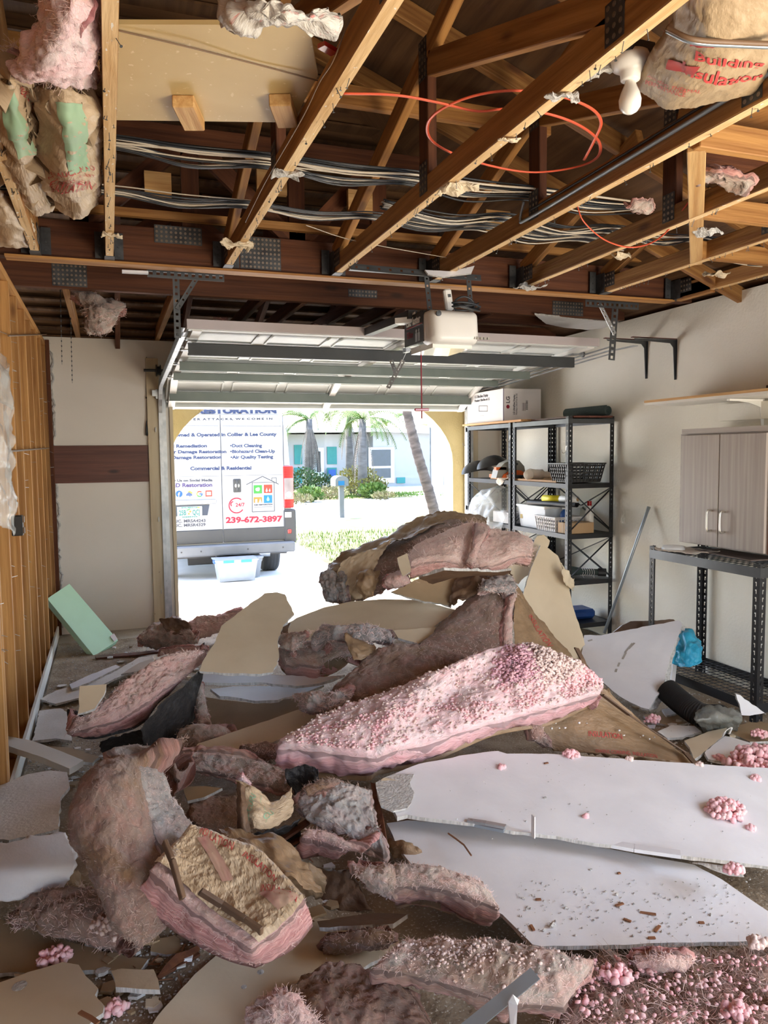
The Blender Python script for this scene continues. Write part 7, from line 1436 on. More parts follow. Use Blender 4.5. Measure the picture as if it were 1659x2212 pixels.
# far left mess
for k, (rr, lab, m) in enumerate((([[(300, 1375, .16), (330, 1345, .24), (372, 1330, .28), (400, 1345, .24)], [(298, 1388, .14), (340, 1370, .20), (380, 1365, .22), (420, 1372, .2)], [(315, 1400, .06), (350, 1402, .07), (395, 1402, .07), (430, 1395, .07)]], 'crumpled pink wool lump on the floor before the left door track', 'ins_c'), ([[(405, 1345, .2), (435, 1330, .24), (480, 1328, .24), (525, 1322, .24)], [(402, 1362, .16), (440, 1350, .18), (485, 1345, .18), (520, 1335, .18)], [(410, 1385, .06), (450, 1375, .08), (490, 1362, .08), (515, 1350, .10)]], 'pinkish wool heap on the floor in the doorway left of the triangular tan piece', 'ins'), ([[(350, 1408, .2), (385, 1398, .24), (440, 1405, .24)], [(345, 1418, .18), (385, 1412, .2), (430, 1415, .2)], [(352, 1430, .1), (385, 1428, .1), (420, 1428, .1)]], 'small pink fluff behind the diagonal left batt', 'ins'))):
    batt('insulation_batt', lab, 'Z', rr, .06, m, 55+k, 50, 34, .03, 11, fz=500, fl=.035, fine=.008)
paper('kraft_scrap', 'dark torn kraft paper folded into the wool lump before the left door track', 'Z', [[(345, 1338, .30), (375, 1335, .32), (410, 1345, .28)], [(350, 1350, .27), (380, 1358, .24), (415, 1360, .22)], [(365, 1365, .22), (390, 1372, .2), (412, 1372, .19)]], 'kraft_d', 26, 22, .03, 18, 24, jag=.01)
sheet('wood_lath', 'thin reddish wooden lath lying on the floor behind the diagonal left batt', [(205, 1416), (300, 1408), (418, 1394), (420, 1398), (300, 1414), (207, 1421)], 'Z', [(205, 1416, .03), (418, 1394, .06), (207, 1421, .03)], [M['board']]*3, .012, 0, 25, 'lath', (0, 1, 2, 3, 4, 5))
# ---- bright pink main batt
mainb, maint = batt('insulation_batt', 'large bright pink batt strewn with crumbs across the middle of the pile', 'Z', [[(700, 1548, .44), (790, 1510, .49), (880, 1462, .56), (950, 1440, .60), (1020, 1412, .64), (1108, 1385, .67), (1210, 1412, .62), (1290, 1460, .52)], [(625, 1578, .42), (740, 1545, .46), (830, 1520, .50), (920, 1492, .54), (1010, 1475, .54), (1120, 1455, .57), (1215, 1450, .56), (1305, 1472, .50)], [(600, 1590, .41), (715, 1580, .43), (800, 1570, .45), (880, 1555, .46), (1000, 1525, .49), (1120, 1505, .50), (1220, 1488, .50), (1308, 1480, .49)], [(598, 1604, .40), (700, 1620, .385), (800, 1632, .375), (870, 1615, .385), (990, 1580, .42), (1110, 1548, .44), (1215, 1518, .46), (1304, 1494, .47)]], .15, 'ins_h', 61, 180, 80, .03, 4.5, fz=4000, fl=.02, kraft=.02, fine=.006, bulge=.012, ragged=.024, rnd=.28)
def crumbs(name, label, fn, n, r0, r1, m, seed, parent=None, cat='insulation crumbs'):
    R = random.Random(seed); mb = MB()
    for k in range(n):
        p = fn(R)
        if p is None: continue
        mb.ball(p, R.uniform(r0, r1), 1, .7, seed=R.uniform(0, 90), sq=(R.uniform(.7, 1.4), R.uniform(.7, 1.4), R.uniform(.5, .9)))
    mb_ = mb.build(name, M[m], parent, True, kind='stuff')
    return tag(mb_, label, cat if not parent else None)
def on_main(u0, u1, v0, v1, dens=0, off=.002):
    def f(R):
        u = R.uniform(u0, u1); v = R.uniform(v0, v1)
        if dens and noise.noise(V((u*14, v*6, 2))) < dens: return None
        return surf(mainb, u, v, off+R.uniform(0, .004))
    return f
crumbs('fibre_crumbs', 'pale pink wool crumbs strewn over the whole bright pink batt', on_main(.02, .98, .05, .95), 900, .003, .007, 'nod_c', 1)
crumbs('fibre_crumbs', 'dense pink wool crumbs along the front of the bright pink batt', on_main(.05, .9, .45, .95, .05), 1400, .003, .0075, 'nod', 2)
def heap(u0, v0, su, sv, h):
    def f(R):
        a, b = R.gauss(0, 1), R.gauss(0, 1)
        if abs(a) > 2 or abs(b) > 2: return None
        return surf(mainb, min(.99, u0+a*su), min(.97, max(.02, v0+b*sv)), h*math.exp(-(a*a+b*b)*.5)*R.uniform(.4, 1))
    return f
crumbs('fibre_crumbs', 'heap of dusty wool crumbs on the upper right of the bright pink batt', heap(.84, .22, .07, .16, .05), 1500, .004, .0095, 'nod_c', 3)
crumbs('fibre_crumbs', 'mauve wool crumbs in the hollow of the bright pink batt', heap(.72, .26, .04, .12, .03), 700, .004, .009, 'nod_m', 4)
crumbs('fibre_crumbs', 'rose wool crumbs beside the mauve hollow of the bright pink batt', heap(.93, .3, .05, .2, .03), 500, .004, .009, 'nod', 5)
# ---- big white sheets at right front
sheet('drywall_sheet', 'wide white drywall sheet lying at the right, the farther of the two', [(808, 1694), (860, 1668), (905, 1650), (960, 1640), (1010, 1630), (1075, 1622), (1095, 1628), (1180, 1628), (1300, 1636), (1430, 1645), (1560, 1654), (1720, 1662), (1760, 1880), (1659, 1872), (1560, 1858), (1470, 1848), (1380, 1830), (1290, 1822), (1200, 1806), (1110, 1796), (1020, 1778), (930, 1768), (880, 1760), (858, 1765), (845, 1740), (830, 1715)], 'Z', [(860, 1680, .30), (1600, 1660, .22), (1500, 1850, .17)], WHT(), seed=28, jag=.004)
sheet('drywall_sheet', 'wide white drywall sheet lying at the right, nearer and littered with grit', [(835, 1778), (880, 1772), (1020, 1782), (1200, 1812), (1400, 1850), (1500, 1868), (1560, 1900), (1610, 1935), (1659, 1968), (1700, 1990), (1720, 2024), (1600, 2034), (1450, 2036), (1300, 2042), (1170, 2044), (1150, 2040), (1110, 2000), (1085, 1975), (1000, 1935), (900, 1880), (860, 1830)], 'Z', [(880, 1772, .20), (1500, 1870, .12), (1200, 2040, .13)], WHT(), seed=29, jag=.003)
sheet('broken_drywall', 'torn grey-blue drywall corner under the left end of the farther white sheet', [(812, 1690), (850, 1672), (895, 1672), (885, 1690), (895, 1712), (880, 1745), (850, 1752), (822, 1740)], 'Z', [(812, 1690, .305), (895, 1672, .305), (850, 1752, .28)], [M['gyp'], M['gyp'], M['dry_t']], .004, .008, 30)
# joint tape / bead strips between the sheets
def strip(name, label, pts, z, w, m, cat, th=.004, up=(0, 0, 1)):
    mb = MB(); P = [PZ(x, y, z) if not isinstance(z, (list, tuple)) else PZ(x, y, z[i]) for i, (x, y) in enumerate(pts)]
    for a, b in zip(P[:-1], P[1:]): mb.bar(a, b, w, th, up=up)
    return tag(mb.build(name, m), label, cat)
strip('trim_strip', 'grey strip of old corner bead between the two white sheets at the left', [(865, 1757), (930, 1768), (1020, 1778), (1090, 1792)], .235, .03, M['conduit'], 'trim strip', .01)
strip('trim_strip', 'second grey bead piece just right of the first between the white sheets', [(1010, 1772), (1050, 1778), (1092, 1786)], .25, .02, M['galv'], 'trim strip', .008)
strip('trim_strip', 'white drywall edge strip lying on the seam of the two white sheets at the right', [(1282, 1816), (1370, 1832), (1470, 1846)], .19, .035, M['dry_w'], 'trim strip', .012)
o = MB().obox(PZ(1152, 1785, .25), (0, 0, 1), (0, 1, 0), (.075, .02, .004)).build('paper_flap', M['carton']); tag(o, 'small upright white paper flap on the near edge of the farther white sheet', 'paper')
strip('wood_splinter', 'long brown splinter lying curved on the nearer white sheet', [(968, 1800), (985, 1812), (1002, 1825), (1018, 1848)], .215, .004, M['chip'], 'splinter', .004)
sheet('broken_drywall', 'rubbly drywall corner with pink fluff at the right end of the nearer white sheet', [(1495, 1865), (1550, 1872), (1600, 1878), (1608, 1895), (1575, 1892), (1540, 1880)], 'Z', [(1495, 1865, .19), (1600, 1878, .2), (1575, 1895, .17)], [M['gyp'], M['gyp'], M['dry_t']], .02, .008, 32)
def on_plane(pl, x0, x1, y0, y1):
    return lambda R: hit(R.uniform(x0, x1), R.uniform(y0, y1), pl)+pl[1]*.003
plA = plane_of('Z', [(860, 1680, .30), (1600, 1660, .22), (1500, 1850, .17)]); plB = plane_of('Z', [(880, 1772, .20), (1500, 1870, .12), (1200, 2040, .13)])
crumbs('plaster_grit', 'fine grey grit scattered over the nearer white sheet', on_plane(plB, 1120, 1620, 1900, 2025), 260, .0012, .0035, 'gyp', 6, cat='grit')
crumbs('plaster_grit', 'sparse fine grit on the farther white sheet', on_plane(plA, 960, 1640, 1650, 1830), 60, .001, .0028, 'gyp', 7, cat='grit')
def clump(label, c, r, n, seed, m='nod', flat_=.6, name='wool_clump', rr=(.006, .013)):
    R = random.Random(seed); mb = MB()
    for k in range(n):
        d = V((R.gauss(0, 1), R.gauss(0, 1), abs(R.gauss(0, 1)))).normalized()*r*R.random()**.4; mb.ball(V(c)+V((d.x, d.y*.8, d.z*flat_)), R.uniform(*rr), 1, .6, seed=R.uniform(0, 50))
    return tag(mb.build(name, M[m], None, True), label, 'wool clump')
clump('bright pink wool clump lying alone on the farther white sheet at the right', hit(1565, 1755, plA), .075, 240, 1)
clump('small pink wool clump on the far edge of the farther white sheet', hit(1233, 1632, plA), .032, 60, 2)
clump('little pink wool bit below the bright pink clump', hit(1623, 1790, plA), .012, 12, 3); clump('little pink wool bit at the right edge of the farther white sheet', hit(1633, 1683, plA), .018, 22, 4)
clump('tiny pink wool bit on the left part of the farther white sheet', hit(1083, 1658, plA), .014, 14, 5); clump('tiny pink wool bit on the middle of the farther white sheet', hit(1266, 1765, plA), .008, 7, 6)
clump('tiny white fluff on the far edge of the white sheet before the kraft slope', hit(1360, 1640, plA), .012, 12, 7, 'nod_c'); clump('pale fluff at the far right corner of the farther white sheet', hit(1508, 1652, plA), .012, 12, 8, 'nod_c')
clump('large salmon wool heap on the floor at the right edge beyond the white sheets', PZ(1640, 1655, .06), .16, 420, 9, 'nod', .5, rr=(.008, .02)); clump('small pink wool bit before the salmon heap at the right edge', PZ(1555, 1640, .05), .03, 34, 10)
clump('pink fluff on the rubbly drywall corner at the right', PZ(1585, 1880, .21), .03, 40, 11); clump('pink fluff beside the white leaning piece on the floor rubble', PZ(1410, 1558, .05), .05, 60, 12)
clump('pink fluff on the floor at the right edge below the wire rack', PZ(1640, 1590, .05), .05, 60, 13)
for k, (x, y, r) in enumerate(((1195, 2003, .011), (1332, 1934, .006), (1222, 1963, .005), (1175, 2012, .006), (1140, 1962, .005), (1178, 1725, .006), (1308, 1928, .005), (1276, 1880, .005))):
    p = hit(x, y, plB if y > 1800 else plA); o = MB().ball(p+V((0, 0, r*.6)), r, 1, .7, seed=k, sq=(1.1, .8, .8)).build('plaster_pebble', M['gyp']); tag(o, 'small grey plaster pebble lying on a white drywall sheet', 'pebble', 'plaster pebbles on the white sheets')
for k, (x, y, l, a) in enumerate(((1400, 1975, .045, -.6), (1338, 1956, .03, .1), (1355, 1990, .022, -1.0), (1420, 2008, .035, .5), (1163, 1945, .016, -.3), (1408, 2028, .02, -.3), (1150, 2006, .025, 1.4), (1180, 1650, .018, .1), (1515, 1995, .016, -.4), (1337, 1888, .01, 0))):
    p = hit(x, y, plB if y > 1800 else plA); o = MB().obox(p+V((0, 0, .003)), (math.cos(a), math.sin(a), 0), (0, 0, 1), (l, .004, .008)).build('wood_splinter', M['chip']); tag(o, 'short brown wood splinter lying on a white drywall sheet', 'splinter', 'splinters on the white sheets')
# ---- foreground left: big curled batt
batt('insulation_batt', 'huge curled dusty batt standing like a hump at the left front', 'Y', [[(160, 1690, 2.42), (205, 1640, 2.48), (250, 1612, 2.5), (285, 1610, 2.48), (300, 1625, 2.42)], [(130, 1750, 2.3), (190, 1700, 2.28), (250, 1690, 2.28), (300, 1700, 2.3), (330, 1722, 2.34)], [(128, 1815, 2.24), (190, 1795, 2.18), (260, 1790, 2.16), (325, 1800, 2.2), (378, 1815, 2.26)], [(165, 1885, 2.16), (215, 1890, 2.08), (270, 1890, 2.06), (335, 1885, 2.08), (400, 1880, 2.16)], [(210, 1955, 2.08), (245, 1975, 2.0), (285, 1985, 1.98), (335, 1975, 2.0), (398, 1935, 2.08)], [(235, 2005, 2.04), (265, 2035, 1.97), (300, 2048, 1.95), (335, 2040, 1.97), (385, 1990, 2.04)]], .14, 'ins_b', 71, 110, 130, .014, 5, fz=2600, fl=.018, hm='hair_b', fine=.005, rnd=.6, bulge=.02)
batt('insulation_batt', 'light ruffled top side of the curled hump, running down to the right', 'Y', [[(240, 1612, 2.50), (285, 1600, 2.56), (330, 1603, 2.60)], [(285, 1680, 2.34), (328, 1662, 2.42), (362, 1672, 2.46)], [(322, 1750, 2.26), (360, 1735, 2.34), (398, 1750, 2.38)], [(362, 1820, 2.17), (405, 1795, 2.26), (440, 1800, 2.30)], [(395, 1865, 2.12), (430, 1835, 2.22), (480, 1830, 2.28)]], .06, 'ins_g', 72, 50, 110, .010, 8, fz=1300, fl=.016, fine=.006, rnd=.6)
batt('insulation_batt', 'rounded tan wool lump tucked behind the curled hump', 'Z', [[(345, 1640, .36), (370, 1632, .38), (395, 1645, .36)], [(355, 1668, .34), (378, 1662, .36), (402, 1672, .34)], [(368, 1700, .28), (385, 1702, .28), (402, 1695, .28)]], .12, 'ins_b', 73, 34, 34, .01, 9, fz=160, fl=.015, hm='hair_b', rnd=.8)
batt('insulation_batt', 'reddish torn batt with a folded loop at the foot of the curled hump, left', 'Z', [[(20, 1965, .12), (90, 1925, .17), (160, 1910, .20), (230, 1930, .20)], [(5, 1990, .10), (80, 1965, .15), (150, 1960, .17), (240, 1985, .16)], [(40, 2010, .07), (110, 2025, .08), (190, 2045, .08), (290, 2060, .06)]], .06, 'ins_b', 74, 70, 40, .028, 8, fz=900, fl=.03, hm='hair', fine=.008)
clump('pinkish crumbs spilled at the foot of the curled hump', PZ(265, 1995, .16), .09, 130, 15, 'nod_c', .3, rr=(.004, .010)); clump('pink wool clump on the brown board at the left front', PZ(115, 2070, .05), .05, 60, 16, 'nod', .5)
clump('small pink wool clump among the chips at the left front', PZ(250, 2180, .04), .03, 40, 17, 'nod')
# kraft-topped batt
mb, t = batt('insulation_batt', 'V-shaped pink batt with striped kraft top right of the curled hump', 'Z', [[(412, 1790, .43), (475, 1805, .42), (565, 1845, .39), (655, 1936, .36)], [(372, 1830, .42), (440, 1872, .385), (525, 1932, .35), (612, 1992, .33)], [(325, 1876, .42), (392, 1938, .37), (465, 1995, .33), (542, 2046, .30)]], .11, 'ins', 75, 90, 50, .008, 7, fz=1500, fl=.018, rnd=.15, ragged=.012, bulge=.004)
kf = sheetof(mb, .004, .006, .0012, 1, .009, 15, under=False, seed=3, u0=0, u1=1, v0=0, v1=.9); ko = kf.build('kraft_facing', M['kraft_l'], t, False)
for a, b in (((430, 1800), (500, 1838)), ((520, 1850), (590, 1905)), ((560, 1925), (640, 1950))): print_on(kf, 'INSULATION', a, b, 16, M['print_r'], ko, .002)
block_on(kf, [(425, 1812), (450, 1806), (505, 1900), (480, 1908)], mat('faded_red_stripe', (.42, .20, .17), (.50, .34, .24), .6, sc=(30, 4, 4)), ko, .0022, 'faded_red_stripe', 12)
block_on(kf, [(560, 1930), (630, 1925), (650, 1940), (600, 1965)], bpy.data.materials['faded_red_stripe'], ko, .0022, 'faded_red_stripe', 12)
mbk, o = paper('kraft_scrap', 'crumpled brown kraft paper right behind the striped kraft top', 'Z', [[(470, 1790, .36), (540, 1795, .36), (640, 1830, .32)], [(500, 1830, .36), (590, 1850, .35), (670, 1880, .28)], [(560, 1880, .34), (640, 1910, .30), (690, 1935, .22)]], 'kraft', 46, 34, .03, 11, 31, jag=.008)
for (pts, lab) in (([(355, 1818, .50), (372, 1858, .47), (395, 1942, .40)], 'dark folded kraft flange standing on the left edge of the striped batt'), ([(432, 1925, .40), (480, 1955, .36), (530, 1988, .34), (566, 2012, .33)], 'dark folded kraft flange along the front of the striped batt')):
    mbb = MB(); P = [PZ(*p) for p in pts]
    for a, b in zip(P[:-1], P[1:]): mbb.bar(a, b, .012, .022, up=(.3, -.6, 1), bev=.002)
    tag(mbb.build('folded_kraft_flange', M['kraft_d']), lab, 'kraft paper')
# centre
batt('insulation_batt', 'long low batt strip running behind the curled hump toward the centre', 'Z', [[(350, 1634, .33), (430, 1628, .34), (520, 1638, .33), (600, 1650, .31), (645, 1662, .30)], [(362, 1645, .31), (440, 1645, .31), (530, 1655, .30), (600, 1668, .29), (640, 1680, .28)], [(400, 1665, .28), (460, 1668, .28), (540, 1682, .27), (600, 1700, .25), (630, 1715, .24)]], .07, 'ins_c', 76, 90, 30, .02, 10, fz=900, fl=.022, fine=.007)
batt('insulation_batt', 'wispy tan wool under the white-faced strip, left of the bright pink batt', 'Z', [[(520, 1612, .30), (570, 1600, .32), (610, 1605, .32)], [(540, 1625, .28), (580, 1622, .3), (620, 1628, .3)], [(560, 1640, .25), (600, 1645, .26), (640, 1650, .26)]], .05, 'ins_b', 77, 40, 24, .02, 12, fz=400, fl=.03)
batt('insulation_batt', 'deep red batt lying in the hollow left of the green-printed paper', 'Z', [[(405, 1725, .22), (460, 1712, .24), (520, 1715, .24)], [(410, 1760, .20), (465, 1755, .20), (520, 1758, .20)], [(425, 1790, .16), (475, 1792, .16), (518, 1790, .16)]], .08, 'ins_b', 78, 44, 36, .014, 8, fz=350, fl=.02, hm='hair_b')
sheet('broken_drywall', 'brown board sliver in the hollow behind the deep red batt', [(395, 1700), (440, 1698), (480, 1702), (440, 1722), (405, 1730)], 'Z', [(395, 1700, .25), (480, 1702, .25), (405, 1730, .23)], BRN(), seed=41)
mbg, o = paper('printed_kraft_bag', 'crumpled pale kraft paper with green print standing in the centre of the hollow', 'Y', [[(512, 1685, 2.5), (545, 1700, 2.46), (590, 1735, 2.44), (632, 1700, 2.5)], [(516, 1730, 2.42), (550, 1745, 2.36), (590, 1755, 2.38), (634, 1740, 2.44)], [(520, 1790, 2.36), (550, 1788, 2.32), (585, 1790, 2.34), (632, 1762, 2.4)]], 'kraft_l', 50, 50, .02, 13, 33, jag=.008)
print_on(mbg, 'SECURI', (540, 1775), (552, 1722), 16, M['print_g'], o, .002, bold=.01); print_on(mbg, 'CU', (572, 1772), (592, 1758), 14, M['print_g'], o, .002, bold=.01); print_on(mbg, 'ENTREPRENEUR', (560, 1720), (572, 1775), 5, M['print_g'], o, .002)
paper('kraft_scrap', 'brown folded kraft strip standing at the left of the green-printed paper', 'Y', [[(510, 1688, 2.44), (520, 1690, 2.42), (530, 1700, 2.42)], [(512, 1740, 2.36), (522, 1742, 2.33), (535, 1745, 2.34)], [(516, 1812, 2.3), (528, 1812, 2.28), (540, 1800, 2.3)]], 'kraft_d', 12, 40, .008, 20, 34)
batt('insulation_batt', 'tuft of white wool on top of the green-printed paper', 'Z', [[(506, 1682, .36), (522, 1676, .38), (540, 1684, .36)], [(508, 1690, .35), (524, 1688, .36), (542, 1692, .35)]], .02, 'ins_h', 79, 18, 14, .012, 20, fz=120, fl=.015)
for k, (rr, lab) in enumerate((([[(622, 1665, .33), (650, 1652, .35), (690, 1660, .34)], [(618, 1685, .30), (655, 1680, .30), (690, 1685, .30)], [(640, 1708, .24), (660, 1710, .24), (690, 1700, .25)]], 'black asphalt paper wad under the left tip of the bright pink batt'), ([[(540, 1800, .26), (600, 1782, .28), (645, 1770, .28)], [(560, 1820, .20), (610, 1808, .22), (650, 1800, .22)], [(580, 1840, .14), (620, 1835, .15), (655, 1825, .16)]], 'dark torn paper in the hollow left of the grey matted wool'))):
    paper('asphalt_paper', lab, 'Z', rr, 'tar', 26, 24, .03, 15, 35+k, .003, jag=.014)
batt('insulation_batt', 'grey matted wool mat draped in the centre below the bright pink batt', 'Z', [[(655, 1695, .34), (700, 1685, .36), (745, 1688, .36), (800, 1705, .33)], [(642, 1730, .31), (695, 1722, .33), (755, 1722, .33), (808, 1740, .30)], [(662, 1768, .28), (715, 1768, .30), (770, 1772, .29), (822, 1790, .27)], [(715, 1805, .24), (752, 1812, .25), (790, 1825, .24), (832, 1842, .22)]], .05, 'ins_g', 80, 80, 70, .025, 8, fz=900, fl=.022, hm='hair_b', fine=.007)
batt('insulation_batt', 'brown wool strip hanging between the bright pink batt and the grey mat', 'Z', [[(655, 1702, .35), (690, 1682, .37), (735, 1678, .37)], [(662, 1715, .34), (695, 1700, .36), (740, 1692, .36)]], .05, 'ins_b', 81, 30, 14, .015, 12, fz=300, fl=.03, hm='hair_b')
batt('insulation_batt', 'pink batt stub with a clean cut face below the grey matted wool', 'Z', [[(658, 1785, .30), (700, 1790, .30), (745, 1812, .28), (790, 1840, .25)], [(652, 1800, .29), (695, 1812, .28), (740, 1832, .26), (782, 1850, .23)]], .12, 'ins', 82, 50, 20, .008, 9, fz=400, fl=.015, rnd=.25)
sheet('wood_lath', 'dark broken lath running up the right side of the grey matted wool', [(800, 1690), (810, 1692), (826, 1760), (838, 1830), (830, 1832), (815, 1770)], 'Z', [(800, 1690, .30), (826, 1760, .26), (838, 1830, .22)], [M['wood_dark']]*3, .012, .002, 43, 'lath')
batt('insulation_batt', 'folded batt with a layered salmon cut face beside the near white sheet', 'Z', [[(850, 1862, .30), (910, 1858, .31), (980, 1870, .30), (1040, 1895, .28)], [(845, 1885, .29), (910, 1885, .30), (990, 1898, .29), (1062, 1920, .26)], [(842, 1912, .27), (915, 1910, .28), (1000, 1925, .27), (1085, 1955, .23)]], .13, 'ins_c', 83, 80, 34, .016, 8, fz=1300, fl=.018, rnd=.3, kraft=.006)
batt('insulation_batt', 'drooping dusty left flap of the folded batt beside the near white sheet', 'Z', [[(765, 1875, .30), (810, 1860, .31), (860, 1862, .31)], [(760, 1900, .27), (808, 1895, .29), (855, 1900, .29)], [(800, 1940, .20), (830, 1945, .21), (858, 1950, .21)]], .08, 'ins_c', 84, 40, 40, .018, 9, fz=500, fl=.018, fine=.006)
sheet('broken_drywall', 'dark board wedge under the folded batt, pointing left', [(685, 1990), (760, 1978), (840, 1972), (880, 1975), (850, 1995), (760, 2000), (690, 2003)], 'Z', [(685, 1990, .12), (840, 1972, .14), (690, 2003, .12)], [M['kraft_d'], M['gyp'], M['dry_t']], seed=44)
batt('insulation_batt', 'small dull pink batt scrap on the tan board in front of the dark wedge', 'Z', [[(700, 2018, .13), (750, 2008, .15), (810, 2002, .16), (855, 2010, .15)], [(695, 2040, .11), (755, 2040, .13), (820, 2035, .14), (850, 2035, .13)], [(695, 2068, .06), (750, 2065, .07), (800, 2060, .08), (830, 2055, .08)]], .05, 'ins_b', 85, 50, 34, .016, 9, fz=400, fl=.018)
nbm, _ = batt('insulation_batt', 'long wet-stained batt across the front right of centre', 'Z', [[(868, 2018, .26), (950, 2010, .27), (1060, 2018, .27), (1180, 2040, .26), (1285, 2070, .24)], [(830, 2050, .25), (930, 2050, .26), (1050, 2065, .26), (1170, 2090, .25), (1270, 2110, .22)], [(802, 2082, .23), (900, 2105, .22), (1010, 2135, .21), (1110, 2160, .21), (1225, 2170, .19)]], .13, 'ins_c', 86, 120, 50, .02, 7, fz=2200, fl=.018, fine=.008, rnd=.35)
crumbs('fibre_crumbs', 'pinkish wool crumbs lying on the long wet-stained batt', lambda R: surf(nbm, min(.95, max(.05, R.gauss(.4, .16))), min(.95, max(.05, R.gauss(.45, .22))), .001), 320, .0015, .0055, 'nod_c', 8)
batt('insulation_batt', 'brown stained batt at the bottom edge left of the wet-stained batt', 'Z', [[(640, 2110, .10), (720, 2070, .14), (800, 2085, .15), (880, 2140, .14)], [(610, 2150, .10), (710, 2130, .13), (800, 2150, .13), (920, 2190, .12)], [(600, 2225, .08), (720, 2225, .1), (830, 2235, .1), (960, 2250, .1)]], .06, 'ins_b', 87, 80, 50, .025, 8, fz=900, fl=.02, hm='hair_b', fine=.008)
batt('insulation_batt', 'pale pink wool heap at the bottom edge in the middle', 'Z', [[(530, 2175, .12), (575, 2135, .18), (620, 2138, .19), (665, 2165, .16)], [(520, 2205, .11), (580, 2185, .16), (630, 2185, .16), (690, 2200, .14)], [(510, 2250, .06), (580, 2250, .1), (640, 2250, .1), (710, 2250, .1)]], .06, 'ins', 88, 60, 50, .03, 10, fz=900, fl=.025, fine=.009)
# fluffy rubble at bottom right
batt('insulation_batt', 'matted brown wool bed covering the bottom right corner', 'Z', [[(1290, 2062, .10), (1420, 2045, .11), (1560, 2042, .11), (1760, 2040, .11)], [(1240, 2130, .11), (1400, 2120, .12), (1560, 2118, .12), (1760, 2120, .11)], [(1180, 2250, .10), (1380, 2250, .11), (1560, 2250, .12), (1760, 2250, .11)]], .07, 'ins_b', 89, 130, 80, .035, 7, fz=3500, fl=.045, hm='hair_b', fine=.010, lift=1.0, edge=.1)
batt('insulation_batt', 'small pink wool roll under the near edge of the littered white sheet', 'Z', [[(1370, 2065, .18), (1430, 2058, .20), (1500, 2070, .18)], [(1368, 2085, .16), (1435, 2082, .18), (1505, 2088, .16)], [(1385, 2108, .12), (1440, 2112, .12), (1490, 2105, .12)]], .05, 'ins', 90, 50, 30, .016, 9, fz=500, fl=.02)
crumbs('fibre_crumbs', 'pink and cream wool flecks over the matted brown wool bed', lambda R: PZ(R.uniform(1240, 1680), R.uniform(2065, 2230), .14+R.uniform(0, .012)), 380, .002, .008, 'nod', 9)
clump('loose pink wool clump on the matted wool bed, beside the wet-stained batt', PZ(1330, 2110, .15), .045, 60, 20, 'nod', rr=(.005, .012)); clump('loose pink wool clump at the bottom right of the matted bed', PZ(1590, 2190, .14), .04, 50, 21, 'nod', rr=(.005, .012)); clump('white fluff at the right end of the near white sheet edge', PZ(1640, 2040, .16), .03, 40, 22, 'nod_c')
R = random.Random(5); mb = MB()
for k in range(16):
    c = PZ(R.gauss(1480, 30), R.gauss(2175, 18), .15); pts = [c]; d = V((R.uniform(-1, 1), R.uniform(-1, 1), R.uniform(0, .8))).normalized()
    for q in range(8): d = (d+V((R.gauss(0, .35), R.gauss(0, .35), -.08))).normalized(); pts.append(pts[-1]+d*.009)
    mb.tube(pts, .0006, 4)
tag(mb.build('fibre_whisker', M['nod_c']), 'curly white fibre whiskers on the matted wool bed', 'fibres', kind='stuff')
t = empty('corner_bead', PZ(1080, 2170, .30), 'bent metal corner bead with white paper poking up at the bottom edge', 'corner bead')
MB().bar(PZ(1000, 2230, .26), PZ(1156, 2103, .32), .03, .004, up=(.2, -.3, 1)).bar(PZ(1010, 2236, .25), PZ(1160, 2108, .31), .003, .022, up=(.2, -.3, 1)).build('metal_angle', M['conduit'], t)
MB().prism([PZ(1098, 2165, .30), PZ(1108, 2148, .33), PZ(1122, 2160, .31), PZ(1118, 2172, .3), PZ(1115, 2230, .27), PZ(1104, 2228, .27)], (0, .004, -.002)).build('torn_white_paper', M['carton'], t)
# ---- boards of the left front
sheet('broken_drywall', 'speckled cream drywall piece beside the stud wall at the left', [(-60, 1735), (-10, 1700), (60, 1672), (110, 1664), (145, 1668), (150, 1700), (130, 1725), (128, 1790), (80, 1802), (20, 1815), (-60, 1812)], 'Z', [(-10, 1700, .10), (110, 1664, .12), (20, 1815, .12)], GRT(), seed=51, jag=.007)
mbw, o = paper('bowed_drywall', 'smooth grey bowed drywall piece left of the curled hump', 'Z', [[(-80, 1835, .20), (0, 1822, .22), (70, 1806, .23), (140, 1795, .22)], [(-80, 1880, .22), (0, 1875, .24), (80, 1870, .24), (165, 1860, .22)], [(-80, 1950, .14), (0, 1948, .15), (70, 1938, .15), (135, 1925, .15)]], 'dry_w', 40, 30, .002, 4, 52, .0127, .008, 'drywall')
sheet('painted_trim', 'white painted trim board lying slanted from the stud wall at the left', [(5, 1588), (70, 1600), (125, 1620), (180, 1642), (165, 1652), (150, 1660), (90, 1635), (20, 1612)], 'Z', [(5, 1588, .16), (180, 1642, .12), (20, 1612, .15)], [M['whiteboard_wood']]*3, .03, .002, 53, 'trim board')
sheet('broken_drywall', 'brown board edge beside the slanted white trim at the left', [(105, 1612), (150, 1615), (215, 1635), (200, 1648), (180, 1645), (140, 1630)], 'Z', [(105, 1612, .1), (215, 1635, .1), (140, 1630, .1)], BRN(), seed=54)
sheet('broken_drywall', 'speckled plaster slab on the floor left of the diagonal batt', [(85, 1535), (130, 1530), (165, 1545), (150, 1570), (155, 1600), (120, 1595), (70, 1600), (80, 1560)], 'Z', [(85, 1535, .05), (165, 1545, .06), (120, 1595, .05)], GRT(), seed=55, jag=.008)
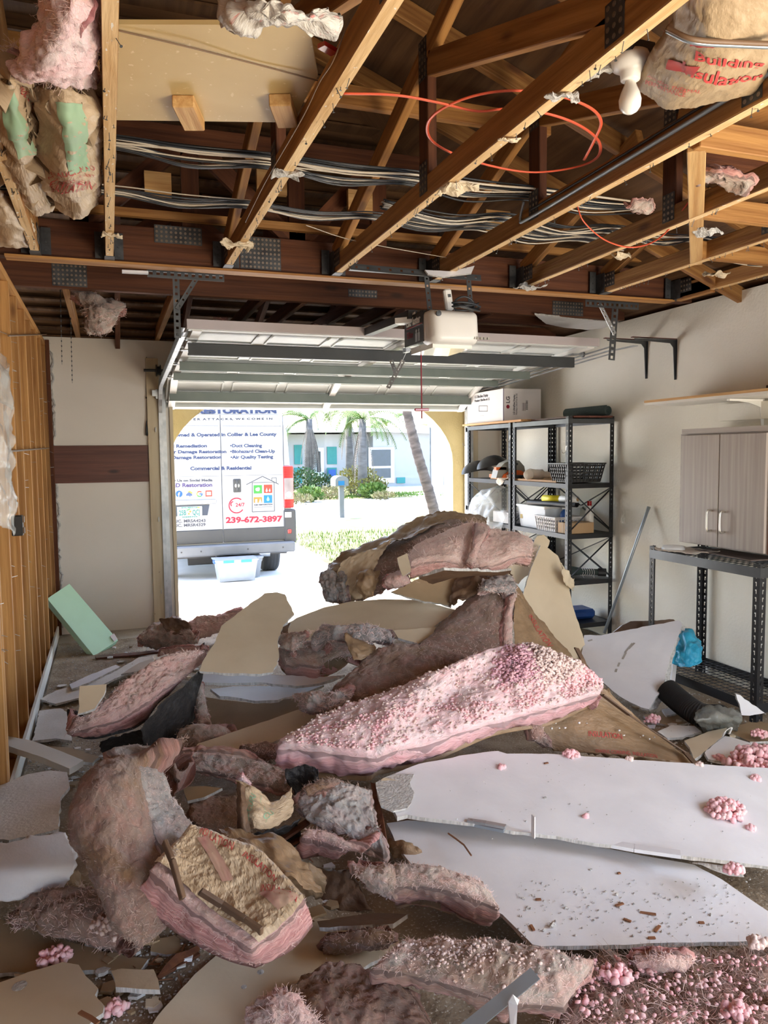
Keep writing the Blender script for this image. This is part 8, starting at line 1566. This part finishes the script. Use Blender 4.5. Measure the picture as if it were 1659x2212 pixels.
sheet('broken_drywall', 'long thin white drywall strip behind the diagonal batt, pointing at the green foam', [(150, 1478), (200, 1455), (250, 1436), (260, 1440), (240, 1450), (190, 1475), (155, 1488)], 'Z', [(150, 1478, .07), (250, 1436, .09), (155, 1488, .07)], WHT(), seed=56)
sheet('broken_drywall', 'white speckled drywall panel behind the diagonal batt', [(85, 1510), (120, 1492), (180, 1475), (240, 1455), (300, 1420), (370, 1408), (330, 1435), (270, 1455), (220, 1480), (180, 1505), (120, 1520)], 'Z', [(85, 1510, .04), (300, 1420, .10), (180, 1505, .05)], GRT(), seed=57, jag=.008)
sheet('broken_drywall', 'white curved drywall scrap just behind the top of the diagonal batt', [(262, 1456), (300, 1432), (345, 1418), (365, 1412), (350, 1430), (320, 1442), (285, 1452)], 'Z', [(262, 1456, .15), (345, 1418, .2), (285, 1452, .15)], WHT(), seed=58, jag=.004)
sheet('broken_drywall', 'upright tan drywall stub poking out beside the diagonal batt', [(172, 1482), (230, 1478), (225, 1500), (205, 1530), (168, 1542), (170, 1510)], 'Y', [(172, 1482, 3.5), (230, 1478, 3.5), (168, 1542, 3.35)], TAN(), seed=59)
sheet('broken_drywall', 'pale floor board sheet with brown tint at the lower left', [(-60, 1978), (0, 1985), (70, 2010), (150, 2035), (240, 2060), (320, 2072), (300, 2100), (200, 2095), (80, 2100), (-60, 2105)], 'Z', [(-60, 1978, .05), (240, 2060, .05), (80, 2100, .04)], BRN(), seed=60)
sheet('broken_drywall', 'cream drywall piece with a grey spot at the bottom left corner', [(-60, 2130), (0, 2122), (60, 2100), (135, 2078), (170, 2084), (185, 2108), (212, 2135), (205, 2150), (225, 2172), (222, 2188), (210, 2196), (190, 2215), (180, 2260), (-60, 2260)], 'Z', [(0, 2122, .06), (170, 2084, .07), (180, 2215, .06)], TAN(), seed=61, jag=.006)
sheet('broken_drywall', 'small bright cream drywall chip with a brown edge at the left front', [(240, 2098), (262, 2092), (332, 2094), (342, 2118), (345, 2138), (300, 2136), (250, 2132)], 'Z', [(240, 2098, .08), (332, 2094, .08), (250, 2132, .075)], [M['kraft_l'], M['gyp'], M['dry_w']], seed=62, jag=.004, th=.016)
sheet('broken_drywall', 'wide tan drywall sheet at the bottom middle with grey spots', [(300, 2260), (340, 2195), (420, 2105), (470, 2062), (540, 2000), (620, 1975), (700, 1985), (780, 1990), (850, 2010), (870, 2050), (800, 2080), (760, 2110), (740, 2260)], 'Z', [(340, 2195, .06), (620, 1975, .08), (760, 2110, .06)], TAN(), seed=63, jag=.004)
pl = plane_of('Z', [(340, 2195, .06), (620, 1975, .08), (760, 2110, .06)]); pl2 = plane_of('Z', [(0, 2122, .06), (170, 2084, .07), (180, 2215, .06)])
for q, pp, nm in (((563, 2100, .010), pl, 'wide tan drywall sheet at'), ((527, 2132, .008), pl, 'wide tan drywall sheet at'), ((712, 2092, .007), pl, 'wide tan drywall sheet at'), ((42, 2130, .02), pl2, 'cream drywall piece with a grey')):
    ow = [z for z in bpy.data.objects if z.get('label', '').startswith(nm)][0]; MB().lathe(hit(q[0], q[1], pp)+pp[1]*.0006, [(q[2], 0), (q[2]*.7, .0006), (0, .0008)], pp[1], 12).build('grey_screw_spot', M['gyp'], ow)
sheet('broken_drywall', 'grey-brown board chip in the hollow right of the cream chip', [(328, 2030), (380, 2020), (430, 2025), (415, 2055), (360, 2062), (325, 2055)], 'Z', [(328, 2030, .06), (430, 2025, .06), (360, 2062, .05)], BRN(), seed=64); sheet('broken_drywall', 'dark board sliver between the wide tan sheet and the hump', [(380, 2060), (430, 2040), (432, 2050), (360, 2100), (340, 2108)], 'Z', [(380, 2060, .08), (430, 2040, .08), (340, 2108, .06)], [M['wood_dark']]*3, seed=65)
strip('wood_splinter', 'brown splinter on the rubble below the cream drywall piece', [(172, 2186), (195, 2198), (212, 2210)], .09, .012, M['chip'], 'splinter', .004)
# right-hand rubble beyond the sheets
for k, (px, an, m, lab) in enumerate((
    ([(1478, 1600), (1530, 1580), (1570, 1572), (1562, 1590), (1520, 1625), (1500, 1640), (1490, 1615)], [(1478, 1600, .06), (1570, 1572, .08), (1500, 1640, .05)], 't', 'tan cracked drywall piece on the floor right of the kraft slope, left half'),
    ([(1522, 1626), (1566, 1590), (1580, 1592), (1645, 1612), (1640, 1640), (1600, 1650), (1530, 1640)], [(1522, 1626, .06), (1580, 1592, .07), (1600, 1650, .05)], 'w', 'cracked white drywall piece on the floor right of the kraft slope, right half'),
    ([(1420, 1580), (1450, 1566), (1500, 1568), (1515, 1580), (1475, 1592), (1440, 1594)], [(1420, 1580, .05), (1500, 1568, .05), (1440, 1594, .04)], 'g', 'speckled white drywall scrap beside the kraft slope edge'),
    ([(1590, 1500), (1600, 1502), (1652, 1540), (1620, 1546), (1602, 1545)], [(1590, 1500, .22), (1652, 1540, .1), (1602, 1545, .1)], 'w', 'pointed white drywall shard standing before the wire rack'),
    ([(1430, 1532), (1465, 1522), (1475, 1532), (1470, 1540), (1440, 1546)], [(1430, 1532, .05), (1465, 1522, .05), (1440, 1546, .04)], 'w', 'small white scrap at the mouth of the corrugated hose'),
    ([(1390, 1545), (1430, 1538), (1500, 1548), (1490, 1560), (1450, 1568), (1410, 1560)], [(1390, 1545, .03), (1500, 1548, .03), (1410, 1560, .03)], 'b', 'brown board scrap before the corrugated hose'),
    ([(1560, 1575), (1620, 1560), (1700, 1562), (1700, 1600), (1620, 1602)], [(1560, 1575, .03), (1620, 1560, .03), (1620, 1602, .03)], 'b', 'brown board at the right edge beyond the white drywall'))):
    sheet('broken_drywall', lab, px, 'Z', an, {'t': TAN, 'w': WHT, 'g': GRT, 'b': BRN}[m](), seed=70+k, jag=.006)
mb = MB(); P = [PZ(1560, 1592, .09), PZ(1566, 1580, .12), PZ(1580, 1572, .12), PZ(1575, 1585, .1)]; mb.tube(_line(P, 14), .006, 6, flat=.4); tag(mb.build('white_strap', M['white'], None, True), 'small curled white plastic strap on the cracked drywall at the right', 'strap')
# floor chips, singly
R = random.Random(77); n = 0
zones = [(60, 330, 1440, 1700, 60), (230, 520, 1390, 1470, 20), (1380, 1650, 1540, 1650, 30), (200, 470, 2040, 2200, 34), (640, 760, 1820, 1990, 12), (0, 120, 2060, 2120, 6), (1300, 1500, 1500, 1560, 8)]
for x0, x1, y0, y1, cnt in zones:
    for k in range(cnt):
        p = PZ(R.uniform(x0, x1), R.uniform(y0, y1), .02)
        if p.x < XL+.05: continue
        p.z = base_h(p.x, p.y)+.004; s = R.uniform(.008, .035); a = R.uniform(0, PI); nn = R.randint(4, 6); poly = [p+V((math.cos(a+2*PI*j/nn)*s*R.uniform(.6, 1.1), math.sin(a+2*PI*j/nn)*s*R.uniform(.5, 1), R.uniform(0, .004))) for j in range(nn)]
        z_ = sum(q.z for q in poly)/nn; poly = [V((q.x, q.y, z_)) for q in poly]
        o = MB().prism(poly, (0, 0, R.uniform(.004, .011))).build('plaster_chip', R.choice([M['gyp'], M['dry_w'], M['dry_ws'], M['dry_t'], M['dry_b']])); tag(o, 'small broken drywall chip lying in the floor rubble', 'chip', 'drywall chips in the floor rubble'); n += 1
crumbs('plaster_grit', 'plaster crumbs strewn over the bare floor at the left', lambda R: (lambda p: p+V((0, 0, base_h(p.x, p.y)))if p.x > XL+.04 else None)(PZ(R.uniform(60, 400), R.uniform(1395, 1720), 0)), 1500, .002, .007, 'grit', 10, cat='grit')
crumbs('plaster_grit', 'plaster crumbs strewn over the floor at the right', lambda R: (lambda p: p+V((0, 0, base_h(p.x, p.y)))if p.x < XR-.04 else None)(PZ(R.uniform(1330, 1700), R.uniform(1500, 1660), 0)), 700, .002, .007, 'grit', 11, cat='grit')
crumbs('plaster_grit', 'plaster crumbs strewn over the dark floor at the left front', lambda R: (lambda p: p+V((0, 0, base_h(p.x, p.y)+.002)))(PZ(R.uniform(200, 480), R.uniform(2030, 2240), 0)), 500, .0015, .005, 'grit', 12, cat='grit')
# white crumbs on the kraft slope
crumbs('fibre_crumbs', 'white specks scattered on the brown kraft slope', lambda R: PZ(*R.choice([(1190, 1580, .30), (1290, 1565, .30), (1355, 1590, .27), (1208, 1570, .31), (1240, 1560, .31), (1400, 1600, .24), (1190, 1545, .36)]))+V((R.gauss(0, .02), R.gauss(0, .02), .012)), 24, .002, .006, 'carton', 13)

# small torn paper, wool and lath filling the hollows
R = random.Random(91)
fill = [('kraft_d', 'dark torn kraft scrap in the hollow right of the striped batt', [(660, 1890, .10), (740, 1880, .12), (780, 1910, .10)], [(670, 1930, .08), (735, 1925, .09), (790, 1940, .08)], [(690, 1965, .05), (740, 1970, .05), (800, 1965, .05)]),
        ('kraft', 'brown kraft scrap curling out beside the folded batt', [(830, 1820, .20), (870, 1815, .22), (900, 1830, .2)], [(840, 1838, .18), (875, 1835, .20), (905, 1845, .18)], [(850, 1855, .16), (880, 1856, .16), (920, 1862, .16)]),
        ('kraft', 'wrinkled kraft scrap in the hollow below the striped batt', [(600, 1880, .22), (650, 1865, .24), (700, 1880, .2)], [(610, 1905, .18), (660, 1900, .2), (705, 1910, .16)], [(640, 1935, .12), (670, 1940, .12), (700, 1938, .1)]),
        ('kraft_d', 'dark kraft scrap under the left tip of the tan sheet near the hump', [(380, 2010, .08), (430, 1995, .1), (480, 2010, .08)], [(390, 2035, .06), (430, 2030, .07), (470, 2035, .06)], [(400, 2055, .04), (430, 2058, .04), (460, 2055, .04)]),
        ('kraft', 'brown paper scrap on the floor left of the curled hump', [(100, 1905, .12), (140, 1880, .16), (175, 1890, .14)], [(95, 1925, .11), (140, 1915, .13), (180, 1920, .12)], [(105, 1945, .1), (145, 1945, .1), (180, 1945, .1)])]
for m_k, lab, *rr in fill: paper('kraft_scrap', lab, 'Z', rr, m_k, 26, 20, .02, 15, R.randint(100, 200), jag=.014)
for k, (a, b, w, lab) in enumerate((((560, 1845, .20), (665, 1775, .26), .03, 'dark broken lath rising toward the grey matted wool, upper one'), ((545, 1862, .17), (650, 1812, .20), .022, 'dark broken lath rising toward the grey matted wool, lower one'), ((430, 1612, .10), (520, 1600, .12), .02, 'brown lath stub beside the rounded brown batt'), ((340, 2110, .05), (430, 2060, .06), .018, 'thin brown lath between the cream chip and the tan sheet'), ((610, 1995, .11), (700, 1965, .12), .05, 'brown board offcut under the kraft scraps beside the tan sheet'))):
    p, q = PZ(*a), PZ(*b); tag(MB().bar(p, q, w, .009, bev=.001).build('broken_lath', M['wood_dark'] if k != 4 else M['dry_b']), lab, 'lath')
for k in range(60):
    x, y = R.choice([(R.gauss(700, 60), R.gauss(1930, 40)), (R.gauss(330, 70), R.gauss(2120, 40)), (R.gauss(150, 60), R.gauss(1650, 40)), (R.gauss(1480, 60), R.gauss(1580, 25)), (R.gauss(560, 60), R.gauss(1830, 20))])
    p = PZ(x, y, .04); 
    if p.x < XL+.05: continue
    p.z = base_h(p.x, p.y)+.008; a = R.uniform(0, PI); o = MB().obox(p, (math.cos(a), math.sin(a), R.uniform(-.1, .2)), (0, 0, 1), (R.uniform(.02, .07), .002, R.uniform(.002, .006))).build('wood_splinter', M['chip']); tag(o, 'thin brown wood splinter lying in the floor rubble', 'splinter', 'splinters in the floor rubble')
R = random.Random(92); mb = MB()
for k in range(700):
    x, y = R.uniform(1180, 1680), R.uniform(2060, 2230); c = PZ(x, y, .13); pts = [c]; d = V((R.uniform(-1, 1), R.uniform(-1, 1), R.uniform(-.1, .5))).normalized(); cu = V((R.gauss(0, .3), R.gauss(0, .3), 0))
    for q in range(5): d = (d+cu+V((0, 0, -.08))).normalized(); pts.append(pts[-1]+d*R.uniform(.004, .008))
    mb.tube(pts, .0005, 3, caps=False)
tag(mb.build('loose_fibres', M['hair']), 'fine pale fibres curling over the matted brown wool bed', 'fibres', kind='stuff')
